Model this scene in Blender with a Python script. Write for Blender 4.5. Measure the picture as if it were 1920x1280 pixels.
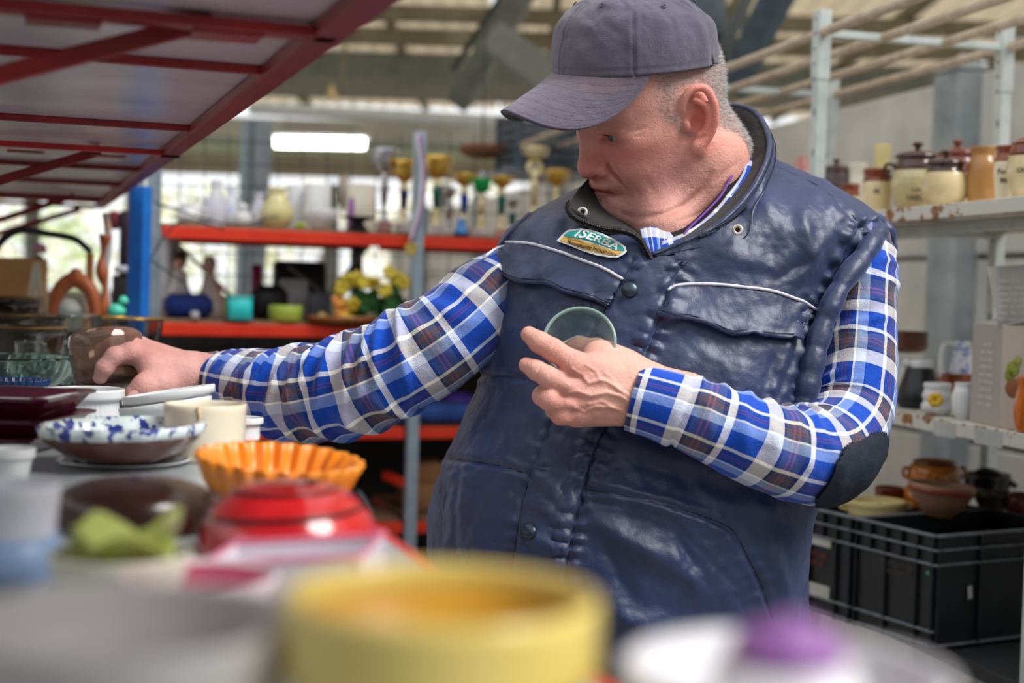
import bpy, math, random, time
import numpy as np
from mathutils import Vector, Matrix
from mathutils.bvhtree import BVHTree
for _o in list(bpy.data.objects): bpy.data.objects.remove(_o)
SC = bpy.context.scene
COL = SC.collection
random.seed(7); RNG = np.random.default_rng(7)
# ------------------------------------------------------------------ camera, sky, sun, exposure
FPX = 2666.7
_p = math.radians(2.04); _r = math.radians(1.6)
_r0 = np.array([1, 0, 0.]); _u0 = np.array([0, math.sin(_p), math.cos(_p)])
FW = np.array([0, math.cos(_p), -math.sin(_p)])
RT = _r0*math.cos(_r)+_u0*math.sin(_r)
UP = _u0*math.cos(_r)-_r0*math.sin(_r)
EYE = np.array([0, 0, 1.37])
cam = bpy.data.cameras.new('camera'); camo = bpy.data.objects.new('camera', cam); COL.objects.link(camo)
camo.matrix_world = Matrix(((RT[0], UP[0], -FW[0], EYE[0]), (RT[1], UP[1], -FW[1], EYE[1]), (RT[2], UP[2], -FW[2], EYE[2]), (0, 0, 0, 1)))
cam.lens = 50; cam.sensor_width = 36; cam.clip_start = .02; cam.clip_end = 200
cam.dof.use_dof = True; cam.dof.focus_distance = 1.52; cam.dof.aperture_fstop = 3.9; cam.dof.aperture_blades = 9
SC.camera = camo
SC.view_settings.view_transform = 'Standard'; SC.view_settings.look = 'None'
SC.view_settings.exposure = 0.28; SC.view_settings.gamma = 1.0; SC.view_settings.use_curve_mapping = False
world = bpy.data.worlds.new('overcast_sky'); SC.world = world; world.use_nodes = True
_wn = world.node_tree; _wn.nodes.clear()
_bg = _wn.nodes.new('ShaderNodeBackground'); _wo = _wn.nodes.new('ShaderNodeOutputWorld')
_bg.inputs[0].default_value = (.95, .975, 1.0, 1); _bg.inputs[1].default_value = 1.0
_wn.links.new(_bg.outputs[0], _wo.inputs[0])
_s = bpy.data.lights.new('daylight', 'SUN'); _so = bpy.data.objects.new('daylight', _s); COL.objects.link(_so)
_s.energy = 3.4; _s.angle = math.radians(28); _s.color = (1, .985, .96)
_so.rotation_euler = Vector((-.75, .35, -.95)).to_track_quat('-Z', 'Y').to_euler(); _so.location = (3, -2, 5)

# ------------------------------------------------------------------ geometry of the place
def ray(x, y): return FW+(x-960)/FPX*RT-(y-640)/FPX*UP
def P(x, y, d): return EYE+d*ray(x, y)
def proj(V):
    q = np.asarray(V)-EYE; d = q@FW
    return np.stack([960+FPX*(q@RT)/d, 640-FPX*(q@UP)/d, d], -1)
def onz(x, y, z):
    r = ray(x, y); return EYE+r*((z-EYE[2])/r[2])
def basis(yaw):
    a = math.radians(yaw); return np.array([math.cos(a), -math.sin(a), 0]), np.array([math.sin(a), math.cos(a), 0])
def onw(x, y, yaw, w):
    n, u = basis(yaw); r = ray(x, y); return EYE+r*(w/(r@n))
YR, YA = -19.6, -14.04
NR, UR = basis(YR); NA, UA = basis(YA)
ZV = np.array([0, 0, 1.])

# ------------------------------------------------------------------ materials
def lin(c):
    c = np.array(c[:3], float)/255.
    return tuple(np.where(c <= .04045, c/12.92, ((c+.055)/1.055)**2.4))+(1,)
MATS = {}
class NT:
    def __init__(s, name):
        s.m = bpy.data.materials.new(name); s.m.use_nodes = True; s.t = s.m.node_tree; s.t.nodes.clear()
        s.o = s.t.nodes.new('ShaderNodeOutputMaterial'); s.b = s.t.nodes.new('ShaderNodeBsdfPrincipled')
        s.t.links.new(s.b.outputs[0], s.o.inputs[0])
    def n(s, typ, **k):
        nd = s.t.nodes.new(typ)
        for a, v in k.items(): setattr(nd, a, v)
        return nd
    def l(s, a, b): s.t.links.new(a, b)
    def math(s, op, a, b=None, c=None):
        nd = s.n('ShaderNodeMath', operation=op)
        for i, v in enumerate((a, b, c)):
            if v is None: continue
            if hasattr(v, 'links'): s.l(v, nd.inputs[i])
            else: nd.inputs[i].default_value = v
        return nd.outputs[0]
    def mix(s, f, a, b, mode='MIX'):
        nd = s.n('ShaderNodeMix', data_type='RGBA', blend_type=mode)
        for i, v in ((0, f), (6, a), (7, b)):
            if hasattr(v, 'links'): s.l(v, nd.inputs[i])
            else: nd.inputs[i].default_value = v
        return nd.outputs[2]
    def ramp(s, f, stops, interp='LINEAR'):
        nd = s.n('ShaderNodeValToRGB'); r = nd.color_ramp; r.interpolation = interp
        while len(r.elements) > 1: r.elements.remove(r.elements[0])
        r.elements[0].position = stops[0][0]; r.elements[0].color = stops[0][1]
        for p, c in stops[1:]:
            e = r.elements.new(p); e.color = c
        s.l(f, nd.inputs[0]); return nd.outputs[0]
    def noise(s, scale, detail=3, rough=.55, vec=None):
        nd = s.n('ShaderNodeTexNoise'); nd.inputs['Scale'].default_value = scale
        nd.inputs['Detail'].default_value = detail; nd.inputs['Roughness'].default_value = rough
        s.l(vec if vec is not None else s.geo(), nd.inputs['Vector']); return nd.outputs['Fac']
    def geo(s):
        if not hasattr(s, '_g'): s._g = s.n('ShaderNodeNewGeometry').outputs['Position']
        return s._g
    def bump(s, h, dist, strength=1.):
        nd = s.n('ShaderNodeBump'); nd.inputs['Distance'].default_value = dist; nd.inputs['Strength'].default_value = strength
        s.l(h, nd.inputs['Height']); s.l(nd.outputs[0], s.b.inputs['Normal']); return nd
    def set(s, **k):
        for a, v in k.items():
            a = {'rough': 'Roughness', 'metal': 'Metallic', 'col': 'Base Color', 'trans': 'Transmission Weight', 'ior': 'IOR', 'sheen': 'Sheen Weight',
                 'coat': 'Coat Weight', 'sss': 'Subsurface Weight', 'spec': 'Specular IOR Level', 'alpha': 'Alpha'}.get(a, a)
            if hasattr(v, 'links'): s.l(v, s.b.inputs[a])
            else: s.b.inputs[a].default_value = v
def M(name, c, rough=.5, metal=0., c2=None, scale=20, lo=.35, hi=.7, bump=0., bscale=200, coat=0., trans=0., sheen=0., spec=.5, ior=1.45, sss=0.):
    if name in MATS: return MATS[name]
    t = NT(name)
    a = lin(c); b = lin(c2) if c2 else tuple(x*.82 for x in a[:3])+(1,)
    f = t.noise(scale, 4)
    t.set(col=t.ramp(f, [(lo, b), (hi, a)]), rough=rough, metal=metal, coat=coat, trans=trans, sheen=sheen, spec=spec, ior=ior)
    if sss:
        t.set(sss=sss); t.b.inputs['Subsurface Radius'].default_value = (.01, .004, .002); t.b.inputs['Subsurface Scale'].default_value = .5
    if bump: t.bump(t.noise(bscale, 3), bump)
    MATS[name] = t.m; return t.m
def EMIT(name, c, s):
    if name in MATS: return MATS[name]
    t = NT(name); t.set(col=(0, 0, 0, 1)); t.b.inputs['Emission Color'].default_value = lin(c); t.b.inputs['Emission Strength'].default_value = s
    MATS[name] = t.m; return t.m

# ------------------------------------------------------------------ meshes: lists (verts, faces) in world coordinates
def cat(*ms):
    V = []; Fs = []; o = 0
    for v, f in ms:
        V.append(np.asarray(v, float)); Fs += [tuple(i+o for i in q) for q in f]; o += len(v)
    return np.concatenate(V), Fs
def xf(m, loc=(0, 0, 0), R=None, s=1.):
    v = np.asarray(m[0], float)*s
    if R is not None: v = v@np.asarray(R).T
    return v+np.asarray(loc), m[1]
def rz(deg): a = math.radians(deg); return np.array([[math.cos(a), -math.sin(a), 0], [math.sin(a), math.cos(a), 0], [0, 0, 1.]])
def rax(axis, deg): return np.array(Matrix.Rotation(math.radians(deg), 3, Vector(axis)))
def zto(axis):
    z = np.array(axis, float); z /= np.linalg.norm(z)
    x = np.cross([0, 1, 0] if abs(z[1]) < .9 else [1, 0, 0], z); x /= np.linalg.norm(x)
    return np.stack([x, np.cross(z, x), z], 1)
def box(c, e, R=None, bev=0.):
    """box with half-open chamfered edges: centre c, full size e"""
    e = np.array(e, float)/2; b = min(bev, e.min()*.9)
    if b <= 0:
        v = np.array([[x, y, z] for x in (-1, 1) for y in (-1, 1) for z in (-1, 1)])*e
        f = [(0, 1, 3, 2), (4, 6, 7, 5), (0, 4, 5, 1), (2, 3, 7, 6), (0, 2, 6, 4), (1, 5, 7, 3)]
        return xf((v, f), c, R)
    v = []; idx = {}
    for sx in (-1, 1):
        for sy in (-1, 1):
            for sz in (-1, 1):
                for a in range(3):
                    q = np.array([sx, sy, sz])*(e-b); q[a] += (sx, sy, sz)[a]*b
                    idx[(sx, sy, sz, a)] = len(v); v.append(q)
    f = []
    for a in range(3):
        o = [i for i in range(3) if i != a]
        for s in (-1, 1):
            ring = []
            for (p, q) in ((-1, -1), (1, -1), (1, 1), (-1, 1)):
                k = [0, 0, 0]; k[a] = s; k[o[0]] = p; k[o[1]] = q; ring.append(idx[(*k, a)])
            f.append(tuple(ring if (s > 0) != (a == 1) else ring[::-1]))
            for t in (-1, 1):   # edge chamfer between axis a,s and the next axis, t
                a2 = (a+1) % 3; a3 = (a+2) % 3; r = []
                for w, ax in ((-1, a), (1, a), (1, a2), (-1, a2)):
                    k = [0, 0, 0]; k[a] = s; k[a2] = t; k[a3] = w; r.append(idx[(*k, ax)])
                f.append(tuple(r if s*t < 0 else r[::-1]))
    for sx in (-1, 1):
        for sy in (-1, 1):
            for sz in (-1, 1):
                r = [idx[(sx, sy, sz, a)] for a in range(3)]; f.append(tuple(r if sx*sy*sz > 0 else r[::-1]))
    return xf((np.array(v), f), c, R)
def bar(a, b, w, h, up=(0, 0, 1), bev=0.):
    a = np.array(a, float); b = np.array(b, float); d = b-a; L = np.linalg.norm(d); y = d/L
    u = np.array(up, float); x = np.cross(y, u); x /= np.linalg.norm(x); z = np.cross(x, y)
    return box((a+b)/2, (w, L, h), np.stack([x, y, z], 1), bev)
def lathe(prof, n=32, loc=(0, 0, 0), R=None, s=1., warp=None):
    v = []; k = len(prof)
    for i in range(n):
        a = 2*math.pi*i/n
        for j, (r, z) in enumerate(prof):
            rr = r*(1+(warp(a, j/(k-1), z) if warp else 0)); v.append((rr*math.cos(a), rr*math.sin(a), z))
    f = [(i*k+j, (i+1) % n*k+j, (i+1) % n*k+j+1, i*k+j+1) for i in range(n) for j in range(k-1) if not (prof[j][0] < 1e-6 and prof[j+1][0] < 1e-6)]
    return xf((np.array(v), f), loc, R, s)
def vessel(pts, t):
    """closed profile of a hollow pot: outer wall bottom to rim, then the inner wall back down"""
    z0 = pts[0][1]; o = [(0, z0)]+list(pts); (r1, z1) = pts[-1]
    inn = [(max(r-t, .001), max(z, z0+t)) for r, z in pts[::-1]]; inn[0] = (r1-t, z1)
    return o+[(r1-.3*t, z1+.35*t), (r1-.7*t, z1+.35*t)]+inn+[(0, z0+t)]
def smooth_path(pts, n):
    """Catmull-Rom through pts (rows may carry extra columns)"""
    p = np.array(pts, float); m = len(p); q = np.vstack([2*p[0]-p[1], p, 2*p[-1]-p[-2]])
    t = np.linspace(0, m-1-1e-9, n); i = t.astype(int); u = (t-i)[:, None]
    a, b, c, d = q[i], q[i+1], q[i+2], q[i+3]
    return .5*((2*b)+(-a+c)*u+(2*a-5*b+4*c-d)*u*u+(-a+3*b-3*c+d)*u**3)
def tube(pts, r, n=8, caps=True, closed=False):
    p = np.array(pts, float); m = len(p); r = np.full(m, r) if np.isscalar(r) else np.array(r)
    T = np.gradient(p, axis=0) if not closed else np.roll(p, -1, 0)-np.roll(p, 1, 0)
    T /= np.linalg.norm(T, axis=1)[:, None]+1e-12
    x = np.cross(T[0], [0, 0, 1.]);
    if np.linalg.norm(x) < .05: x = np.cross(T[0], [1., 0, 0])
    v = []
    for i in range(m):
        x = x-T[i]*(x@T[i]); x /= np.linalg.norm(x); y = np.cross(T[i], x)
        for k in range(n):
            a = 2*math.pi*k/n; v.append(p[i]+r[i]*(math.cos(a)*x+math.sin(a)*y))
    f = [(i % m*n+k, i % m*n+(k+1) % n, (i+1) % m*n+(k+1) % n, (i+1) % m*n+k) for i in range(m if closed else m-1) for k in range(n)]
    if caps and not closed: f += [tuple(range(n))[::-1], tuple((m-1)*n+k for k in range(n))]
    return np.array(v), f
def sheet(A, n=None):
    """grid of points (rows, cols, 3) -> quads"""
    A = np.asarray(A, float); r, c = A.shape[:2]
    return A.reshape(-1, 3), [(i*c+j, i*c+j+1, (i+1)*c+j+1, (i+1)*c+j) for i in range(r-1) for j in range(c-1)]
def slab(A, t, out=None):
    """closed slab from a point grid, thickness t along -normal"""
    A = np.asarray(A, float); r, c = A.shape[:2]
    du = np.gradient(A, axis=0); dv = np.gradient(A, axis=1); N = np.cross(du, dv); N /= np.linalg.norm(N, axis=2)[..., None]+1e-12
    if out is not None and (N.reshape(-1, 3)@np.asarray(out)).mean() < 0: N = -N
    B = A-N*t; v1, f1 = sheet(A); v2, f2 = sheet(B); o = r*c
    f = [q for q in f1]+[tuple(i+o for i in q[::-1]) for q in f2]
    e = [i*c for i in range(r)]; w = [i*c+c-1 for i in range(r)]; tp = list(range(c)); bt = [(r-1)*c+j for j in range(c)]
    for L, s in ((e, 1), (w, -1), (tp, -1), (bt, 1)):
        for a, b in zip(L[:-1], L[1:]):
            q = (a, b, b+o, a+o); f.append(q if s > 0 else q[::-1])
    return np.vstack([v1, v2]), f
def ring_fill(ring_pts):  # polygon fan
    return np.array(ring_pts), [tuple(range(len(ring_pts)))]
def prism(poly, h, loc=(0, 0, 0), R=None):
    n = len(poly); v = [(x, y, 0) for x, y in poly]+[(x, y, h) for x, y in poly]
    f = [tuple(range(n))[::-1], tuple(range(n, 2*n))]+[(i, (i+1) % n, (i+1) % n+n, i+n) for i in range(n)]
    return xf((np.array(v, float), f), loc, R)

# ------------------------------------------------------------------ objects
WO = {}
def link(name, m, mat, parent=None, smooth=True, uv=None, attr=None, angle=None, fix=True):
    V = np.asarray(m[0], float); me = bpy.data.meshes.new(name)
    if parent is not None: off = WO[parent.name]
    else: off = np.array([(V[:, 0].min()+V[:, 0].max())/2, (V[:, 1].min()+V[:, 1].max())/2, V[:, 2].min()])
    me.from_pydata((V-off).tolist(), [], [tuple(int(i) for i in f) for f in m[1]]); me.update()
    for mt in (mat if isinstance(mat, (list, tuple)) else [mat]): me.materials.append(mt)
    if fix:
        import bmesh
        b = bmesh.new(); b.from_mesh(me); bmesh.ops.recalc_face_normals(b, faces=b.faces); b.to_mesh(me); b.free()
    if smooth:
        me.polygons.foreach_set('use_smooth', [True]*len(me.polygons))
        if angle: me.set_sharp_from_angle(angle=math.radians(angle))
    for k, a in (attr or {}).items():
        a = np.asarray(a, np.float32)
        if a.ndim == 1: at = me.attributes.new(k, 'FLOAT', 'POINT'); at.data.foreach_set('value', a)
        else:
            at = me.attributes.new(k, 'FLOAT_COLOR', 'POINT'); c = np.ones((len(a), 4), np.float32); c[:, :3] = a; at.data.foreach_set('color', c.ravel())
    o = bpy.data.objects.new(name, me); COL.objects.link(o)
    if parent is not None: o.parent = parent; WO[o.name] = off
    else: o.location = off; WO[o.name] = off
    return o
def thing(name, label, cat_, loc, group=None):
    o = bpy.data.objects.new(name, None); o.empty_display_size = .05; COL.objects.link(o); o.location = loc
    o['label'] = label; o['category'] = cat_
    if group: o['group'] = group
    WO[o.name] = np.array(loc, float); return o
def solo(name, m, mat, label, cat_, group=None, kind=None, **k):
    o = link(name, m, mat, **k); o['label'] = label; o['category'] = cat_
    if group: o['group'] = group
    if kind: o['kind'] = kind
    return o
def struct(name, m, mat, parent=None, label=None, **k):
    k.setdefault('smooth', False)
    o = link(name, m, mat, parent=parent, **k)
    if parent is None: o['kind'] = 'structure'
    if label: o['label'] = label
    return o
def sstruct(name, loc):
    o = bpy.data.objects.new(name, None); COL.objects.link(o); o.location = loc; o['kind'] = 'structure'; WO[o.name] = np.array(loc, float); return o
def text_mesh(s, size=1., shear=0., bold=0.):
    cu = bpy.data.curves.new('lettering', 'FONT'); cu.body = s; cu.size = size; cu.shear = shear; cu.offset = bold*size; cu.resolution_u = 3
    cu.align_x = 'CENTER'; cu.align_y = 'CENTER'
    o = bpy.data.objects.new('lettering', cu); COL.objects.link(o)
    bpy.context.view_layer.update()
    e = o.evaluated_get(bpy.context.evaluated_depsgraph_get()); me = e.to_mesh()
    v = np.array([q.co[:] for q in me.vertices]); f = [tuple(p.vertices) for p in me.polygons]
    e.to_mesh_clear(); bpy.data.objects.remove(o); bpy.data.curves.remove(cu)
    return v, f
def vnoise(p, seed=0, octv=3, freq=1.):
    """cheap smooth pseudo-noise from rotated sines with domain warp, roughly -1..1"""
    r = np.random.default_rng(seed); p = np.asarray(p, float)*freq; out = 0; amp = 1.; tot = 0
    for o in range(octv):
        q = p.copy()
        for k in range(2):
            D = r.normal(size=(p.shape[1], p.shape[1])); q = q+.6*np.sin(q@D+r.uniform(0, 6, p.shape[1]))
        D = r.normal(size=(p.shape[1], 3)); out = out+amp*np.sin(q@D+r.uniform(0, 6, 3)).mean(1)*1.6; tot += amp; amp *= .5; p = p*2.03
    return out/tot
# ================================================================== THE HALL
def WR(w, s, z, N=NR, U=UR): return N*w+U*s+ZV*z
CONC = M('weathered_concrete', (226, 224, 218), .9, c2=(192, 192, 188), scale=5, lo=.3, hi=.75, bump=.003, bscale=60)
CONCP = M('concrete_post', (178, 186, 188), .9, c2=(136, 146, 150), scale=9, lo=.3, hi=.7, bump=.003, bscale=70)
t = NT('roof_sheet'); t.set(col=t.ramp(t.noise(3, 4), [(.3, lin((150, 144, 134))), (.7, lin((204, 198, 188)))]), rough=.7); _tr = t.n('ShaderNodeBsdfTranslucent'); _tr.inputs[0].default_value = lin((236, 226, 208)); _mx = t.n('ShaderNodeMixShader'); _mx.inputs[0].default_value = .55; t.l(t.b.outputs[0], _mx.inputs[1]); t.l(_tr.outputs[0], _mx.inputs[2]); t.l(_mx.outputs[0], t.o.inputs[0]); ROOF = t.m
GALV = M('galvanised_steel', (150, 162, 172), .45, c2=(124, 136, 148), scale=30, metal=.35)
STEELB = M('blue_grey_steel', (104, 120, 134), .5, c2=(84, 100, 114), scale=20, metal=.2)
STEELG = M('green_grey_steel', (126, 132, 126), .6, c2=(104, 108, 102), scale=12)
OLIVE = M('olive_beam', (142, 136, 114), .8, c2=(116, 110, 90), scale=8)
FLOORM = M('grey_concrete_floor', (176, 170, 162), .8, c2=(146, 142, 136), scale=3, bump=.001)
struct('floor', box((0, 9, -.05), (40, 42, .1)), FLOORM)
# right-hand wall of stacked concrete slabs between posts
wr_ = sstruct('wall_right', WR(2.1, 3.5, 0, NA, UA))
RA_ = np.stack([NA, UA, ZV], 1)
def wbox(w, s, z, ew, es, ez, N=NA, U=UA, bev=.0): return box(N*w+U*s+ZV*z, (ew, es, ez), np.stack([N, U, ZV], 1), bev)
for b in range(7):
    s0 = -.5+2.0*b
    for k in range(4):
        link('concrete_slab', wbox(2.16+.003*((b*3+k) % 3), s0+1.0, .25+.5*k-.005, .05, 1.86, .488, bev=.006), CONC, wr_, smooth=False)
    p = cat(wbox(2.12, s0, 1.0, .10, .14, 2.0, bev=.012), (np.array([WR(2.07, s0-.07, 2.0, NA, UA), WR(2.17, s0-.07, 2.0, NA, UA), WR(2.17, s0+.07, 2.0, NA, UA), WR(2.07, s0+.07, 2.0, NA, UA), WR(2.12, s0, 2.055, NA, UA)]), [(0, 1, 4), (1, 2, 4), (2, 3, 4), (3, 0, 4)]))
    link('concrete_post', p, CONCP, wr_, smooth=False)
link('backing', wbox(2.20, 6.5, .99, .02, 14., 1.98), CONC, wr_, smooth=False)
struct('unseen_wall_front', box((1., -3.6, 1.7), (14, .12, 3.4)), M('grey_cladding', (150, 148, 142), .9, c2=(130, 128, 124), scale=3))  # unseen wall added behind the camera to cut the low sky light
struct('unseen_wall_left', box((-5.2, 0.6, 1.3), (.12, 8.4, 2.6)), M('grey_cladding', (150, 148, 142), .9, c2=(130, 128, 124), scale=3))  # unseen side wall, put in to hold back sky light from the left
# back of the hall: header above an open side, low wall beneath
DB = 15.5
hd = sstruct('wall_back', P(700, 545, DB)*[1, 1, 0])
def xbar(y0, y1, d, x0, x1, dep, m, name, parent): # horizontal member from pixel rows, level
    c = P((x0+x1)/2, (y0+y1)/2, d); h = (y1-y0)/FPX*d; w_ = (x1-x0)/FPX*d
    return link(name, box(c, (w_, dep, h), None, .01), m, parent, smooth=False)
xbar(236, 276, DB, -400, 2400, .12, M('grey_fascia', (196, 196, 188), .8, c2=(178, 178, 170), scale=3), 'fascia_board', hd)
xbar(276, 306, DB+.1, -400, 2400, .1, M('pale_green_fascia', (206, 218, 190), .8, c2=(186, 198, 170), scale=3), 'fascia_board', hd)
xbar(306, 342, DB, -400, 2400, .2, M('brown_fascia', (168, 160, 138), .85, c2=(146, 138, 116), scale=3), 'fascia_board', hd)
xbar(560, 700, DB, -900, 2400, .2, M('low_wall_plaster', (150, 150, 140), .9, c2=(126, 126, 116), scale=3), 'low_wall', hd)
for x in (-250, 60, 250, 620, 830, 1010): link('wall_post', bar(P(x, 345, DB), P(x, 700, DB), .14, .14), STEELG, hd, smooth=False)
xr_ = sstruct('ceiling', P(900, 150, 10))
def rp(y, d): return EYE+np.array([0, d, (545-y)/FPX*d])
z0, z1 = 3.42, 3.72
def sheet_roof(x0, x1, y0, y1, n=90):
    A = np.zeros((2, n, 3)); xs = np.linspace(x0, x1, n)
    for j, x in enumerate(xs):
        for i, y in enumerate((y0, y1)): A[i, j] = (x, y, z0+.02+(DB-y)/(DB-5.)*(z1-z0)+.03*(j % 2))
    return slab(A, .01, (0, 0, -1))
for k in range(9):
    link('roof_sheet', sheet_roof(-9+2.2*k, -9+2.2*k+2.16, 3.4, DB+.8, 26), ROOF, xr_, smooth=False)
for k in range(4): link('roof_sheet', sheet_roof(1.1+1.3*k, 1.1+1.3*k+1.27, 1.7, 3.4, 16), ROOF, xr_, smooth=False)  # extra sheets out of view, added to shade the wall behind the right shelf
def beam_y(px_y, th_, m, name='roof_beam', dep=.12):
    zz = 3.36; d = (zz-1.37)*FPX/(545-px_y); link(name, box((1, d, zz-th_/2), (20, dep, th_)), m, xr_, smooth=False)
beam_y(64, .12, OLIVE); beam_y(110, .2, STEELG, dep=.2); beam_y(148, .22, M('pale_beam', (150, 150, 142), .7, c2=(128, 128, 120)), dep=.14); beam_y(176, .10, OLIVE); beam_y(22, .10, OLIVE)
for k in range(12): # rafters running away from us
    x = -6+1.25*k; link('rafter', bar((x, 6.2, 3.50), (x, DB, 3.30), .05, .09), OLIVE, xr_, smooth=False)
def girder(a, b, w, m, name='roof_truss', h=None): link(name, bar(P(*a), P(*b), w, h or w, up=-FW), m, xr_, smooth=False)
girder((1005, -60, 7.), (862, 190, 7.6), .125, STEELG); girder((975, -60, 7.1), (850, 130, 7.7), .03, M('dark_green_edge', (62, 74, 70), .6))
girder((925, 70, 6.6), (1180, 255, 6.4), .14, M('grey_brace', (138, 142, 140), .6)); girder((948, 66, 6.55), (1180, 228, 6.35), .03, M('lit_brace_edge', (222, 200, 140), .7))  # straw-coloured bar paints the brace's top edge as lit
girder((-300, 120, 9), (450, 178, 9), .05, STEELG); girder((640, 175, 8), (648, 75, 8), .02, OLIVE)
link('column', bar(P(1318, -200, 5.6), P(1318, 700, 5.6), .13, .13), STEELB, xr_, smooth=False)
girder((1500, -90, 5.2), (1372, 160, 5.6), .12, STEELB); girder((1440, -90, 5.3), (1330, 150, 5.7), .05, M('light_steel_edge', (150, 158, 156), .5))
link('column', bar(P(487, 225, 7.2), P(455, 640, 7.2)*[1, 1, 0], .10, .10), M('column_paint', (158, 170, 184), .5, c2=(138, 150, 164)), xr_, smooth=False)
link('column', bar(P(466, 225, 7.15), P(440, 640, 7.15)*[1, 1, 0], .05, .05), GALV, xr_, smooth=False)
# white pipe under the roof, strip light
solo('pipe', tube([P(470, 203, 8.6), P(720, 216, 8.4), P(1000, 232, 8.2), P(1230, 243, 8.1)], .038, 16), M('white_pipe', (222, 228, 232), .5), 'white round pipe running under the roof behind the cap', 'pipe')
lt = thing('strip_light', 'glowing white strip light hanging left of the trophies', 'lamp', P(600, 260, 9.5))
link('tube', tube([P(516, 266, 9.5), P(600, 267.5, 9.5), P(684, 269, 9.5)], .036, 14), EMIT('tube_glow', (255, 252, 244), 9.), lt)
link('housing', box(P(600, 256, 9.52), (.66, .06, .03), None, .005), M('white_enamel', (222, 226, 226), .5), lt, smooth=False)
for x in (540, 660): link('hanger', bar(P(x, 255, 9.52), P(x, 150, 9.52), .006, .006), STEELG, lt, smooth=False)
for x, y, d, r_ in ((622, 180, 9, .035),): solo('bulb_lamp', lathe([(0, -r_), (r_*.7, -r_*.7), (r_, 0), (r_*.7, r_*.7), (.012, r_*1.2), (.012, r_*2), (0, r_*2)], 16, P(x, y, d)), M('warm_glass', (226, 204, 140), .3), 'small round yellowish lamp hanging under the roof beams', 'lamp')
# trees outside
def tree(px, py, d, r_, cols, seed, label):
    t_ = thing('tree', label, 'tree', P(px, 545, d)*[1, 1, 0], 'trees outside the hall'); c = P(px, py, d)
    bpy_v = []; rr = np.random.default_rng(seed); n = 520; th_ = rr.uniform(0, 2*np.pi, n); ph = np.arccos(rr.uniform(-1, 1, n)); rad = r_*(.45+.55*rr.random(n)**.4)
    ctr = c+np.stack([np.sin(ph)*np.cos(th_)*rad, np.sin(ph)*np.sin(th_)*rad*.7, np.cos(ph)*rad*.9], 1); vs = []; fs = []
    for i in range(n):
        a = rr.normal(size=3); a /= np.linalg.norm(a); b = np.cross(a, rr.normal(size=3)); b /= np.linalg.norm(b); s_ = r_*rr.uniform(.05, .11); o = len(vs); vs += [ctr[i]-a*s_, ctr[i]+b*s_*.5, ctr[i]+a*s_, ctr[i]-b*s_*.5]; fs.append((o, o+1, o+2, o+3))
    f = link('foliage', (np.array(vs), fs), M('tree_leaf_%d' % cols, *[((230, 234, 184), .8), ((246, 242, 222), .8), ((200, 218, 156), .8)][cols]), t_, fix=False, smooth=False); f['kind'] = 'stuff'
    link('trunk', tube([c*[1, 1, 0], c*[1, 1, .5], c], [.12, .09, .05], 8), M('bark', (120, 104, 84), .9), t_)
for i, (x, y, d, r_, cc_, lab) in enumerate(((-150, 455, 20, 1.5, 1, 'pale tree outside, furthest to the left'), (70, 500, 24.5, 1.2, 2, 'greener tree outside behind the wooden box'), (230, 470, 29, 1.7, 1, 'cream-leaved tree outside left of the blue post'),
        (400, 480, 21, 1.2, 0, 'yellow-green tree outside behind the two dolls'), (600, 480, 25.5, 1.5, 1, 'cream-leaved tree outside behind the white planters'), (860, 480, 30, 2.0, 1, 'pale tree outside behind the trophies'))):
    tree(x, y, d, r_, cc_, i, lab)
# ================================================================== THE RED SHELF
RED = M('red_paint', (150, 28, 30), .38, c2=(118, 20, 24), scale=14, spec=.6, bump=.0006, bscale=90)
REDB = M('bright_red_paint', (206, 34, 28), .35, c2=(168, 26, 26), scale=14, spec=.6)
t = NT('dull_sheet_metal'); t.set(col=t.ramp(t.noise(7, 4), [(.3, lin((196, 192, 202))), (.7, lin((222, 218, 226)))]), rough=.26, metal=.3)
t.bump(t.noise(5, 2), .004); SHEETM = t.m
WED = .225; ZT = 1.545; SH = 1.22
shelf = thing('shelf_unit', 'long red-painted steel shelf unit with grey sheet shelves, along the left', 'shelf', WR(-.1, 1.8, 0))
RR_ = np.stack([NR, UR, ZV], 1)
def rb(w, s, z, ew, es, ez, bev=.0015): return box(NR*w+UR*s+ZV*z, (ew, es, ez), RR_, bev)
for s0, s1 in ((-.35, 1.029), (1.031, 2.049), (2.051, 3.259), (3.261, 3.66)):
    link('shelf_panel', rb(WED-.27, (s0+s1)/2, ZT+.0135, .54, s1-s0, .003, .0005), SHEETM, shelf, smooth=False)
for s0, s1 in ((-.35, 2.045), (2.05, 3.68)):
    link('edge_beam', rb(WED-.011, (s0+s1)/2, ZT+.006, .024, s1-s0, .012, .002), RED, shelf, smooth=False)
    link('edge_beam', rb(WED-.56, (s0+s1)/2, ZT+.006, .024, s1-s0, .012, .002), RED, shelf, smooth=False)
for s, th_, m in ((.40, .014, RED), (1.01, .021, RED), (1.232, .007, RED), (1.742, .007, RED), (2.045, .015, REDB), (2.43, .007, RED), (2.84, .007, RED), (3.26, .013, RED), (3.50, .007, RED), (3.66, .010, RED)):
    link('cross_bar', rb(WED-.28, s, ZT+.008-(.004 if th_ > .009 else 0), .55, th_, .008, .001), m, shelf, smooth=False)
link('open_tube_end', rb(WED-.012, 2.045, ZT-.001, .026, .012, .003, .0005), M('tube_hollow', (24, 10, 12), .7), shelf, smooth=False)
def onplane(px, py, s_): r_ = ray(px, py); return EYE+r_*(s_/(r_@UR))
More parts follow.
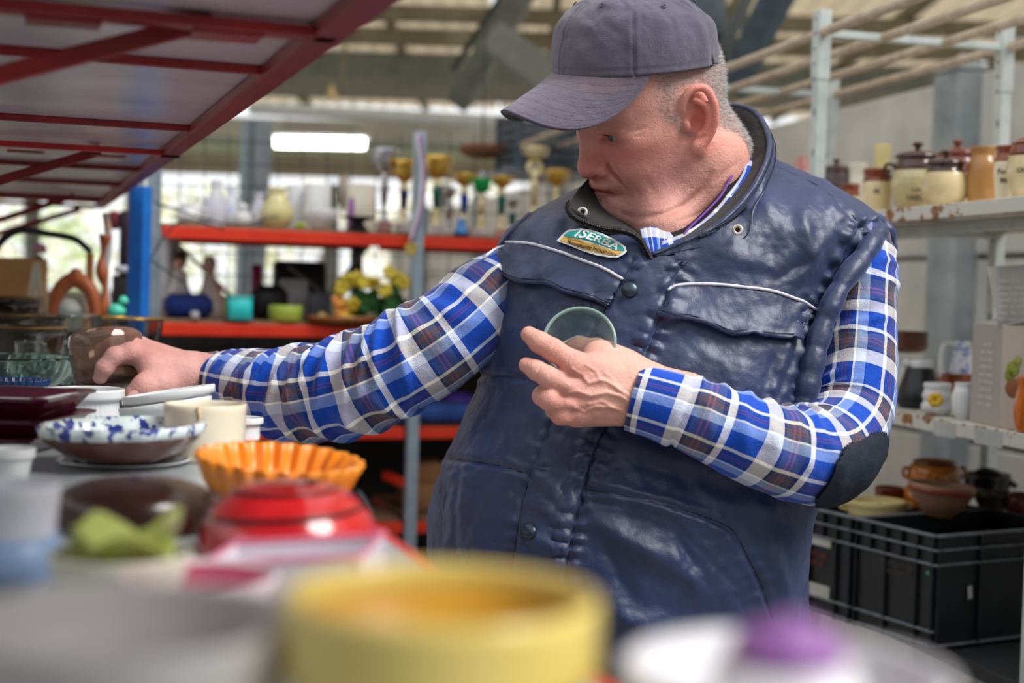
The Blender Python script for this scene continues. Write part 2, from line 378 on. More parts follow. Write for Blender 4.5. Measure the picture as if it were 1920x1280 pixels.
for s, a, b in ((1.03, (395, 40), (0, 141)), (2.10, (188, 283), (0, 338)), (3.27, (140, 367), (0, 412)), (3.66, (150, 392), (40, 425))):
    pa, pb = onplane(*a, s), onplane(*b, s); k = (WED-.54-pa@NR)/(pb@NR-pa@NR)
    link('brace', bar(pa, pa+(pb-pa)*k, .013, .009, up=UR, bev=.001), RED, shelf, smooth=False); w0 = pa@NR
    link('brace_plate', rb(w0+.01, s-.004, ZT-.001, .05, .035, .002), RED, shelf, smooth=False)
    link('brace_plate', rb(w0-.10, s-.004, ZT-.001, .05, .03, .002), RED, shelf, smooth=False)
link('shelf_panel', rb(WED-.29, 1.4, SH-.002, .56, 3.7, .004, .0005), M('pale_shelf_sheet', (176, 182, 184), .35, c2=(150, 156, 160), scale=8, metal=.2), shelf, smooth=False)
link('edge_beam', rb(WED-.008, 1.4, SH-.014, .018, 3.7, .026, .002), REDB, shelf, smooth=False)
for s in (-.4, 3.2):
    for w in (WED-.58, WED-.02) if s < 0 else (WED-.58,):
        link('post', rb(w, s, .80, .026, .026, 1.60), RED, shelf, smooth=False)
link('post', rb(WED-.02, 3.25, .6, .026, .026, 1.2), RED, shelf, smooth=False)
for s in (1.03, 2.10, 3.27, 3.64): link('post', rb(WED-.56, s, .776, .024, .024, 1.552), RED, shelf, smooth=False)
for z_ in (.75, .3): link('shelf_panel', rb(WED-.29, 1.4, z_, .56, 3.7, .006), M('pale_shelf_sheet', (176, 182, 184)), shelf, smooth=False)
# blue post and the grey one behind the far end
solo('post', bar(P(264, 350, 2.9), P(252, 640, 2.9)*[1, 1, 0], .034, .03), M('bright_blue_paint', (16, 116, 206), .5, c2=(10, 92, 180), scale=12), 'bright blue painted steel post at the far end of the red shelf', 'post', smooth=False)
# ================================================================== THE ORANGE RACK WITH TROPHIES
ORG = M('orange_red_beam', (232, 62, 28), .42, c2=(214, 44, 22), scale=10)
SR0 = float(P(285, 500, 3.4)@UR)
def rk(px, py, ds=0.): # point on the rack's front plane (ds further back)
    r = ray(px, py); return EYE+r*((SR0+ds)/(r@UR))
rack = thing('storage_rack', 'galvanised rack with orange-red beams carrying trophies behind the man', 'shelf', rk(600, 1000)*[1, 1, 0])
def rn(px): return float(rk(px, 545)@NR)
ZB = {'top': 1.487, 'second': 1.255, 'third': 1.000, 'fourth': .757}
n0, n1 = rn(285), rn(775); n2 = n1+(n1-n0)
for z_ in ZB.values():
    for a, b in ((n0+.02, n1-.014), (n1+.014, n2)):
        link('beam', box(NR*((a+b)/2)+UR*SR0+ZV*z_, (b-a, .018, .029), RR_, .002), ORG, rack, smooth=False)
        link('beam', box(NR*((a+b)/2)+UR*(SR0+.42)+ZV*z_, (b-a, .018, .029), RR_, .002), ORG, rack, smooth=False)
        link('shelf_board', box(NR*((a+b)/2)+UR*(SR0+.22)+ZV*(z_+.018), (b-a, .40, .010), RR_, .001), M('raw_chipboard', (150, 112, 84), .8, c2=(120, 88, 64), scale=40), rack, smooth=False)
def post(n, s, ztop, w, m, nm='post'): return link(nm, box(NR*n+UR*s+ZV*(ztop/2), (w, .03, ztop), RR_, .002), m, rack, smooth=False)
post(n0, SR0, 1.66, .034, GALV); post(n1+.004, SR0-.01, 1.765, .028, M('pale_galvanised', (168, 184, 196), .4, c2=(146, 164, 178), metal=.2)); post(n2, SR0, 1.70, .03, GALV)
DKP = M('dark_grey_post', (62, 64, 64), .6)
post(n0, SR0+.42, 1.66, .03, GALV); post(n1-.05, SR0+.42, 1.50, .028, DKP); post(n2, SR0+.42, 1.6, .03, DKP)
for a, b in (((325, 450), (480, 600)), ((690, 462), (610, 560)), ((540, 500), (600, 545)), ((640, 880), (705, 975)), ((740, 890), (770, 905))):
    link('diagonal_brace', bar(rk(*a, .3), rk(*b, .3), .012, .008), M('grey_brace', (120, 124, 124), .5), rack, smooth=False)
link('diagonal_brace', bar(rk(672, 920, .1), rk(716, 990, .1), .014, .008), GALV, rack, smooth=False)
link('side_beam', bar(rk(722, 890, .1), rk(758, 905, .0), .018, .02), ORG, rack, smooth=False); link('side_beam', bar(rk(722, 968, .4), rk(762, 990, .02), .018, .02), ORG, rack, smooth=False)
# wire mesh panel behind the rack
mesh_ = thing('wire_mesh_panel', 'dark wire mesh panel standing behind the orange rack', 'mesh panel', rk(520, 700, .55)*[1, 1, 0])
WIRE = M('black_wire', (46, 54, 60), .5)
for i in range(19): link('wire', tube([rk(292+46*i, 250, .55), rk(288+46*i, 650, .55)], .0016, 5), WIRE, mesh_)
for j in range(10): link('wire', tube([rk(285, 262+42*j, .553), rk(1130, 285+40*j, .553)], .0016, 5), WIRE, mesh_)
for j, (a, b, c) in enumerate((((290, 380), (430, 420), (520, 405)), ((240, 560), (330, 420), (420, 430)), ((255, 470), (300, 500), (345, 530)))):
    solo('cable', tube(smooth_path([rk(*a, -.25), rk(*b, -.22), rk(*c, -.2)], 20), .0022, 6), WIRE, ['thin black cable sagging across the top beam', 'thin black cable looping beside the blue post', 'short black cable crossing the grey rack post'][j], 'cable')
# ---- things on the rack
def on_rack(px, ds, lev): q = rk(px, 545, ds); return np.array([q[0], q[1], ZB[lev]+.0235])
def zat(px, py, ds): return rk(px, py, ds)[2]
GOLD = M('trophy_gold', (238, 200, 104), .26, metal=.8, c2=(206, 160, 66), scale=40); SILV = M('trophy_silver', (206, 204, 208), .18, metal=.85, c2=(160, 160, 168), scale=40)
CREAMM = M('cream_gold', (232, 220, 180), .25, metal=.4, c2=(212, 194, 140), scale=30); MARB = M('white_marble', (214, 206, 204), .3, c2=(176, 164, 164), scale=25)
PNK = M('pink_marble', (196, 150, 140), .35, c2=(160, 116, 108), scale=20)
TB = {'blue': M('trophy_blue', (22, 60, 170), .25, metal=.3), 'teal': M('trophy_teal', (14, 104, 96), .25, metal=.3), 'navy': M('trophy_navy', (26, 40, 96), .3, metal=.3), 'green': M('trophy_green', (20, 170, 80), .25, metal=.3), 'cream': CREAMM, 'silver': SILV}
def trophy(px, ytop, ds, cupm, stemc, basem, label, cupw=.030, handles=True, wreath=False, cuph=.05, lid=False):
    o = on_rack(px, ds, 'top'); H = zat(px, ytop, ds)-o[2]; t_ = thing('trophy', label, 'trophy', o, 'trophies on the top beam')
    hb = H*.14; link('base', box(o+ZV*hb/2, (.034, .034, hb), RR_, .003), basem, t_, smooth=False)
    hs = H-hb-cuph; stm = TB[stemc]
    prof = [(0, 0), (.012, 0), (.013, .003), (.007, .010), (.011, hs*.18), (.006, hs*.26), (.009, hs*.34), (.0, hs*.36)]
    link('lower_stem', lathe(prof, 16, o+ZV*hb), CREAMM if cupm is not SILV else SILV, t_)
    link('stem', lathe([(0, 0), (.007, 0), (.0115, hs*.40), (.0105, hs*.46), (0, hs*.46)], 16, o+ZV*(hb+hs*.34)), stm, t_)
    link('collar', lathe([(0, 0), (.008, .001), (.0095, hs*.07), (.006, hs*.13), (.009, hs*.2), (0, hs*.2)], 16, o+ZV*(hb+hs*.80)), CREAMM if cupm is not SILV else SILV, t_)
    c0 = o+ZV*(hb+hs)
    if wreath:
        link('wreath', xf(lathe([(.018+.006*math.cos(k), .004*math.sin(k)) for k in np.linspace(0, 2*np.pi, 9)], 24, warp=lambda a, t, z: .12*math.sin(12*a)), c0+ZV*.004, zto(-UR)), CREAMM, t_)
        link('medal', xf(lathe([(0, -.002), (.013, -.002), (.013, .002), (0, .002)], 20), c0+ZV*.004, zto(-UR)), M('old_silver', (176, 166, 150), .4, metal=.5), t_); c0 = c0+ZV*.024
    k = cuph*(.75 if wreath else 1)
    cup = link('cup', lathe(vessel([(.006, 0), (cupw*.55, k*.12), (cupw*.85, k*.40), (cupw*.90, k*.78), (cupw, k)], .0015), 24, c0), cupm, t_)
    if handles:
        for s_ in (-1, 1): link('handle', tube([c0+NR*s_*cupw*a+ZV*k*b for a, b in ((.85, .85), (1.25, 1.0), (1.35, .7), (1.05, .35), (.75, .3))], .0022, 7), cupm, cup)
    if lid: link('figure', lathe([(0, 0), (.006, .001), (.003, .006), (.006, .014), (.002, .020), (.005, .026), (0, .031)], 12, c0+ZV*k*.8), SILV, t_)
trophy(716, 278, .10, SILV, 'silver', PNK, 'tall silver trophy with a wide cup, leftmost of the trophies', .030, cuph=.062)
trophy(753, 300, .07, GOLD, 'navy', MARB, 'gold cup trophy with navy stem left of the ribbon post', .030, cuph=.058)
trophy(813, 292, .14, GOLD, 'teal', MARB, 'gold cup trophy with green stem just right of the ribbon post', .032, cuph=.060)
trophy(838, 352, .24, SILV, 'silver', MARB, 'small plain silver trophy behind the green-stemmed gold one', .018, handles=False, cuph=.03)
trophy(866, 325, .16, GOLD, 'blue', PNK, 'bronze-gold cup trophy with bright blue stem', .028, cuph=.035)
trophy(898, 335, .08, TB['green'], 'cream', MARB, 'trophy with a bright green cup on a cream stem', .026, cuph=.038, lid=True)
trophy(936, 330, .12, GOLD, 'teal', PNK, 'slim gold cup trophy with teal stem, right of the green cup', .024, cuph=.032)
trophy(957, 372, .22, SILV, 'teal', MARB, 'short trophy tucked behind the teal-stemmed one', .018, handles=False, cuph=.028)
trophy(996, 282, .10, CREAMM, 'cream', MARB, 'cream-gold trophy with a wreathed medal under its cup', .028, wreath=True, cuph=.05)
trophy(1038, 318, .16, GOLD, 'cream', MARB, 'gold cup trophy nearest the man’s shoulder', .030, cuph=.045)
o = on_rack(862, .02, 'top'); solo('trophy', cat(lathe([(0, 0), (.020, 0), (.020, .010), (.017, .012), (.010, .03), (.012, .04), (0, .042)], 20, o)), M('blue_band_ceramic', (60, 130, 200), .3), 'small blue-banded trophy foot at the shelf edge', 'trophy', 'trophies on the top beam')
# medal on striped ribbon
md = thing('medal', 'round gold medal on a striped ribbon hung over the pale post', 'medal', rk(776, 470, -.045))
rw = smooth_path([list(rk(786, 252, -.04)), list(rk(793, 330, -.045)), list(rk(788, 390, -.045)), list(rk(772, 452, -.05))], 24)
for k, (c_, nm) in enumerate((((214, 222, 234), 'white ribbon stripe'), ((206, 70, 110), 'pink ribbon stripe'), ((96, 140, 196), 'blue ribbon stripe'))):
    for sgn in (1, -1):
        q = rw.copy(); q[:, :] += NR*(.0045*(k-1))*1.0; q = q+NR*sgn*np.linspace(0, .006, 24)[:, None]*(1-np.linspace(0, 1, 24)[:, None])-UR*(.002*sgn)
        link('ribbon', tube(q, .0030, 6), M('ribbon_%d' % k, c_, .7), md)
link('disc', xf(lathe([(0, -.0015), (.014, -.0015), (.0165, -.001), (.0165, .002), (.014, .0015), (0, .001)], 24), rk(771, 466, -.05), zto(-UR)), M('medal_gold', (206, 178, 96), .4, metal=.5), md)
# generic turned pieces on the top board, left half
WHT = M('white_ceramic', (226, 228, 228), .22, c2=(206, 208, 210), scale=10, coat=.3); WHTY = M('ivory_glass', (222, 214, 166), .25, c2=(200, 190, 130)); LAV = M('pale_lavender_ceramic', (198, 198, 212), .3)
def turned(px, ytop, wpx, ds, lev, kind, m, name, label, cat_, group=None, parts=None):
    o = on_rack(px, ds, lev); H = zat(px, ytop, ds)-o[2]; d = (o-EYE)@FW; R_ = wpx/2/FPX*d
    K = {'vase': [(R_*.55, 0), (R_*.95, H*.25), (R_, H*.45), (R_*.55, H*.78), (R_*.42, H*.88), (R_*.62, H)], 'cyl': [(R_*.94, 0), (R_, H*.06), (R_, H)], 'bottle': [(R_, 0), (R_, H*.5), (R_*.8, H*.62), (R_*.3, H*.75), (R_*.3, H*.95), (R_*.38, H)],
         'jug': [(R_*.6, 0), (R_, H*.3), (R_*.9, H*.6), (R_*.5, H*.85), (R_*.6, H)], 'bowl': [(R_*.4, 0), (R_*.45, H*.1), (R_*.9, H*.5), (R_, H)], 'goblet': [(R_*.6, 0), (R_*.1, H*.08), (R_*.1, H*.4), (R_*.8, H*.55), (R_, H)]}[kind]
    if parts is None: return solo(name, lathe(vessel(K, max(.0015, R_*.07)), 28, o), m, label, cat_, group)
    t_ = thing(name, label, cat_, o, group); b = link('body', lathe(vessel(K, max(.0015, R_*.07)), 28, o), m, t_)
    if 'handle' in parts: link('handle', tube([o+NR*R_*a+ZV*H*b_ for a, b_ in ((.8, .8), (1.5, .75), (1.6, .45), (.9, .3))], R_*.11, 8), m, t_)
    if 'lid' in parts: link('lid', lathe([(R_*.7, 0), (R_*.6, H*.08), (R_*.15, H*.14), (R_*.14, H*.22), (0, H*.24)], 20, o+ZV*H), m, t_)
    return t_
G1 = 'white pieces on the top board'
turned(350, 382, 46, .10, 'top', 'jug', WHT, 'jug', 'rounded white jug at the left end of the top board', 'jug', G1, ['handle'])
turned(366, 368, 26, .22, 'top', 'bottle', WHT, 'bottle', 'white bottle with a round top beside the leftmost jug', 'bottle', G1)
turned(398, 372, 44, .14, 'top', 'cyl', LAV, 'canister', 'pale grey canister left of the ivory lamp glass', 'canister', G1)
turned(402, 338, 40, .34, 'top', 'vase', WHT, 'vase', 'tall white vase behind the pale canister', 'vase', G1)
turned(430, 352, 34, .30, 'top', 'vase', M('blue_white_ceramic', (170, 186, 216), .3, c2=(220, 224, 232), scale=50), 'vase', 'blue and white patterned vase on the top board', 'vase', G1)
turned(452, 388, 36, .12, 'top', 'jug', WHT, 'teapot', 'white teapot standing before the grey column', 'teapot', G1, ['handle', 'lid'])
turned(482, 362, 34, .26, 'top', 'vase', LAV, 'vase', 'greyish lavender vase right of the grey column', 'vase', G1)
turned(516, 352, 62, .18, 'top', 'vase', WHTY, 'lamp_glass', 'yellowish ivory lamp glass with a broad belly', 'glass', G1)
turned(556, 348, 44, .30, 'top', 'cyl', WHT, 'canister', 'white canister right of the yellowish lamp glass', 'canister', G1)
turned(592, 346, 50, .24, 'top', 'cyl', WHT, 'planter', 'large white planter near the middle of the top board', 'planter', G1)
turned(598, 392, 66, .12, 'top', 'bowl', WHT, 'bowl', 'wide white bowl leaning before the large white planter', 'bowl', G1)
turned(672, 346, 56, .28, 'top', 'cyl', M('ivory_ceramic', (226, 222, 204), .3), 'planter', 'ivory planter standing behind the black cake stand', 'planter', G1)
turned(640, 330, 20, .30, 'top', 'goblet', M('beige_ceramic', (178, 164, 150), .5), 'candlestick', 'beige candlestick between the two white planters', 'candlestick', G1)
turned(655, 372, 10, .10, 'top', 'cyl', M('purple_wax', (142, 72, 150), .5), 'candle', 'slim purple candle above the black cake stand', 'candle')
turned(560, 418, 20, .05, 'top', 'bowl', M('lime_plastic', (176, 206, 60), .5), 'cup', 'tiny lime-green cup on the top board', 'cup')
o = on_rack(668, .04, 'top'); R_ = .044; solo('cake_stand', lathe([(0, 0), (.030, 0), (.026, .004), (.015, .018), (.014, .022), (.030, .030), (R_, .032), (R_, .036), (0, .034)], 32, o), M('black_iron', (24, 28, 32), .4), 'black flared cake stand on the top board left of the trophies', 'stand')
# grey plastic crates and a basket further back
def slat_crate(c, e, label, name='plastic_crate', col=(76, 88, 104)):
    m = M('slate_plastic', col, .6, c2=tuple(int(v*.8) for v in col)); t_ = thing(name, label, 'crate', c-ZV*e[2]/2, 'grey crates behind the trophies'); ex, ey, ez = e
    for k in range(6):
        z_ = -ez/2+ez*(k+.5)/6
        for s_ in (-1, 1):
            link('slat', box(c+UR*s_*ey/2+ZV*z_, (ex, .012, ez/6*.62), RR_, .002), m, t_, smooth=False); link('slat', box(c+NR*s_*ex/2+ZV*z_, (.012, ey, ez/6*.62), RR_, .002), m, t_, smooth=False)
    for a in (-1, 1):
        for b in (-1, 1): link('corner_post', box(c+NR*a*ex/2+UR*b*ey/2, (.022, .022, ez), RR_, .002), m, t_, smooth=False)
    link('bottom', box(c-ZV*ez/2, (ex, ey, .01), RR_), m, t_, smooth=False)
cc0 = P(1015, 272, 5.0); bt = thing('rack_top', 'tall grey steel stand carrying the slate crates', 'stand', cc0*[1, 1, 0]); link('top_board', box(cc0-ZV*.108, (.36, .32, .012), RR_), GALV, bt, smooth=False)
for a in (-1, 1):
    for b in (-1, 1): link('leg', bar((cc0+NR*a*.16+UR*b*.14)*[1, 1, 0], cc0+NR*a*.16+UR*b*.14-ZV*.114, .02, .02), GALV, bt, smooth=False)
slat_crate(cc0-ZV*.0, (.24, .22, .20), 'slatted slate-grey plastic crate behind the trophies, left of the face')
o = P(905, 280, 5.0); solo('basket', lathe(vessel([(.045, -.03), (.075, -.018), (.085, .0), (.08, .012)], .004), 28, o, warp=lambda a, t, z: .02*math.sin(24*a+z*400)), M('brown_wicker', (150, 96, 64), .8, c2=(110, 66, 44), scale=90), 'shallow brown wicker basket hanging beside the slate crate', 'basket')
solo('hook', tube([P(905, 272, 5.0)+ZV*k for k in (0, .15, .3, .45)], .003, 6), WIRE, 'thin dark wire holding the wicker basket', 'wire')
# ---- second level
def bx(px, y0, y1, wpx, ds, lev, m, name, label, cat_, dep=.05, rot=0., group=None, parts=None, bev=.004):
    o = on_rack(px, ds, lev); d = (o-EYE)@FW; H = (y1-y0)/FPX*d; w_ = wpx/FPX*d; R_ = RR_@rz(rot); t_ = thing(name, label, cat_, o, group)
    link('body', box(o+ZV*H/2, (w_, dep, H), R_, bev), m, t_)
    if parts: link('lid', box(o+ZV*(H+.002), (w_*1.04, dep*1.04, H*.1), R_, .002), m, t_)
    return t_
bx(448, 571, 613, 44, .03, 'second', M('turquoise_tin', (50, 206, 206), .3), 'tin', 'square turquoise tin on the second beam', 'tin', .055, 4, parts=1)
t_ = turned(536, 573, 62, .05, 'second', 'cyl', M('lime_green_ceramic', (172, 196, 76), .4), 'planter', 'lime-green ringed planter right of the turquoise tin', 'planter')
o = on_rack(640, .02, 'second'); tr = thing('tray', 'eight-sided wooden tray on the second beam under the flowers', 'tray', o); Rr = .092
link('board', lathe([(0, 0), (Rr*.85, 0), (Rr, .012), (Rr*.98, .016), (Rr*.82, .008), (0, .008)], 8, o), M('varnished_wood', (178, 112, 56), .4, c2=(140, 82, 38), scale=30), tr, smooth=False)
link('knob', lathe([(0, 0), (.004, 0), (.005, .006), (0, .01)], 12, o+ZV*.008+NR*.005-UR*.02), SILV, tr)
# artificial bouquet
bq = thing('bouquet', 'artificial bouquet of yellow flowers and green leaves lying on the wooden tray', 'flowers', rk(690, 600, .05)); rr = np.random.default_rng(4)
GRN = M('green_leaf', (52, 122, 48), .5, c2=(28, 84, 34), scale=60); YEL = M('yellow_petal', (222, 206, 70), .5, c2=(196, 168, 40), scale=80); ORF = M('orange_petal', (226, 150, 60), .5)
def leaf(c, d, up, L, W):
    d = d/np.linalg.norm(d); s_ = np.cross(d, up); s_ /= np.linalg.norm(s_); n_ = np.cross(s_, d); A = np.zeros((6, 5, 3))
    for i, u in enumerate(np.linspace(0, 1, 6)):
        for j, v in enumerate(np.linspace(-1, 1, 5)): A[i, j] = c+d*L*u+s_*v*W*math.sin(math.pi*(u*.94+.03))**.8+n_*(abs(v)*W*.35-L*.25*u*u)
    return slab(A, .0006)
for i in range(26):
    a = rk(690+rr.uniform(-36, 40), 575+rr.uniform(-28, 18), rr.uniform(.0, .1)); link('leaf', leaf(a, NR*rr.normal()+ZV*rr.normal()*.8-UR*.3*rr.random(), -UR, rr.uniform(.035, .065), rr.uniform(.013, .022)), GRN, bq)
for i, (x, y) in enumerate(((640, 540), (652, 525), (668, 522), (680, 530), (640, 585), (650, 596), (660, 570), (745, 522), (755, 530), (722, 545), (730, 512), (700, 528), (634, 565))):
    c = rk(x, y, -.01); pet = link('flower', lathe([(0, -.008), (.014, -.004), (.020, .004), (.014, .012), (.005, .007), (0, .004)], 15, c, zto(-UR+.4*rr.normal(size=3)), warp=lambda a, t, z: .22*math.cos(5*a)), ORF if i in (12, 4) else YEL, bq)
link('stem', tube(smooth_path([rk(700, 560, .02), rk(705, 590, .0), rk(712, 604, -.01)], 8), .003, 6), GRN, bq)
# other things of the second level
bx(352, 566, 612, 86, .16, 'second', M('blue_fabric_bag', (20, 56, 140), .8, c2=(14, 38, 104), scale=20), 'bag', 'dark blue cloth bag on the left of the second level', 'bag', .12, 0, bev=.018)
bx(312, 440, 612, 40, .32, 'second', M('white_cloth', (224, 226, 232), .9), 'pillow', 'white upright pillow behind the blue cloth bag', 'pillow', .10, 0, bev=.03)
bx(505, 548, 612, 70, .20, 'second', M('black_handbag', (34, 32, 34), .5), 'handbag', 'black handbag between the turquoise tin and the green planter', 'bag', .06, 12, bev=.02)
bx(600, 560, 612, 46, .22, 'second', M('slate_frame', (108, 112, 124), .5), 'frame', 'grey picture frame leaning behind the wooden tray', 'frame', .015, 15)
bx(550, 538, 612, 46, .30, 'second', M('white_card_box', (216, 218, 222), .7), 'box', 'white cardboard box behind the lime-green planter', 'box', .07, 0)
bx(560, 505, 612, 96, .36, 'second', M('dark_case', (46, 48, 50), .5), 'case', 'long dark case at the back of the second level', 'case', .06, 0, bev=.01)
bx(480, 512, 612, 18, .30, 'second', M('magenta_box', (176, 46, 98), .5), 'box', 'narrow magenta box beside the dark case', 'box', .03, 0)
def doll(px, ytop, label, body, hairc, seed):
    o = on_rack(px, .22, 'second'); H = zat(px, ytop, .22)-o[2]; t_ = thing('doll', label, 'doll', o, 'dolls on the second level')
    link('dress', lathe([(0, 0), (H*.26, 0), (H*.22, H*.25), (H*.12, H*.5), (H*.09, H*.68), (0, H*.7)], 18, o, warp=lambda a, t, z: .06*math.sin(7*a)), body, t_)
    link('head', lathe([(0, 0), (H*.06, H*.03), (H*.10, H*.12), (H*.09, H*.22), (0, H*.28)], 16, o+ZV*H*.68), M('doll_skin', (226, 178, 156), .5), t_)
    link('hair', lathe([(H*.105, 0), (H*.115, H*.08), (H*.08, H*.17), (0, H*.2)], 16, o+ZV*H*.80+UR*.003), hairc, t_)
doll(336, 468, 'white-dressed doll with dark hair on the second level', M('white_dress', (222, 214, 214), .8), M('dark_brown_hair', (70, 48, 42), .7), 1)
doll(392, 478, 'pale doll with light hair, second from the grey rack post', M('cream_dress', (226, 210, 200), .8), M('white_hair', (214, 206, 200), .8), 2)
doll(412, 530, 'small doll in yellow beside the turquoise tin', M('yellow_dress', (226, 176, 70), .7), M('orange_hair', (206, 130, 70), .7), 3)
bx(366, 596, 612, 16, .02, 'second', M('grey_stick', (176, 180, 184), .4), 'block', 'small pale grey block at the front of the second level', 'block', .012)
turned(605, 585, 24, .10, 'second', 'jug', M('butter_ceramic', (224, 206, 130), .4), 'jug', 'small butter-yellow jug behind the wooden tray', 'jug')
# third and fourth level
bx(800, 766, 800, 150, .10, 'third', M('blue_folded_cloth', (44, 84, 160), .8, c2=(24, 50, 110), scale=16), 'cloth', 'folded blue cloth on the third beam beside the vest', 'cloth', .20, 0, bev=.012)
bx(790, 752, 770, 120, .12, 'third', M('pale_folded_cloth', (170, 190, 214), .8), 'cloth', 'pale blue folded cloth behind the pile on the third beam', 'cloth', .12, 6, bev=.008)
bx(862, 752, 800, 60, .14, 'third', M('purple_bag', (64, 36, 140), .6), 'bag', 'purple bag on the third beam against the vest', 'bag', .10, 0, bev=.015)
turned(715, 786, 42, .03, 'third', 'bowl', M('lemon_plastic', (226, 220, 120), .5), 'bowl', 'lemon-yellow bowl on the third beam under the sleeve', 'bowl')
turned(420, 700, 60, .10, 'third', 'bottle', M('blue_green_plastic', (60, 130, 196), .4), 'bottle', 'blue plastic bottle under the second beam near the reaching wrist', 'bottle')
CARD = M('cardboard', (176, 128, 88), .85, c2=(150, 106, 70), scale=12)
def carton(px, y0, y1, wpx, ds, lev, label):
    t_ = bx(px, y0, y1, wpx, ds, lev, CARD, 'carton', label, 'box', .14, 5, 'cartons on the lowest level'); o = np.array(t_.location); d = (o-EYE)@FW
    link('tape', box(o+ZV*((y1-y0)/FPX*d+.001), (wpx/FPX*d*1.01, .03, .001), RR_@rz(5)), M('brown_tape', (140, 96, 56), .3), t_, smooth=False)
carton(800, 932, 985, 62, .14, 'fourth', 'lower brown carton on the lowest orange beam'); 
t_ = bx(806, 0, 40, 58, .14, 'fourth', CARD, 'carton', 'upper brown carton stacked beside the vest', 'box', .12, -4, 'cartons on the lowest level')
t_.location = Vector(t_.location)+Vector((0, 0, .0733))
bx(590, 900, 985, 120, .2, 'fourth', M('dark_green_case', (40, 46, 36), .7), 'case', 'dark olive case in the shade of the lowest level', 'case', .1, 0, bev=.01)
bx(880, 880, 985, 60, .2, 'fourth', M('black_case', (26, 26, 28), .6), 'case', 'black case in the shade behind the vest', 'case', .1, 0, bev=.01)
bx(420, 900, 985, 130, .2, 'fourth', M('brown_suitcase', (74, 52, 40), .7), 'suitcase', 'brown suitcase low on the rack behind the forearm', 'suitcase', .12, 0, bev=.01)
solo('back_panel', box(NR*((n0+n2)/2)+UR*(SR0+.62)+ZV*.62, (n2-n0+.6, .01, 1.22), RR_), M('dark_backdrop', (44, 42, 36), .9, c2=(28, 28, 24), scale=6), 'dark tarpaulin standing in for the darkness behind the lower half of the orange rack', 'backdrop', smooth=False)  # dark sheet added for the darkness behind the lower levels
# ================================================================== THE WHITE SHELF UNIT ON THE RIGHT
WS = M('chipped_white_paint', (214, 222, 218), .5, c2=(186, 196, 194), scale=18); RAILM = M('grimy_cream_paint', (206, 192, 172), .55, c2=(178, 156, 130), scale=30, lo=.3, hi=.6)
t = NT('rust_spotted_white'); nz = t.noise(48, 5, .65); nz2 = t.noise(9, 2)
t.set(col=t.mix(t.math('GREATER_THAN', t.math('MULTIPLY', nz, nz2), .292), lin((206, 204, 196)), t.ramp(t.noise(120, 3), [(.3, lin((92, 54, 30))), (.7, lin((176, 120, 66)))])), rough=.65); RUSTW = t.m
RAx = np.stack([NA, UA, ZV], 1)
WA, WB = 1.20, 1.587
c0 = onw(1757, 1003, YA, WA-.035); nearc = P(1757, 1003, (c0-EYE)@FW); dn = (nearc-EYE)@FW
zt_ = nearc[2]; Hc = nearc[2]-P(1757, 1220, dn)[2]; zb_ = zt_-Hc
Z1, Z2, Z3, Z4 = 1.523, 1.188, zb_-.0005, .40; SN, SF = 2.47, 3.20; S0 = SN-(SF-SN)
def ab(w, s, z, ew, es, ez, bev=.0015): return box(NA*w+UA*s+ZV*z, (ew, es, ez), RAx, bev)
rs = thing('shelf_unit', 'white-painted rusty shelf unit with open rails on top, on the right', 'shelf', WR((WA+WB)/2, 2.4, 0, NA, UA))
for s in (SF, SN, S0, S0-.73):
    for w in (WA, WB):
        ztop = 1.905 if s > S0-.1 else 1.905
        p = link('post', ab(w, s, ztop/2, .022, .026, ztop), WS, rs, smooth=False)
        link('post_sleeve', ab(w, s, 1.845, .026, .030, .13), WS, p, smooth=False)
        for k in range(5):
            link('bolt_hole', ab(w-.0135 if w > 0 else w, s-.0, 1.895-.028*k, .002, .005, .005), M('hole_dark', (60, 48, 40), .8), p, smooth=False)
        for k in range(24): link('slot', ab(w-.0115, s-.004, 1.72-.075*k, .0015, .004, .014), M('hole_dark', (60, 48, 40), .8), p, smooth=False)
    link('cross_bar', ab((WA+WB)/2, s, 1.868, WB-WA, .020, .014), WS, rs, smooth=False)
    for z_ in (Z1-.02, Z2-.02, Z3-.02): link('cross_bar', ab((WA+WB)/2, s, z_, WB-WA, .016, .012), WS, rs, smooth=False)
for k, w in enumerate((WA-.004, WA+.125, WA+.255, WB+.004)):
    link('top_rail', tube([WR(w, -.2, 1.868, NA, UA), WR(w, 2., 1.868, NA, UA), WR(w, 4.9, 1.868, NA, UA)], .0095, 12), RAILM, rs)
for z_, m in ((Z1, RUSTW), (Z2, RUSTW), (Z3, M('shadowed_shelf_steel', (52, 54, 56), .6)), (Z4, M('shadowed_shelf_steel', (52, 54, 56), .6))):  # two lower boards coloured dark to stand for the shadow under the crates
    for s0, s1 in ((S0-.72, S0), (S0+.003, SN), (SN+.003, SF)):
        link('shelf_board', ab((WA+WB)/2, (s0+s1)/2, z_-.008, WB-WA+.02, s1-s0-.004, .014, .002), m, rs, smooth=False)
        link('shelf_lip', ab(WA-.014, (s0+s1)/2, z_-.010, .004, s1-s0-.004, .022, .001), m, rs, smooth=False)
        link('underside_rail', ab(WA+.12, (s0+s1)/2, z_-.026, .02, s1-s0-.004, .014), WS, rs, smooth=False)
def onA(px, wo, z): # on a shelf board: image column px, wo metres behind the front edge
    n = NA; y = 545
    for _ in range(4):
        r = ray(px, y); t_ = (WA+wo)/(r@n); q = EYE+r*t_; y = proj(np.array([[q[0], q[1], z]]))[0, 1]
    return np.array([q[0], q[1], z])
def zpx(o, py): d = (o-EYE)@FW; return P(960, py, d)[2]-(0 if True else 0)+(-(o[0])*math.sin(_r)*0)
def zOf(o, px, py): d = (o-EYE)@FW; return P(px, py, d)[2]
GLZ = dict(coat=.6)
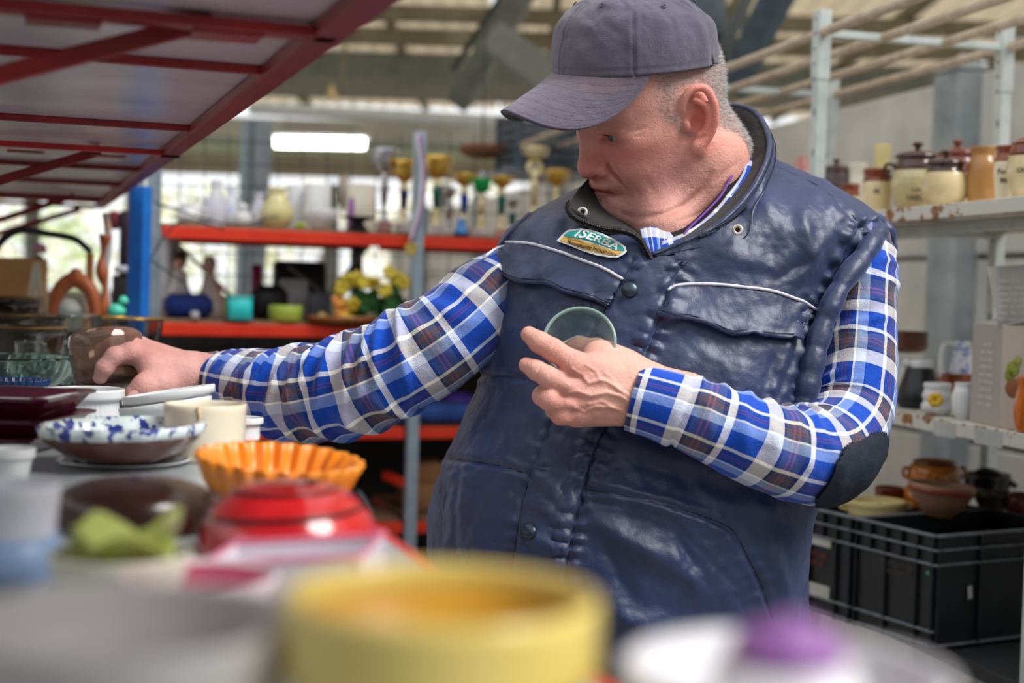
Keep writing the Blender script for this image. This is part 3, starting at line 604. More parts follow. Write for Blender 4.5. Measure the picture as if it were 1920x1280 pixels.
STW = M('cream_stoneware', (228, 208, 164), .22, c2=(212, 188, 138), scale=14, coat=.5); BRG = M('dark_brown_glaze', (72, 34, 24), .16, c2=(46, 22, 20), scale=20, coat=.7); RBG = M('red_brown_glaze', (150, 72, 38), .18, c2=(104, 42, 24), scale=26, coat=.6)
TAN = M('tan_stoneware', (190, 140, 82), .28, c2=(164, 112, 58), scale=16, coat=.4); INKM = M('printed_ink', (92, 80, 64), .7)
def curved_text(s, o, R_, z_, h, face, mat, parent, bold=.02, name='lettering'):
    v, f = text_mesh(s, h, 0, bold); ang0 = math.atan2(face[1], face[0]); q = []
    for a, b, _ in v: an = ang0+a/R_; q.append(o+np.array((math.cos(an)*(R_+.0006), math.sin(an)*(R_+.0006), z_+b)))
    return link(name, (np.array(q), f), mat, parent, smooth=False, fix=False)
def pot(px, ytop, wpx, wo, zsh, prof, mats, name, label, cat_, group=None, knob=False, handles=0, text=None, lid=None, yaw=None, hpx=None):
    """prof: outer radius fractions along the height; mats: (body, upper band, band start fraction)"""
    o = onA(px, wo, zsh); d = (o-EYE)@FW; R_ = wpx/2/FPX*d; H = zOf(o, px, ytop)-o[2]; t_ = thing(name, label, cat_, o, group)
    q = smooth_path([(r_*R_, z_*H) for r_, z_ in prof], 26); q[:, 0] = np.maximum(q[:, 0], .001)
    link('body', lathe(vessel([tuple(a) for a in q], R_*.09), 36, o), mats[0], t_)
    if len(mats) > 1:
        k = [tuple(a+np.array((.0007, 0))) for a in q if a[1] >= mats[2]*H]; link('glaze_band', lathe([(max(k[0][0]-.002, .001), k[0][1])]+k+[(k[-1][0]-R_*.05, k[-1][1]+.0008), (k[-1][0]-R_*.09-.001, k[-1][1]-.002)], 36, o), mats[1], t_)
    fc = EYE-o; fc[2] = 0; fc /= np.linalg.norm(fc); sd = np.cross(ZV, fc)
    if lid:
        L = link('lid', lathe([(R_*lid*1.02, 0), (R_*lid*1.02, R_*.08), (R_*lid*.9, R_*.16), (R_*lid*.55, R_*.26), (R_*.12, R_*.32), (0, R_*.32)], 32, o+ZV*H), mats[1] if len(mats) > 1 else mats[0], t_)
        link('knob', lathe([(R_*.10, 0), (R_*.09, R_*.08), (R_*.22, R_*.20), (R_*.23, R_*.27), (R_*.15, R_*.34), (0, R_*.35)], 20, o+ZV*(H+R_*.30)), mats[1] if len(mats) > 1 else mats[0], L)
    for s_ in ((-1, 1) if handles == 2 else ((handles,) if handles else ())):
        hy = .8*H; link('handle', tube(smooth_path([o+sd*s_*R_*a+ZV*(hy+R_*b) for a, b in ((.82, .12), (1.15, .20), (1.28, 0), (1.12, -.28), (.88, -.34))], 12), R_*.075, 8), mats[1] if len(mats) > 1 else mats[0], t_)
    if text:
        for s, zf, hf, rr_ in text: curved_text(s, o, R_*rr_, H*zf, H*hf, fc, INKM, t_)
    return t_
JAR = [(.86, 0), (.95, .08), (1, .4), (.97, .68), (.88, .8), (.9, .9), (.95, 1)]; BELLY = [(.55, 0), (.75, .12), (.98, .42), (1., .62), (.86, .86), (.78, .94), (.8, 1)]
ROUND = [(.6, 0), (.62, .05), (.9, .2), (1, .48), (.9, .76), (.76, .9), (.8, 1)]; CROCK = [(.78, 0), (.95, .22), (1, .5), (.96, .72), (.72, .86), (.74, .93), (.84, 1)]; POTB = [(.6, 0), (.84, .1), (1, .35), (.98, .8), (1, 1)]
GT = 'stoneware pots on the upper white shelf'
P1 = Z1
pot(1512, 296, 62, .24, P1, BELLY, (M('pink_red_ceramic', (196, 104, 104), .35, c2=(232, 198, 180), scale=60),), 'ornament', 'pink and cream lumpy ceramic ornament left of the near white post', 'ornament', GT)
pot(1506, 330, 60, .10, P1, POTB, (RBG, BRG, .45), 'pot', 'low dark brown pot just left of the near white post', 'pot', GT)
pot(1564, 318, 62, .16, P1, BELLY, (STW, BRG, .62), 'pot', 'cream pot with brown top and small dark knob, just right of the post', 'pot', GT, lid=.8, handles=2)
pot(1592, 346, 36, .05, P1, JAR, (STW, RBG, .62), 'pot', 'smallest cream pot with a red-brown rim on the upper shelf', 'pot', GT, handles=-1)
pot(1604, 308, 50, .20, P1, JAR, (M('ivory_jar', (232, 226, 208), .3),), 'jar', 'plain ivory jar behind the smallest cream pot', 'jar', GT)
pot(1642, 318, 54, .045, P1, JAR, (STW, RBG, .72), 'jar', 'cream mustard jar with red-brown rim, left of the big bean pot', 'jar', GT, text=[('M', .5, .16, .99)])
jg = pot(1650, 272, 32, .24, P1, [(.95, 0), (1, .3), (.86, .6), (.95, 1)], (M('yellow_jug_glaze', (234, 216, 150), .3), ), 'jug', 'slim yellow jug with curved cobalt blue handle behind the mustard jar', 'jug', GT)
o = onA(1672, .22, P1+.055); link('handle', tube(smooth_path([o+np.array((-.012, 0, .018)), o+np.array((.004, 0, .024)), o+np.array((.014, 0, .012)), o+np.array((.014, 0, -.014))], 12), .0048, 10), M('cobalt_glaze', (28, 44, 150), .2, coat=.6), jg)
pot(1716, 296, 92, .085, P1, BELLY, (M('grey_cream_stoneware', (206, 196, 152), .22, c2=(188, 176, 130), coat=.5), BRG, .74), 'bean_pot', 'large lidded bean pot lettered in three lines', 'pot', GT, lid=.86, handles=2, text=[('MOUTARDE', .56, .13, .99), ('DE', .42, .12, .97), ('TABLE', .27, .13, .9)])
pot(1770, 308, 84, .045, P1, ROUND, (STW, BRG, .80), 'pot', 'round cream pot with dark brown lid, in front of the bean pot', 'pot', GT, lid=.84)
pot(1790, 290, 86, .22, P1, BELLY, (STW, M('brick_glaze', (128, 54, 38), .2, coat=.6), .7), 'pot', 'brick-red lidded pot behind the round cream pot', 'pot', GT, lid=.86)
pot(1840, 277, 58, .09, P1, CROCK, (TAN,), 'crock', 'plain tan stoneware crock', 'jar', GT)
pot(1886, 275, 50, .06, P1, [(.85, 0), (.82, .1), (.96, .45), (1, .7), (.8, .86), (.86, 1)], (M('ivory_stoneware', (234, 222, 190), .25, coat=.5), RBG, .72), 'jar', 'ivory jar with handwriting right of the tan crock', 'jar', GT, text=[('Pot de', .55, .13, .99), ('Miel', .40, .13, .97)])
pot(1926, 268, 78, .04, P1, BELLY, (STW, RBG, .74), 'pot', 'cream pot with red-brown shoulders cut by the right edge of the photo', 'pot', GT, lid=.6, text=[('GRAISSE', .5, .11, 1.0)])
# -------- middle shelf
P2 = Z2; GM = 'crockery on the middle white shelf'
pot(1690, 672, 42, .17, P2, JAR, (M('white_mug_glaze', (226, 224, 218), .25, coat=.4),), 'mug', 'white mug under the brown bowl beside the sleeve', 'mug', GM)
_o = onA(1702, .17, P2); t_ = pot(1702, 622, 74, .17, P2+.105*.82, POTB, (M('chestnut_glaze', (98, 54, 30), .2, c2=(70, 36, 20), coat=.6),), 'bowl', 'chestnut brown bowl stacked on the white mug', 'bowl', GM)
BLK = M('black_satin', (26, 30, 34), .3, c2=(16, 20, 22))
t_ = pot(1722, 690, 82, .08, P2, [(.85, 0), (1, .12), (.96, .4), (.74, .78), (.62, 1)], (BLK,), 'pitcher', 'black satin pitcher with a white pouring rim', 'pitcher', GM)
o = np.array(t_.location); d = (o-EYE)@FW; zt_ = zOf(o, 1722, 690)-o[2]; link('pouring_rim', lathe([(.019, -.004), (.022, .004), (.0225, .014), (.0205, .015), (.019, .005)], 28, o+ZV*zt_), WHT, t_); link('spout', tube([o+ZV*(zt_+.006)-NA*.018, o+ZV*(zt_+.012)-NA*.030], [.008, .006], 8), WHT, t_)
t_ = pot(1756, 718, 58, .035, P2, [(.7, 0), (.98, .15), (1, .3), (.86, .42), (.96, .6), (.84, .78), (.9, .92), (.86, 1)], (WHT,), 'mug', 'white ribbed mug with a yellow flower', 'mug', GM)
o = np.array(t_.location); fc = (EYE-o)*[1, 1, 0]; fc /= np.linalg.norm(fc); sd = np.cross(ZV, fc); R_ = 29/FPX*((o-EYE)@FW); H = zOf(o, 1756, 718)-o[2]
for k in range(6):
    a = k*math.pi/3; c = o+fc*R_*.99+sd*R_*(.28*math.cos(a)-.1)+ZV*(H*.5+R_*.28*math.sin(a)); link('petal', xf((lathe([(0, -.001), (.0055, -.0008), (.0055, .0012), (0, .002)], 12)), c, zto(fc)), M('mug_yellow', (240, 196, 40), .4), t_)
pot(1806, 718, 46, .04, P2, ROUND, (WHT,), 'cup', 'plain white rounded cup left of the grey gift box', 'cup', GM)
t_ = pot(1802, 640, 44, .20, P2+.03, [(.8, 0), (1, .3), (.8, .7), (.7, 1)], (M('delft_glaze', (226, 230, 238), .25, c2=(120, 150, 206), scale=110, lo=.42, hi=.5, coat=.5),), 'jug', 'blue and white jug with a thick loop handle', 'jug', GM, handles=0)
o = np.array(t_.location); H = zOf(o, 1802, 640)-o[2]; link('handle', tube(smooth_path([o-NA*.012+ZV*H*.9, o-NA*.034+ZV*H*.95, o-NA*.042+ZV*H*.6, o-NA*.036+ZV*H*.2, o-NA*.014+ZV*H*.1], 14), .0055, 9), WHT, t_)
pot(1790, 700, 70, .19, P2, POTB, (RBG,), 'bowl', 'red-brown bowl carrying the blue and white jug', 'bowl', GM)
# gift box: closed tall box and the printed lid flap
BOXG = M('grey_card', (176, 170, 164), .7, c2=(166, 160, 154), scale=5); BOXL = M('light_grey_card', (206, 204, 200), .7)
o = onA(1850, .07, P2); d = (o-EYE)@FW; u1 = rz(-14.04)
def gbox():
    g = thing('gift_box', 'tall open grey gift box printed with pale lines of text and fruit', 'box', o)
    a = onA(1818, .03, P2); b = onA(1874, .03-.012, P2); dr = b-a; W = np.linalg.norm(dr); ex = dr/W; nz_ = np.cross(ex, ZV); nz_ = nz_ if nz_@FW < 0 else -nz_; H = zOf(a, 1820, 606)-P2
    Rb = np.stack([ex, -nz_, ZV], 1); D_ = .07
    link('front_panel', box(a+ex*W/2-nz_*.001+ZV*H/2, (W, .002, H), Rb), BOXG, g, smooth=False)
    sd_ = np.array(b)+0; e2 = (ex*.93-nz_*.37); e2 /= np.linalg.norm(e2); n2_ = np.cross(e2, ZV); n2_ = n2_ if n2_@FW < 0 else -n2_; W2 = .10
    link('picture_panel', box(b+e2*W2/2+ZV*H/2, (W2, .002, H), np.stack([e2, -n2_, ZV], 1)), M('picture_card', (196, 184, 172), .6, c2=(186, 172, 158), scale=8), g, smooth=False)
    link('back_panel', box(a+ex*W/2-nz_*D_+ZV*H/2, (W+.03, .002, H), Rb), BOXG, g, smooth=False)
    link('top_flap', box(a+ex*W/2-nz_*.02+ZV*(H+.004), (W, .04, .002), Rb@rax((1, 0, 0), 12)), BOXL, g, smooth=False)
    # raised lid flap, leaning back, text
    c0 = b+ZV*H-ex*.0; F_ = np.zeros((6, 6, 3)); 
    tl, tr_, bl, br_ = (1853, 500), (1960, 494), (1873, 612), (1960, 612); dd = (b-EYE)@FW
    for i, v in enumerate(np.linspace(0, 1, 6)):
        for j, u in enumerate(np.linspace(0, 1, 6)): x = (tl[0]*(1-u)+tr_[0]*u)*(1-v)+(bl[0]*(1-u)+br_[0]*u)*v; y = (tl[1]*(1-u)+tr_[1]*u)*(1-v)+(bl[1]*(1-u)+br_[1]*u)*v; F_[i, j] = P(x, y, dd+.03*(1-v)+.012*math.sin(u*3))
    link('lid_flap', slab(F_, .002, -FW), BOXL, g)
    TXT = M('pale_print', (232, 230, 226), .7)
    def tl_(s, px, py, wp, off, hh): 
        v, f = text_mesh(s, 1., 0, .01); w = v[:, 0].max()-v[:, 0].min(); sc = wp/w; q = np.array([P(px+a*sc, py-b_*hh, dd+off) for a, b_, _ in v]); return q, f
    for k, s in enumerate(('what is on your', 'plate tonight', 'what is in the pot', 'and a slice', 'for a while', 'let it rest', 'served warm')):
        q, f = tl_(s, 1905, 526+12*k, 66, -.001+.027*(1-(26+12*k)/112.), 10); link('lettering', (q, f), TXT, g, smooth=False, fix=False)
    for k in range(9):
        v, f = text_mesh(('open lid', 'pour slowly', 'stir and wait', 'simmer low', 'keep it warm', 'add some salt', 'taste again', 'share around', 'serve at table')[k], .0095, 0, .02); v = v*[1, 1, 1]
        q = np.array([a+ex*(W/2+p_[0]*.9)+nz_*.0008+ZV*(H*(.80-.075*k)+p_[1]) for p_ in v]); link('lettering', (q, f), TXT, g, smooth=False, fix=False)
    for k, (x, z_, r_, c_) in enumerate(((.022, .10, .012, (150, 160, 60)), (.030, .115, .008, (170, 176, 80)), (.016, .088, .009, (140, 150, 56)), (.024, .065, .015, (150, 92, 60)), (.040, .062, .012, (126, 66, 50)))):
        c = b+e2*x+n2_*.0016+ZV*(H*.5+(z_-.085)*.8); link('printed_fruit', xf(lathe([(0, 0), (r_, 0), (r_*.9, .0006), (0, .0006)], 12), c, zto(n2_)), M('fruit_print_%d' % k, c_, .6), g)
gbox()
DBR = M('dark_brown_mug_glaze', (46, 28, 30), .25, c2=(34, 20, 22), coat=.5)
pot(1914, 655, 48, .055, P2, [(.62, 0), (.9, .15), (1, .4), (.86, .6), (.9, 1)], (DBR,), 'mug', 'dark brown lettered mug before the gift box', 'mug', GM, text=[('MOCHA', .72, .16, .9)])
pot(1922, 706, 44, .012, P2, [(.7, 0), (.95, .2), (1, .45), (.78, .8), (.8, 1)], (M('orange_glaze', (226, 128, 30), .2, c2=(196, 98, 16), coat=.7),), 'vase', 'glossy orange vase at the right edge of the photo', 'vase', GM)
for k, (x0, x1, y0) in enumerate(((1752, 1792, 782), (1828, 1880, 790))):
    a = onA(x0, -.0165, Z2-.002); b = onA(x1, -.0165, Z2-.002); m_ = (a+b)/2; solo('price_label', box(m_-ZV*.011, (.002, np.linalg.norm(b-a), .024), RAx@rax((0, 0, 1), 0), .0004), M('grey_tape', (188, 190, 188), .5), ['curled grey label on the shelf edge below the flowered mug', 'wider grey label on the shelf edge below the gift box'][k], 'label', smooth=False)
# -------- lower shelf: black crates of crockery
CRT = M('black_crate_plastic', (30, 34, 40), .38, c2=(20, 24, 28), scale=24, bump=.0004, bscale=200); CRL = M('pale_crate_edge', (128, 134, 142), .5, c2=(92, 98, 106), scale=50)  # ledge colour paler than the crate walls
zt_ = nearc[2]
def crate(c0, ex, ey, Wx, Wy, H, z0_, label, strips=False):
    """c0 near corner; ex runs right, ey runs away to the left"""
    t_ = thing('plastic_crate', label, 'crate', np.array([c0[0], c0[1], z0_]), 'black crates on the lower white shelf'); c0 = np.array([c0[0], c0[1], z0_])
    Rc = np.stack([ex, ey, ZV], 1); th_ = .004
    def bb(x, y, z, dx, dy, dz, nm, m=CRT, b=.001): return link(nm, box(c0+ex*x+ey*y+ZV*z, (dx, dy, dz), Rc, b), m, t_, smooth=False)
    for (y,) in ((0,), (Wy,)): bb(Wx/2, y, H/2, Wx, th_, H, 'side_wall')
    for (x,) in ((0,), (Wx,)): bb(x, Wy/2, H/2, th_, Wy, H, 'side_wall')
    bb(Wx/2, Wy/2, .003, Wx, Wy, .006, 'crate_floor')
    for z_, w_ in ((H-.001, .012), (H*.87, .008), (H*.74, .008)):   # rim and two ledges, near two faces
        bb(Wx/2, -.005, z_, Wx+.012, w_, .0035, 'ledge', CRL); bb(-.005, Wy/2, z_, w_, Wy+.012, .0035, 'ledge', CRL); bb(Wx/2, Wy+.003, z_, Wx, .008, .0035, 'ledge', CRL); bb(Wx+.003, Wy/2, z_, .008, Wy, .0035, 'ledge', CRL)
    for z_ in (.006, H*.16): bb(-.005, Wy/2, z_, .008, Wy+.008, .0035, 'ledge', CRL)
    bb(Wx/2, -.005, .006, Wx+.008, .008, .0035, 'ledge', CRL)
    n = 5
    for k in range(n+1):
        y = Wy*k/n; full = k in (0, n, 3, 1); bb(-.005, y, H*.5 if full else H*.87, .008, .003, H if full else H*.26, 'rib')
    for k, x in enumerate((0, .30*Wx, Wx)): bb(x, -.005, H*.5, .003, .008, H, 'rib')
    return t_, c0
q2 = P(1500, 945, 1)-EYE; q2 = EYE+q2*((zt_-EYE[2])/q2[2]); ey = q2-nearc; ey[2] = 0; LY = np.linalg.norm(ey); ey /= LY; ex = np.array([-ey[1], ey[0], 0]); ex = ex if ex[0] > 0 else -ex
for ch in rs.children:   # the lower boards sit where the crates stand
    pass
cr1, o1 = crate(nearc, ex, ey, .29, .172, Hc, zb_, 'nearest black plastic crate, its corner towards us')
cr2, o2 = crate(nearc+ey*.186, ex, ey, .29, .172, Hc, zb_, 'black crate with two white strips, partly behind the vest')
Rc = np.stack([ex, ey, ZV], 1)
WSP = M('white_strip', (196, 196, 190), .7)
for z_, h_ in ((Hc*.70, .016), (Hc*.22, .022)): link('white_strip', box(o2+ey*.10-ex*.0045+ZV*z_, (.003, .10, h_), Rc), WSP, cr2, smooth=False)
def ctext(s, org, h, m, par, yy):
    v, f = text_mesh(s, h, 0, .02); q = np.array([org-ex*.0052-ey*a+ZV*b for a, b, _ in v]); link('lettering', (q, f), m, par, smooth=False, fix=False)
ctext('PROPERTY OF', o2+ey*.10+ZV*Hc*.56, .013, M('dull_red_print', (120, 50, 44), .7), cr2, 0); ctext('THE DEPOT', o2+ey*.10+ZV*Hc*.48, .013, M('dull_red_print', (120, 50, 44), .7), cr2, 0)
ctext('PROPERTY OF', o1+ey*.08+ZV*Hc*.66, .012, M('dim_print', (78, 66, 66), .7), cr1, 0); ctext('THE DEPOT', o1+ey*.08+ZV*Hc*.59, .012, M('dim_print', (78, 66, 66), .7), cr1, 0)
link('green_sticker', xf(lathe([(0, 0), (.0035, 0), (.0035, .0006), (0, .0006)], 14), o1+ey*.010-ex*.006+ZV*Hc*.66, zto(-ex)), M('sticker_green', (40, 170, 140), .4), cr1)
link('white_sticker', box(o1+ex*.068-ey*.0055+ZV*Hc*.48, (.009, .001, .020), Rc@rax((0, 1, 0), -6)), WSP, cr1, smooth=False)
# crockery heaped in and behind the crates
solo('packing_layer', box(o1+ex*.145+ey*.179+ZV*(Hc-.040), (.27, .33, .004), Rc), M('dark_felt', (40, 38, 36), .9), 'dark felt layer inside the crates under the crockery', 'felt', smooth=False)
def heap(px, py_top, py_bot, wpx, d, prof, m, name, label, band=None, parts=(), tilt_=0, catg='bowl'):
    z_b = P(px, py_bot, d)[2]; o = P(px, py_bot, d); H = P(px, py_top, d)[2]-z_b; R_ = wpx/2/FPX*d; t_ = thing(name, label, catg, o, 'crockery heaped in the black crates')
    q = smooth_path([(a*R_, b*H) for a, b in prof], 20); Rt = rax((0, 1, 0), tilt_)
    link('body', lathe(vessel([tuple(a) for a in q], R_*.07), 40, o, Rt), m, t_)
    if band: k = [tuple(a+np.array((.0006, 0))) for a in q if band[1]*H <= a[1] <= band[2]*H]; link('glaze_band', lathe([(k[0][0]-.002, k[0][1])]+k+[(k[-1][0]-.002, k[-1][1])], 40, o, Rt), band[0], t_)
    if 'lugs' in parts:
        for s_ in (-1, 1): link('handle', tube(smooth_path([o+RT*s_*R_*a+ZV*H*b for a, b in ((.9, .75), (1.16, .80), (1.16, .55), (.92, .5))], 8), R_*.07, 7), m, t_)
    if 'eye' in parts: link('handle', xf(lathe([(R_*.10+R_*.035*math.cos(k), R_*.035*math.sin(k)) for k in np.linspace(0, 2*np.pi, 8)], 14), o-FW*R_*.96+ZV*H*.5-RT*R_*.2, zto(-FW)), m, t_)
    return t_
AMB = M('amber_glaze', (216, 134, 32), .16, c2=(186, 104, 16), scale=14, coat=.8); TPK = M('pinkish_tan_stoneware', (182, 142, 116), .45, c2=(160, 120, 96), scale=22); BRK = M('brick_band_glaze', (160, 78, 50), .3, coat=.4); CRM = M('butter_cream_glaze', (232, 218, 160), .2, c2=(222, 204, 140), coat=.6)
BOWL = [(.36, 0), (.42, .06), (.7, .35), (.93, .72), (.97, .78), (1, 1)]; CASS = [(.6, 0), (.9, .2), (1, .5), (.95, .8), (.78, .94), (.82, 1)]; LOW = [(.86, 0), (.95, .2), (.97, .6), (1, .8), (1, 1)]
heap(1750, 864, 925, 98, 2.52, CASS, AMB, 'casserole', 'amber glazed casserole with a dark rim, highest in the crates', band=(BRG, .90, 1.0), parts=('lugs', 'eye'), catg='casserole')
heap(1752, 903, 962, 116, 2.54, CASS, AMB, 'casserole', 'second amber casserole, underneath the dark-rimmed one', catg='casserole')
heap(1760, 908, 968, 124, 2.40, BOWL, TPK, 'bowl', 'wide pinkish tan bowl with a brick-red band', band=(BRK, .76, .97), tilt_=4)
heap(1642, 938, 970, 112, 2.50, LOW, CRM, 'dish', 'butter-cream round dish with small lugs beside the elbow', parts=('lugs',), catg='dish')
heap(1668, 913, 936, 56, 2.60, LOW, RBG, 'dish', 'red-brown dish behind the butter-cream dish', catg='dish')
heap(1862, 922, 968, 76, 2.50, BOWL, M('olive_grey_glaze', (92, 84, 66), .25, c2=(60, 44, 34), coat=.6), 'bowl', 'olive-grey glazed bowl right of the pinkish tan bowl')
heap(1910, 924, 970, 48, 2.46, CASS, M('dark_red_glaze', (96, 44, 34), .2, coat=.6), 'pot', 'dark red pot at the right edge behind the crate', catg='pot')
t_ = heap(1850, 888, 925, 86, 2.66, LOW, M('black_enamel', (18, 20, 24), .2, coat=.5), 'pan', 'black enamel pan with an arched handle behind the bowls', catg='pan')
link('handle', tube(smooth_path([P(1812, 905, 2.66), P(1835, 884, 2.64), P(1868, 886, 2.64), P(1905, 912, 2.64)], 14), .006, 8), M('black_enamel', (18, 20, 24)), t_)
# ================================================================== THE MAN
# ---- signed-distance sculpting: smooth unions of round cones and ellipsoids, meshed by surface nets
class Sculpt:
    def __init__(s, lo, hi, h):
        s.lo = np.array(lo, float); s.h = h; s.n = np.ceil((np.array(hi)-s.lo)/h).astype(int)+1
        s.g = np.full(tuple(s.n), .2, np.float32)
    def _sub(s, lo, hi):
        a = np.clip(np.floor((np.array(lo)-s.lo)/s.h).astype(int), 0, s.n); b = np.clip(np.ceil((np.array(hi)-s.lo)/s.h).astype(int)+1, 0, s.n)
        if (b <= a).any(): return None, None
        ax = [s.lo[i]+s.h*np.arange(a[i], b[i]) for i in range(3)]
        return tuple(slice(a[i], b[i]) for i in range(3)), np.stack(np.meshgrid(*ax, indexing='ij'), -1).astype(np.float32)
    def _put(s, sl, d, k, op):
        g = s.g[sl]
        if op == 'add':
            h = np.clip(.5+.5*(g-d)/k, 0, 1); s.g[sl] = g*(1-h)+d*h-k*h*(1-h)
        else:
            h = np.clip(.5-.5*(g+d)/k, 0, 1); s.g[sl] = g*(1-h)+(-d)*h+k*h*(1-h)
    def cone(s, a, b, ra, rb=None, k=.01, op='add'):
        rb = ra if rb is None else rb; a = np.array(a, float); b = np.array(b, float); m = max(ra, rb)+k+.03
        sl, X = s._sub(np.minimum(a, b)-m, np.maximum(a, b)+m)
        if sl is None: return
        ab = (b-a).astype(np.float32); t = np.clip(((X-a.astype(np.float32))@ab)/max(float(ab@ab), 1e-12), 0, 1)
        d = np.linalg.norm(X-a.astype(np.float32)-t[..., None]*ab, axis=-1)-(ra+(rb-ra)*t)
        s._put(sl, d, k, op)
    def chain(s, pts, rs, k=.01, op='add'):
        if np.isscalar(rs): rs = [rs]*len(pts)
        for i in range(len(pts)-1): s.cone(pts[i], pts[i+1], rs[i], rs[i+1], k, op)
    def ell(s, c, r, R=None, k=.01, op='add'):
        r = np.array(r, float); m = r.max()+k+.03; c = np.array(c, float)
        sl, X = s._sub(c-m, c+m)
        if sl is None: return
        q = X-c.astype(np.float32)
        if R is not None: q = q@np.asarray(R, np.float32)
        k0 = np.linalg.norm(q/r, axis=-1); k1 = np.linalg.norm(q/(r*r), axis=-1)+1e-9
        s._put(sl, (k0*(k0-1)/k1).astype(np.float32), k, op)
    def mesh(s):
        g = s.g; ins = g < 0; nx, ny, nz = g.shape
        c = np.zeros((nx-1, ny-1, nz-1), np.int8)
        for i in (0, 1):
            for j in (0, 1):
                for k in (0, 1): c += ins[i:nx-1+i, j:ny-1+j, k:nz-1+k]
        act = (c > 0) & (c < 8); ci = np.argwhere(act); idx = np.full(act.shape, -1, np.int64); idx[act] = np.arange(len(ci))
        acc = np.zeros((len(ci), 3)); cnt = np.zeros(len(ci))
        cr = [(i, j, k) for i in (0, 1) for j in (0, 1) for k in (0, 1)]
        for p in cr:
            for a in range(3):
                if p[a]: continue
                q = list(p); q[a] = 1
                ga = g[tuple((ci+p).T)]; gb = g[tuple((ci+q).T)]; x = (ga < 0) != (gb < 0)
                t = np.where(x, ga/np.where(x, ga-gb, 1), 0); pt = np.array(p)+t[:, None]*(np.array(q)-np.array(p))
                acc += pt*x[:, None]; cnt += x
        V = s.lo+s.h*(ci+acc/cnt[:, None]); F = []
        for a in range(3):
            b, d = (a+1) % 3, (a+2) % 3
            sl0 = [slice(1, -1)]*3; sl0[a] = slice(0, -1); sl1 = [slice(1, -1)]*3; sl1[a] = slice(1, None)
            A = ins[tuple(sl0)]; B = ins[tuple(sl1)]; e = np.argwhere(A != B); off = np.ones(3, int); off[a] = 0; e = e+off
            eb = np.zeros(3, int); eb[b] = 1; ed = np.zeros(3, int); ed[d] = 1
            q = np.stack([idx[tuple((e-o).T)] for o in (0*eb, eb, eb+ed, ed)], 1)
            fl = ins[tuple(e.T)]; q[fl] = q[fl][:, ::-1]; F.append(q[(q >= 0).all(1)])
        return V, np.concatenate(F)
def relax(V, F, it=2):
    for _ in range(it):
        s = np.zeros_like(V); c = np.zeros(len(V))
        for a, b in ((0, 1), (1, 2), (2, 3), (3, 0)):
            np.add.at(s, F[:, a], V[F[:, b]]); np.add.at(c, F[:, a], 1); np.add.at(s, F[:, b], V[F[:, a]]); np.add.at(c, F[:, b], 1)
        V = V*.5+.5*s/c[:, None]
    return V
def sm(x, a, b): t = np.clip((x-a)/(b-a), 0, 1); return t*t*(3-2*t)
def blob(p, c, r): return np.exp(-((np.asarray(p)-c)**2/np.array(r)**2).sum(-1))
SRGB = lambda c: np.array(lin(c)[:3])

# ---- head frame: x forward (face), y to his left, z up
def _frame(y, p, r):
    y, p, r = np.radians([y, p, r]); F_ = np.array([-np.sin(y)*np.cos(p), -np.cos(y)*np.cos(p), -np.sin(p)])
    L = np.array([np.cos(y), -np.sin(y), 0]); U = np.cross(F_, L); L2 = L*np.cos(r)+U*np.sin(r); return np.stack([F_, L2, np.cross(F_, L2)], 1)
HR = _frame(66, 22, -12); HO = P(1300, 238, 1.58)-.07*HR[:, 1]
def hw(p): return np.asarray(p, float)@HR.T+HO
def hl(w): return (np.asarray(w)-HO)@HR
def sd_poly(q, poly):
    """distance in px from points q (n,2) to a polyline, plus arc position"""
    best = np.full(len(q), 1e9); arc = np.zeros(len(q)); acc = 0
    for a, b in zip(poly[:-1], poly[1:]):
        a = np.array(a, float); b = np.array(b, float); ab = b-a; L = np.linalg.norm(ab); tt = np.clip(((q-a)@ab)/(L*L), 0, 1)
        d = np.linalg.norm(q-a-tt[:, None]*ab, axis=1); m = d < best; best = np.where(m, d, best); arc = np.where(m, acc+tt*L, arc); acc += L
    return best, arc
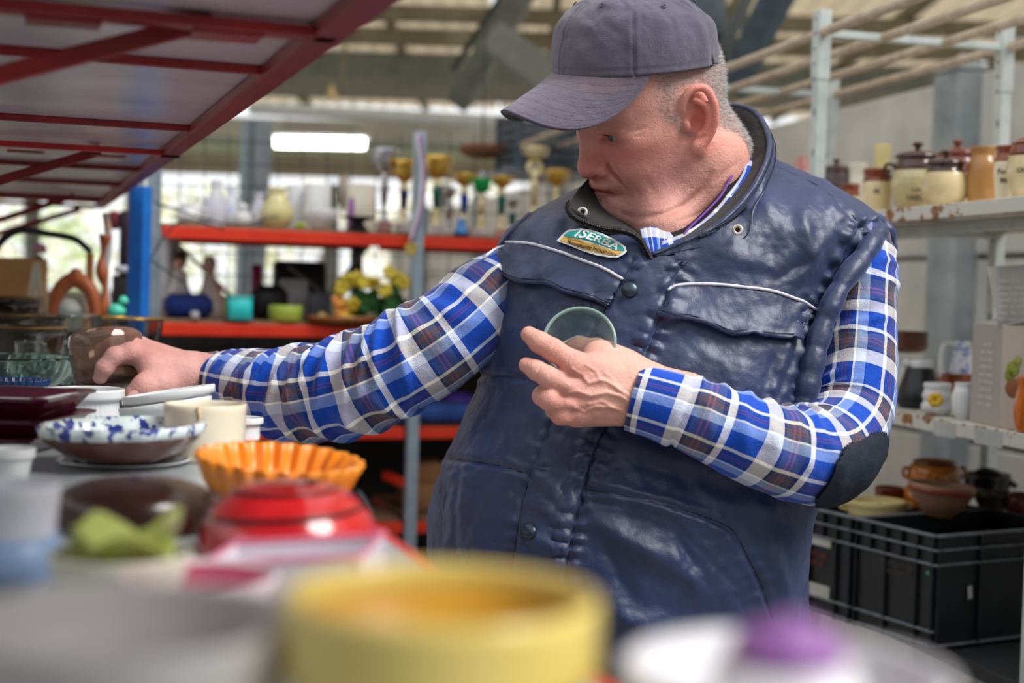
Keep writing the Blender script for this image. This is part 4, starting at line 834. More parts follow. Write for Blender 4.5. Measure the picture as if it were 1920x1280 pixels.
def build_head():
    s = Sculpt((-.16, -.115, -.27), (.135, .13, .16), .0016)   # in head coordinates
    E = s.ell; Cn = s.cone
    E((.002, 0, .045), (.088, .073, .088), k=.01)
    E((.035, 0, .03), (.056, .063, .075), k=.03)
    E((.040, 0, -.035), (.050, .054, .055), k=.03)
    for m in (1, -1):
        E((.022, .040*m, -.050), (.040, .029, .034), k=.025)
        E((.058, .034*m, -.026), (.026, .024, .026), k=.02)
        E((.050, .050*m, .002), (.026, .016, .014), k=.02)
        Cn((.0845, .010*m, .033), (.068, .044*m, .034), .0110, .0105, k=.010)
        E((.0, .050*m, .0), (.036, .018, .045), k=.03)
    # forehead and neck folds
    E((.055, 0, .07), (.042, .056, .04), k=.03)
    for m in (1, -1):
        E((.098, .030*m, .013), (.0175, .0165, .011), k=.008, op='sub')
        E((.0700, .033*m, .011), (.0142, .0150, .0130), k=.004)
        Cn((.0895, .020*m, .019), (.0785, .046*m, .017), .0042, .004, k=.005)           # heavy upper lid fold
        Cn((.0860, .022*m, .0045), (.075, .044*m, .0025), .0034, k=.006)                    # lower lid
        s.chain([hlp for hlp in ((.0885, .022*m, .0105), (.0872, .030*m, .0110), (.0815, .041*m, .0095))], .0019, k=.0015, op='sub')
    # nose
    s.chain([(.084, 0, .026), (.0935, 0, .006), (.1010, 0, -.016)], [.0095, .0095, .0110], k=.010)
    E((.1010, 0, -.0240), (.0135, .0140, .0122), k=.006)
    for m in (1, -1):
        E((.0900, .0158*m, -.0268), (.0125, .0082, .0092), k=.003)
        E((.098, .0070*m, -.0360), (.0055, .003, .0040), k=.003, op='sub')
        s.chain([(.088, .0225*m, -.022), (.0835, .029*m, -.035), (.075, .036*m, -.054)], [.0020, .0026, .0014], k=.008, op='sub')
    # mouth
    E((.083, 0, -.047), (.0155, .026, .014), k=.012)
    s.chain([(.0945, 0, -.0475), (.092, .012, -.048), (.082, .023, -.050)], [.005, .0045, .0022], k=.005)
    s.chain([(.0945, 0, -.0475), (.092, -.012, -.048), (.082, -.023, -.050)], [.005, .0045, .0022], k=.005)
    s.chain([(.0915, 0, -.0580), (.090, .011, -.0570), (.082, .021, -.053)], [.0052, .0045, .0022], k=.005)
    s.chain([(.0915, 0, -.0580), (.090, -.011, -.0570), (.082, -.021, -.053)], [.0052, .0045, .0022], k=.005)
    for m in (1, -1):
        s.chain([(.0985, 0, -.0525), (.095, .012*m, -.0530), (.0845, .0235*m, -.0520), (.078, .029*m, -.0555)], [.0013, .0016, .0020, .0012], k=.002, op='sub')
    E((.081, 0, -.078), (.0190, .024, .0165), k=.012); E((.062, .006, -.083), (.030, .030, .018), k=.016)
    E((.050, .012, -.083), (.036, .036, .022), k=.02)          # double chin
    # near ear: helix, antihelix, tragus, lobe
    for m in (1, -1):
        y = lambda t: t*m
        E((-.003, y(.0775), .015), (.016, .0065, .031), R=rax((0, 0, 1), -18*m), k=.005)
        CH_ = lambda pp, rr_, k: (lambda q: s.chain(q[:, :3], list(q[:, 3]), k=k))(smooth_path([list(a)+[b] for a, b in zip(pp, rr_)], 26))
        CH_([(.014, y(.076), .020), (.013, y(.081), .036), (.002, y(.086), .0455), (-.011, y(.091), .042), (-.0155, y(.095), .025), (-.0135, y(.094), .006), (-.006, y(.090), -.009), (.006, y(.085), -.017)],
                [.003, .0036, .0040, .0040, .0040, .004, .0042, .005], .003)
        E((-.002, y(.0895), .027), (.0085, .0065, .014), k=.003, op='sub')
        E((.004, y(.087), .006), (.0085, .009, .0105), k=.003, op='sub')
        CH_([(.003, y(.086), .034), (-.007, y(.0895), .025), (-.009, y(.0905), .011), (-.002, y(.088), -.003), (.005, y(.085), -.007)], [.0026, .0032, .0032, .003, .0028], .003)
        E((.0135, y(.079), .006), (.0040, .0048, .0068), k=.004)
        E((.008, y(.0845), -.0185), (.0080, .0056, .0090), k=.005)
    # neck down into the collar
    nb = hl(P(1300, 420, 1.665)); nm = hl(P(1303, 300, 1.645))
    s.cone((-.028, 0, -.010), nm, .050, .059, k=.02); s.cone(nm, nb, .060, .068, k=.02)
    fr = hl(P(1245, 430, 1.59)); s.cone((.02, 0, -.075), fr, .034, .03, k=.03)
    V, F = s.mesh(); V = relax(V, F, 1)
    q = proj(hw(V)); hh = np.zeros(len(V)); fr = sm(1.66-q[:, 2], 0, .02)
    for pl, w, a in (([(1338, 318), (1318, 355), (1285, 385), (1245, 402), (1200, 409), (1165, 402)], 7, -.0048), ([(1350, 372), (1310, 402), (1268, 416)], 4, -.0016), ([(1390, 300), (1360, 322), (1335, 345)], 5, -.0010), ([(1188, 248), (1212, 238)], 3, -.0007), ([(1186, 256), (1210, 254)], 3, -.0006),
                     ([(1128, 262), (1150, 270), (1182, 262)], 3.5, -.0010), ([(1136, 256), (1160, 262), (1180, 256)], 4, .0009), ([(1110, 232), (1150, 236), (1190, 232)], 4, -.0010), ([(1146, 306), (1160, 325), (1176, 340), (1186, 352)], 4, -.0012), ([(1150, 296), (1153, 312), (1146, 330)], 3, -.0016), ([(1100, 333), (1120, 337), (1140, 332)], 3, -.0012), ([(1178, 250), (1198, 243), (1214, 236)], 3, -.0008), ([(1180, 344), (1192, 356), (1196, 370)], 4, -.0014),
                     ([(1205, 330), (1225, 355), (1230, 380)], 9, -.0010), ([(1100, 270), (1112, 268)], 2.5, -.0006), ([(1130, 365), (1150, 369), (1170, 367)], 5, -.0022), ([(1146, 380), (1158, 384)], 11, .0018), ([(1160, 396), (1190, 408)], 5, -.0014), ([(1120, 338), (1122, 346)], 2.5, -.0006), ([(1285, 300), (1290, 330)], 8, -.0008)):
        d, arc = sd_poly(q[:, :2], pl); L_ = max(arc.max(), 1e-6); hh += a*np.exp(-(d/w)**2)*np.sin(np.pi*np.clip(arc/L_, .0, 1.))**.6
    V = V-(FW@HR)*(hh*fr)[:, None]
    x, y, z = V.T
    col = np.tile(SRGB((224, 168, 152)), (len(V), 1))
    def tint(w, c): col[:] = col*(1-w[:, None])+SRGB(c)*w[:, None]
    tint(.9*blob(V, (.085, .033, .0155), (.008, .018, .0035)), (140, 84, 76))  # lid crease darkened in the skin colour, as shade below the brow
    tint(.75*blob(V, (.070, .040, -.008), (.028, .03, .018)), (208, 96, 90))
    tint(.75*blob(V, (.070, -.040, -.008), (.028, .03, .018)), (208, 96, 90))
    tint(.8*blob(V, (.100, 0, -.022), (.02, .02, .022)), (198, 92, 86))
    tint(.5*blob(V, (.04, .05, -.03), (.035, .03, .03)), (204, 116, 110))
    tint(.35*sm(-z, .03, .07)*sm(x, .0, .04), (165, 120, 116))
    tint(.6*blob(V, (.035, .06, -.045), (.03, .03, .025)), (176, 130, 128))
    tint(.3*blob(V, (.03, 0, -.02), (.3, .3, .3)), (214, 130, 118)); tint(.6*blob(V, (.088, .03, .027), (.02, .028, .009)), (140, 92, 80))  # second tint paints the brow's shadow into the skin
    tint(.65*blob(V, (.083, .033, .0055), (.012, .02, .004)), (170, 96, 88))
    tint(.7*blob(V, (.002, .084, .012), (.012, .012, .018)), (205, 80, 66))
    tint(.45*sm(y, .080, .090)*sm(-x, -.02, .0)*sm(z, -.035, -.025), (222, 110, 96))
    lip = sm(x, .076, .082)*sm(.0068-np.abs(z+.0525-.10*np.abs(y)*0), .0, .004)*sm(.024-np.abs(y), 0, .004)
    tint(.75*lip, (178, 92, 88))
    hairm = sm(z-.30*np.maximum(x, -1)+.0, -.055, -.02)*sm(-x, -.052+.0, -.025)*(1-sm(y, .074, .079)*sm(.06-z, 0, .01))
    hairm *= (1-sm(x+.9*(.030-z), .040, .052))*sm(z+.75*(.02-x), -.045, -.02)
    n1 = vnoise(V, 3, 3, 420); tint(.7*hairm*(.65+.35*n1), (132, 118, 116))
    n2 = vnoise(V, 5, 3, 160); col *= (1+.07*n2)[:, None]
    n3 = vnoise(V, 6, 2, 900); bd = sm(-z, .02, .05)*sm(x, -.02, .02)*(1-lip); tint(np.clip(.22*bd*(.5+.5*n3), 0, 1), (120, 100, 100))
    return V, F, np.clip(col, 0, 1), hairm
HV, HF, HC, HM = build_head()

# ---- the hands
def rot_pts(*p): return [np.array(q, float) for q in p]
def build_hand_near():
    p = lambda x, y, d: P(x, y, d)
    allp = [p(960, 560, 1.36), p(1300, 860, 1.52), p(960, 860, 1.52), p(1300, 560, 1.36)]
    lo = np.min(allp, 0)-.01; hi = np.max(allp, 0)+.01
    s = Sculpt(lo, hi, .0012)
    wr = p(1215, 748, 1.437)
    s.cone(p(1290, 765, 1.455), wr, .031, .027, k=.01)
    s.cone(p(1285, 745, 1.455), p(1200, 722, 1.437), .026, .024, k=.01)
    K = [p(1078, 682, 1.408), p(1058, 722, 1.405), p(1062, 757, 1.410), p(1083, 779, 1.420)]   # knuckles, index to little
    B = [p(1180, 712, 1.428), p(1183, 733, 1.424), p(1186, 750, 1.426), p(1186, 768, 1.432)]
    for a, b, r0_, r1_ in zip(B, K, (.0165, .0165, .016, .0155), (.0125, .012, .0118, .0112)): s.cone(a, b, r0_, r1_, k=.012)
    s.cone(p(1170, 700, 1.432), p(1092, 697, 1.420), .017, .013, k=.012)
    s.cone(p(1165, 690, 1.440), p(1118, 668, 1.440), .0165, .014, k=.012)     # thumb muscle rising behind
    s.cone(p(1175, 762, 1.445), p(1090, 768, 1.435), .016, .013, k=.012)
    s.cone(p(1205, 715, 1.437), p(1135, 668, 1.436), .019, .0145, k=.014)
    # index, long and straight towards the glass rim; tip pad
    s.chain([K[0], p(1035, 655, 1.404), p(1012, 642, 1.408), p(992, 627, 1.412)], [.0122, .0108, .0102, .0083], k=.005)
    # middle
    s.chain([K[1], p(1027, 706, 1.396), p(1006, 694, 1.400), p(987, 684, 1.408)], [.0118, .0102, .0096, .0078], k=.004)
    # ring and little fingers curl under towards the glass
    s.chain([K[2], p(1030, 748, 1.399), p(1017, 742, 1.414), p(1032, 727, 1.430)], [.0118, .0112, .0098, .0085], k=.0035)
    s.chain([K[3], p(1052, 777, 1.408), p(1040, 768, 1.424), p(1055, 750, 1.438)], [.0108, .0102, .009, .0078], k=.0035)
    # thumb round the far side of the glass
    s.chain([p(1160, 682, 1.450), p(1120, 658, 1.468), p(1085, 652, 1.480), p(1062, 655, 1.482)], [.0155, .0125, .0115, .009], k=.006)
    for a in K: s.ell(a+(-FW)*.0045, (.0095, .0095, .0075), k=.007)
    V, F = s.mesh(); V = relax(V, F, 1)
    q = proj(V); xy = q[:, :2]; fr = sm(1.432-q[:, 2], 0, .012); h = np.zeros(len(V))
    for pl, w, a in (([(1190, 735), (1130, 716), (1090, 700), (1068, 686)], 9, .0010), ([(1195, 752), (1150, 741), (1105, 738), (1062, 722)], 9, .0012), ([(1192, 766), (1140, 760), (1100, 760), (1066, 757)], 8, .0010), ([(1190, 782), (1130, 778), (1085, 779)], 7, .0008),
                     ([(1184, 745), (1160, 730), (1138, 714), (1126, 712), (1104, 718), (1092, 704), (1072, 692)], 4, .0017), ([(1187, 757), (1162, 742), (1136, 735), (1108, 742), (1082, 734), (1066, 738)], 4, .0019), ([(1182, 777), (1150, 765), (1116, 762), (1096, 771), (1078, 765)], 4, .0017),
                     ([(1150, 765), (1130, 752), (1104, 757)], 3.5, .0013), ([(1126, 712), (1116, 694), (1098, 684)], 3.5, .0012), ([(1160, 730), (1150, 712), (1136, 700)], 3.5, .0009),
                     ([(1088, 706), (1062, 706)], 5, -.0012), ([(1084, 742), (1054, 740)], 5, -.0012), ([(1095, 768), (1066, 770)], 5, -.0010), ([(1040, 644), (1030, 668)], 2.5, -.0009), ([(1046, 650), (1036, 672)], 2.5, -.0008), ([(1012, 688), (1006, 706)], 2.5, -.0009), ([(1068, 668), (1062, 690)], 3, -.0006), ([(1075, 668), (1069, 690)], 3, -.0006), ([(1048, 712), (1042, 728)], 3, -.0006)):
        d, arc = sd_poly(xy, pl); h += a*np.exp(-(d/w)**2)
    V = V-FW*(h*fr)[:, None]; col = np.tile(SRGB((222, 168, 152)), (len(V), 1))
    def tint(w, c): col[:] = col*(1-w[:, None])+SRGB(c)*w[:, None]
    for a in K: tint(.5*blob(V, a, (.020,)*3), (206, 130, 122))
    for (x, y, d) in ((992, 627, 1.412), (987, 684, 1.408), (1025, 748, 1.4), (1048, 777, 1.41), (1030, 655, 1.4), (1110, 690, 1.41)): tint(.4*blob(V, P(x, y, d), (.016,)*3), (212, 132, 122))
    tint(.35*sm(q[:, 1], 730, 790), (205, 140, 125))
    col *= (1+.06*vnoise(V, 9, 3, 220))[:, None]
    return V, F, np.clip(col, 0, 1)
def build_hand_far():
    p = lambda x, y, d: P(x, y, d)
    allp = [p(140, 580, 1.60), p(440, 800, 1.90), p(140, 800, 1.60), p(440, 580, 1.90)]
    s = Sculpt(np.min(allp, 0)-.01, np.max(allp, 0)+.01, .0015)
    s.cone(p(450, 712, 1.735), p(372, 712, 1.745), .031, .0285, k=.01)
    s.cone(p(440, 706, 1.715), p(368, 695, 1.725), .024, .0235, k=.01)
    K = [p(246, 662, 1.700), p(247, 652, 1.722), p(252, 648, 1.744), p(262, 650, 1.764)]
    B = [p(345, 698, 1.712), p(345, 690, 1.728), p(346, 688, 1.744), p(348, 692, 1.758)]
    for a, b in zip(B, K): s.cone(a, b, .0185, .0128, k=.012)
    s.cone(p(345, 704, 1.706), p(285, 690, 1.690), .020, .017, k=.014)
    # fingers bend down over the tumbler
    s.chain([K[0], p(215, 668, 1.690), p(196, 690, 1.686), p(188, 706, 1.688)], [.0128, .0112, .0105, .009], k=.004)
    s.chain([K[1], p(212, 650, 1.722), p(184, 664, 1.722), p(172, 682, 1.722)], [.0128, .0112, .0105, .009], k=.004)
    s.chain([K[2], p(218, 650, 1.752), p(192, 664, 1.756), p(178, 682, 1.757)], [.012, .011, .010, .0085], k=.004)
    s.chain([K[3], p(234, 656, 1.778), p(212, 672, 1.784), p(200, 688, 1.785)], [.0115, .010, .009, .008], k=.004)
    # thumb below, its nail towards us
    s.chain([p(335, 716, 1.705), p(300, 722, 1.680), p(270, 727, 1.668), p(250, 738, 1.665)], [.0185, .0150, .0132, .0105], k=.008)
    s.chain([p(300, 712, 1.690), p(275, 722, 1.672)], [.017, .013], k=.01)
    for a in K: s.ell(a+UP*.004-FW*.002, (.009, .009, .007), k=.006)
    s.chain([p(345, 672, 1.715), p(300, 655, 1.716), p(262, 648, 1.716)], .0026, k=.005)
    V, F = s.mesh(); V = relax(V, F, 1)
    col = np.tile(SRGB((206, 152, 144)), (len(V), 1))
    def tint(w, c): col[:] = col*(1-w[:, None])+SRGB(c)*w[:, None]
    tint(.5*blob(V, P(275, 640, 1.70), (.03,)*3), (196, 122, 118)); tint(.5*blob(V, P(250, 735, 1.66), (.02,)*3), (204, 140, 128))
    col *= (1+.06*vnoise(V, 19, 3, 200))[:, None]
    return V, F, np.clip(col, 0, 1)

t = NT('skin'); at = t.n('ShaderNodeVertexColor', layer_name='tint')
t.set(col=at.outputs[0], rough=.48, spec=.4, sss=.06, sheen=.03); t.b.inputs['Subsurface Radius'].default_value = (.012, .004, .002); t.b.inputs['Subsurface Scale'].default_value = .35
nn = t.math('ADD', t.noise(900, 3), t.math('MULTIPLY', t.noise(260, 3), 1.4)); t.bump(nn, .0007)
SKIN = t.m
# ---- clothes materials
t = NT('navy_nylon')
wv = t.n('ShaderNodeTexWave'); wv.inputs['Scale'].default_value = 900; wv.inputs['Distortion'].default_value = .6; t.l(t.geo(), wv.inputs[0])
t.set(col=t.ramp(t.noise(9, 4), [(.3, lin((20, 32, 62))), (.7, lin((30, 46, 88)))]), rough=.46, spec=.55, sheen=.22)
t.b.inputs['Sheen Tint'].default_value = (.5, .6, 1, 1)
t.bump(t.math('ADD', t.math('MULTIPLY', t.noise(16, 3, .5), 5.), t.math('MULTIPLY', t.noise(420, 2), .12)), .0022)
NAVY = t.m
NAVYD = M('navy_thread', (16, 20, 38), .7, c2=(12, 14, 28))
FLEECE = M('brown_black_fleece', (26, 20, 20), .95, c2=(14, 11, 12), scale=300, bump=.0012, bscale=600, sheen=.12)
PIPING = M('white_reflective_piping', (222, 222, 228), .5, c2=(190, 190, 200), scale=200)
SNAP = M('dark_metal_snap', (62, 74, 84), .28, metal=.7, c2=(46, 56, 64))
EYELET = M('pewter_eyelet', (214, 206, 192), .3, metal=.6, c2=(176, 168, 150))
CAPM = None
t = NT('faded_cap_cotton')
wv1 = t.noise(1500, 2); vc = t.n('ShaderNodeVertexColor', layer_name='tint')
t.set(col=t.mix(.22, vc.outputs[0], t.ramp(wv1, [(.3, lin((48, 45, 58))), (.7, lin((108, 102, 122)))])), rough=.88, sheen=.3, spec=.25)
t.bump(t.math('ADD', t.noise(1300, 2), t.math('MULTIPLY', t.noise(60, 4), 3.)), .0009)
CAPM = t.m
def plaid_nodes(t, u, v, per=.079):
    W = lin((248, 246, 240)); RB = lin((4, 70, 176)); LB = lin((150, 176, 226)); SL = lin((38, 62, 122)); RD = lin((120, 58, 66)); WT = lin((246, 246, 242))
    OL = lin((80, 76, 48)); OR = lin((150, 84, 40)); CR = lin((236, 232, 222)); RB2 = lin((6, 64, 170)); DK = lin((26, 34, 66))
    fu = t.math('FRACT', t.math('MULTIPLY', u, 1/per)); fv = t.math('FRACT', t.math('MULTIPLY', v, 1/per))
    A = t.ramp(fu, [(0, W), (.05, DK), (.10, OL), (.20, OR), (.225, OL), (.26, OR), (.285, OL), (.37, DK), (.40, CR), (.60, RB2), (.97, W)], 'CONSTANT')
    B = t.ramp(fv, [(0, W), (.05, RB), (.42, LB), (.62, WT), (.66, SL), (.77, RD), (.795, SL), (.83, RD), (.855, SL), (.97, W)], 'CONSTANT')
    return t.mix(.5, A, B)
t = NT('plaid_flannel'); au = t.n('ShaderNodeAttribute', attribute_name='cloth_u').outputs['Fac']; av = t.n('ShaderNodeAttribute', attribute_name='cloth_v').outputs['Fac']
pc = plaid_nodes(t, au, av)
tw = t.math('SINE', t.math('MULTIPLY', t.math('ADD', au, av), 5200)); twn = t.math('MULTIPLY_ADD', tw, .04, .98)
hs = t.n('ShaderNodeHueSaturation'); hs.inputs['Saturation'].default_value = 1.05; hs.inputs['Value'].default_value = 1.08; t.l(pc, hs.inputs['Color'])
t.set(col=t.mix(1., hs.outputs[0], t.n('ShaderNodeCombineColor').outputs[0] if False else (1, 1, 1, 1), 'MULTIPLY'), rough=.85, sheen=.2, spec=.2)
t.bump(t.math('ADD', t.noise(60, 4), t.math('MULTIPLY', t.noise(700, 2), .25)), .0022)
PLAID = t.m

MAN = thing('person', 'man in faded cap, navy work vest and plaid shirt reaching into the red shelf', 'person', (P(1200, 1280, 1.64)*[1, 1, 0]))
body_parts = []
V, F = HV@HR.T+HO, HF
nV, nF, nC = build_hand_near(); fV, fF, fC = build_hand_far()

# ---- torso of the vest: rings in camera-parallel planes, silhouette from left / right edge, front / back depth
LV = np.array([  # py, x left, x right, depth front, depth back
 (1470, 812, 1492, 1.475, 1.84), (1360, 806, 1500, 1.455, 1.85), (1200, 808, 1502, 1.435, 1.86), (1060, 802, 1504, 1.424, 1.86), (1000, 798, 1508, 1.422, 1.86),
 (960, 799, 1515, 1.424, 1.86), (915, 812, 1524, 1.430, 1.86), (860, 834, 1536, 1.440, 1.855), (800, 866, 1548, 1.454, 1.85), (740, 892, 1558, 1.466, 1.845),
 (700, 901, 1562, 1.473, 1.84), (620, 899, 1566, 1.486, 1.83), (560, 905, 1580, 1.495, 1.82), (500, 915, 1608, 1.506, 1.81), (460, 926, 1640, 1.516, 1.80),
 (430, 944, 1655, 1.528, 1.795), (400, 984, 1640, 1.545, 1.785), (375, 1030, 1606, 1.565, 1.775), (350, 1078, 1560, 1.588, 1.765), (328, 1128, 1512, 1.61, 1.755), (305, 1180, 1455, 1.63, 1.745), (290, 1215, 1420, 1.65, 1.735)])
SEAMS = [  # (polyline px, groove depth m, pucker m)
 ([(1190, 488), (1160, 540), (1140, 570), (1100, 650), (1070, 740), (1035, 798), (1007, 868), (994, 888), (972, 985), (962, 1060), (955, 1200)], .0028, .0008),
 ([(1292, 487), (1266, 520), (1236, 598), (1208, 665), (1160, 740), (1128, 812), (1105, 880), (1092, 925), (1070, 1012), (1060, 1080), (1050, 1200)], .0030, .0022),
 ([(1115, 812), (1094, 880), (1080, 925), (1058, 1012), (1048, 1080), (1040, 1200)], .0018, .0016),
 ([(842, 860), (856, 860), (900, 866), (950, 876), (994, 890)], .0030, .0006),
 ([(868, 868), (865, 950), (860, 1030)], .0014, .0006),
 ([(1098, 918), (1150, 925), (1240, 945), (1320, 968), (1372, 992), (1400, 1040), (1425, 1090), (1450, 1160)], .0028, .0007),
 ([(895, 703), (940, 704), (980, 709)], .0028, .0004),
 ([(1508, 590), (1495, 640), (1475, 700), (1455, 750)], .0020, .0009),
 ([(1512, 560), (1532, 600), (1520, 680), (1505, 750)], .0026, .0026),
 ([(1440, 305), (1480, 322), (1530, 345), (1565, 372), (1600, 405), (1614, 424)], .0028, .0006),
 ([(1652, 418), (1612, 428), (1592, 470), (1562, 540), (1540, 610), (1528, 680), (1518, 760)], .0045, .0030),
 ([(1000, 395), (975, 430), (945, 455)], .0015, .0005),
 ([(1085, 940), (1180, 948), (1260, 975), (1380, 1100)], .0010, .0004)]
def torso_grid(nr=300, nc=420, disp=True, shrink=0.):
    ys = np.linspace(LV[0, 0], LV[-1, 0], nr); L = LV[::-1]
    lv = [np.interp(ys, L[:, 0], L[:, i]) for i in range(5)]
    for i in range(1, 5):
        k = np.ones(9)/9; a = np.pad(lv[i], 4, mode='edge'); lv[i] = np.convolve(a, k, 'valid')
    th = np.linspace(0, 2*np.pi, nc, endpoint=False); G = np.zeros((nr, nc, 3))
    # three of four columns serve the side that faces us
    th = th+.45*np.sin(th+np.pi/2)*0
    for i in range(nr):
        py, xl, xr, df, db = (a[i] for a in lv); dc = df*.42+db*.58
        cx = (xl+xr)/2; hwm = (xr-xl)/2*dc/FPX-shrink; n = 2.35
        c, s_ = np.cos(th), np.sin(th); X = hwm*np.sign(c)*np.abs(c)**(2/n)
        D = np.where(s_ > 0, dc-(dc-df-shrink)*np.abs(s_)**(2/2.1), dc+(db-dc-shrink)*np.abs(s_)**(2/n))
        G[i] = EYE+dc*(FW+(cx-960)/FPX*RT-(py-640)/FPX*UP)+X[:, None]*RT+(D-dc)[:, None]*FW
    if not disp: return G
    N = np.cross(np.roll(G, -1, 1)-np.roll(G, 1, 1), np.gradient(G, axis=0)); N /= np.linalg.norm(N, axis=2)[..., None]+1e-12
    cen = G.mean(1, keepdims=True); 
    if ((G-cen)*N).sum(-1).mean() < 0: N = -N
    q = proj(G.reshape(-1, 3)); fr = (np.sin(th) > -.1)[None, :].repeat(nr, 0).ravel(); xy = q[:, :2]; h = np.zeros(len(q))
    for poly, dep, pk in SEAMS:
        d, arc = sd_poly(xy, poly); h -= dep*np.exp(-(d/5.)**2); h += .5*dep*np.exp(-((d-11)/8)**2)
        h += pk*np.exp(-((d-14)/11)**2)*np.sin(arc/5.2+2*np.sin(arc/31))
    X, Y = xy.T
    def fold(x0, y0, x1, y1, w, a):   # soft ridge along a line, fading at the ends
        nonlocal h
        d, arc = sd_poly(xy, [(x0, y0), (x1, y1)]); L_ = math.hypot(x1-x0, y1-y0); e = np.sin(np.pi*np.clip(arc/L_, 0.02, .98))**.7; h = h+a*np.exp(-(d/w)**2)*e
    for f_ in ((1420, 330, 1470, 470, 22, .005), (1500, 380, 1530, 520, 16, .005), (1460, 400, 1440, 500, 16, -.003), (1560, 430, 1490, 540, 15, .005), (1330, 470, 1480, 500, 20, .003), (1540, 480, 1440, 530, 10, -.003),
               (1120, 900, 1330, 990, 24, .006), (1090, 960, 1250, 1060, 22, .007), (1180, 1000, 1420, 1170, 26, .006), (1100, 1100, 1300, 1250, 24, .006), (1240, 960, 1360, 1150, 12, -.004),
               (1150, 850, 1400, 930, 22, -.006), (1400, 930, 1500, 1010, 22, .005), (1440, 1000, 1495, 1200, 18, .005), (1380, 1100, 1440, 1260, 20, -.005), (830, 985, 960, 1060, 26, .003),
               (890, 700, 840, 850, 30, .003), (950, 760, 880, 900, 22, -.003), (1010, 880, 1060, 960, 12, .004), (1080, 850, 1030, 980, 10, -.003), (1000, 930, 1075, 1000, 10, .003),
               (1225, 560, 1190, 700, 16, .003), (1300, 660, 1250, 720, 18, .003), (1380, 650, 1400, 740, 18, .003), (1460, 650, 1430, 740, 10, -.003), (1000, 600, 960, 690, 18, .003), (925, 540, 930, 680, 12, -.003), (1020, 400, 960, 440, 16, .004),
               (1105, 515, 1150, 500, 14, .003), (1060, 430, 1160, 500, 14, .002), (1330, 480, 1270, 540, 14, -.003), (845, 900, 835, 1000, 12, -.004), (805, 975, 900, 930, 22, .004),
               (1545, 700, 1500, 800, 16, -.004), (1130, 1000, 1180, 1130, 12, -.004), (1085, 1150, 1400, 1180, 20, .004), (980, 1000, 1060, 1040, 10, .003)): fold(*f_)
    pk = np.where((X > 835) & (Y > 860), .006*sm(Y, 858, 900)*sm(1000-X, 0, 90), 0); h += pk
    h += .0028*vnoise(np.stack([X/70, Y/95], 1), 11, 3)*1.0+.0012*vnoise(np.stack([X/26, Y/34], 1), 12, 2)
    h = np.where(fr, h, .3*h).reshape(nr, nc); h *= sm(np.arange(nr)[:, None], -1, 3)
    return G+N*h[..., None]
G = torso_grid(); nr, nc = G.shape[:2]
TV = G.reshape(-1, 3); TF = [(i*nc+j, i*nc+(j+1) % nc, (i+1)*nc+(j+1) % nc, (i+1)*nc+j) for i in range(nr-1) for j in range(nc)]
BVH = BVHTree.FromPolygons([Vector(v) for v in TV], TF)
def hit(x, y, off=.0, tree=None):
    d = Vector(ray(x, y)).normalized(); r = (tree or BVH).ray_cast(Vector(EYE), d)
    if r[0] is None: return P(x, y, 1.55)-FW*off
    n = np.array(r[1]); n = n if n@FW < 0 else -n; return np.array(r[0])+n*off
def in_poly(xy, poly):
    x, y = xy.T; ins = np.zeros(len(xy), bool); n = len(poly)
    for i in range(n):
        (x1, y1), (x2, y2) = poly[i], poly[(i+1) % n]; c = ((y1 > y) != (y2 > y)) & (x < (x2-x1)*(y-y1)/(y2-y1+1e-9)+x1); ins ^= c
    return ins
_q = proj(TV); _th = np.tile(np.sin(np.linspace(0, 2*np.pi, nc, endpoint=False)), nr)
_cut = in_poly(_q[:, :2], [(1060, 200), (1096, 345), (1082, 376), (1100, 408), (1190, 438), (1214, 462), (1225, 476), (1262, 476), (1300, 452), (1372, 410), (1408, 350), (1430, 300), (1440, 200)]) & (_th > -.35)
VEST = link('vest', (TV, [f for f in TF if not any(_cut[i] for i in f)]), NAVY, MAN, fix=True)
def on_vest(pts, n, off): return np.array([hit(x, y, off) for x, y in smooth_path(pts, n)])
def vtube(name, pts, r, mat, n=None, off=0., parent=None):
    L = sum(math.dist(a[:2], b[:2]) for a, b in zip(pts[:-1], pts[1:])); n = n or max(8, int(L/7))
    q = on_vest(pts, n, off); 
    for _ in range(2): q[1:-1] = (q[:-2]+q[1:-1]*2+q[2:])/4
    return link(name, tube(q, r, 8), mat, parent or VEST)
# ---- body: neck and head, both hands and the trunk, arms and legs under the clothes, one skin mesh
def limb(pts, rs, n=20, k=16):
    q = smooth_path([list(a)+[r] for a, r in zip(pts, rs)], n); return tube(q[:, :3], q[:, 3], k)
core = torso_grid(40, 32, False, .03); core[34:] = core[34:34+1]*.5+core[34:34+1].mean(1, keepdims=True)*.5; cV = core.reshape(-1, 3)
cF = [(i*32+j, i*32+(j+1) % 32, (i+1)*32+(j+1) % 32, (i+1)*32+j) for i in range(39) for j in range(32)]+[tuple(range(32)), tuple(39*32+j for j in range(32))]
hipc = P(1150, 1400, 1.65)
legs = []
for sx in (-1, 1):
    h0 = hipc+RT*.095*sx; legs.append(limb([h0, [h0[0]+.01*sx, h0[1], .48], [h0[0]+.01*sx, h0[1]+.02, .09]], [.085, .055, .04]))
RA = [P(1610, 500, 1.63), P(1599, 640, 1.605), P(1575, 828, 1.515), P(1440, 838, 1.445), P(1215, 748, 1.438)]
LA = [P(975, 520, 1.67), P(840, 620, 1.62), P(690, 718, 1.63), P(520, 722, 1.69), P(380, 708, 1.74)]
arms = [limb(RA, [.022, .032, .034, .028, .024], 30), limb(LA, [.018, .034, .034, .032, .026], 30)]
parts = [(V, [tuple(q) for q in F]), (nV, [tuple(q) for q in nF]), (fV, [tuple(q) for q in fF]), (cV, cF)]+legs+arms
allm = cat(*parts); base = SRGB((214, 164, 150))
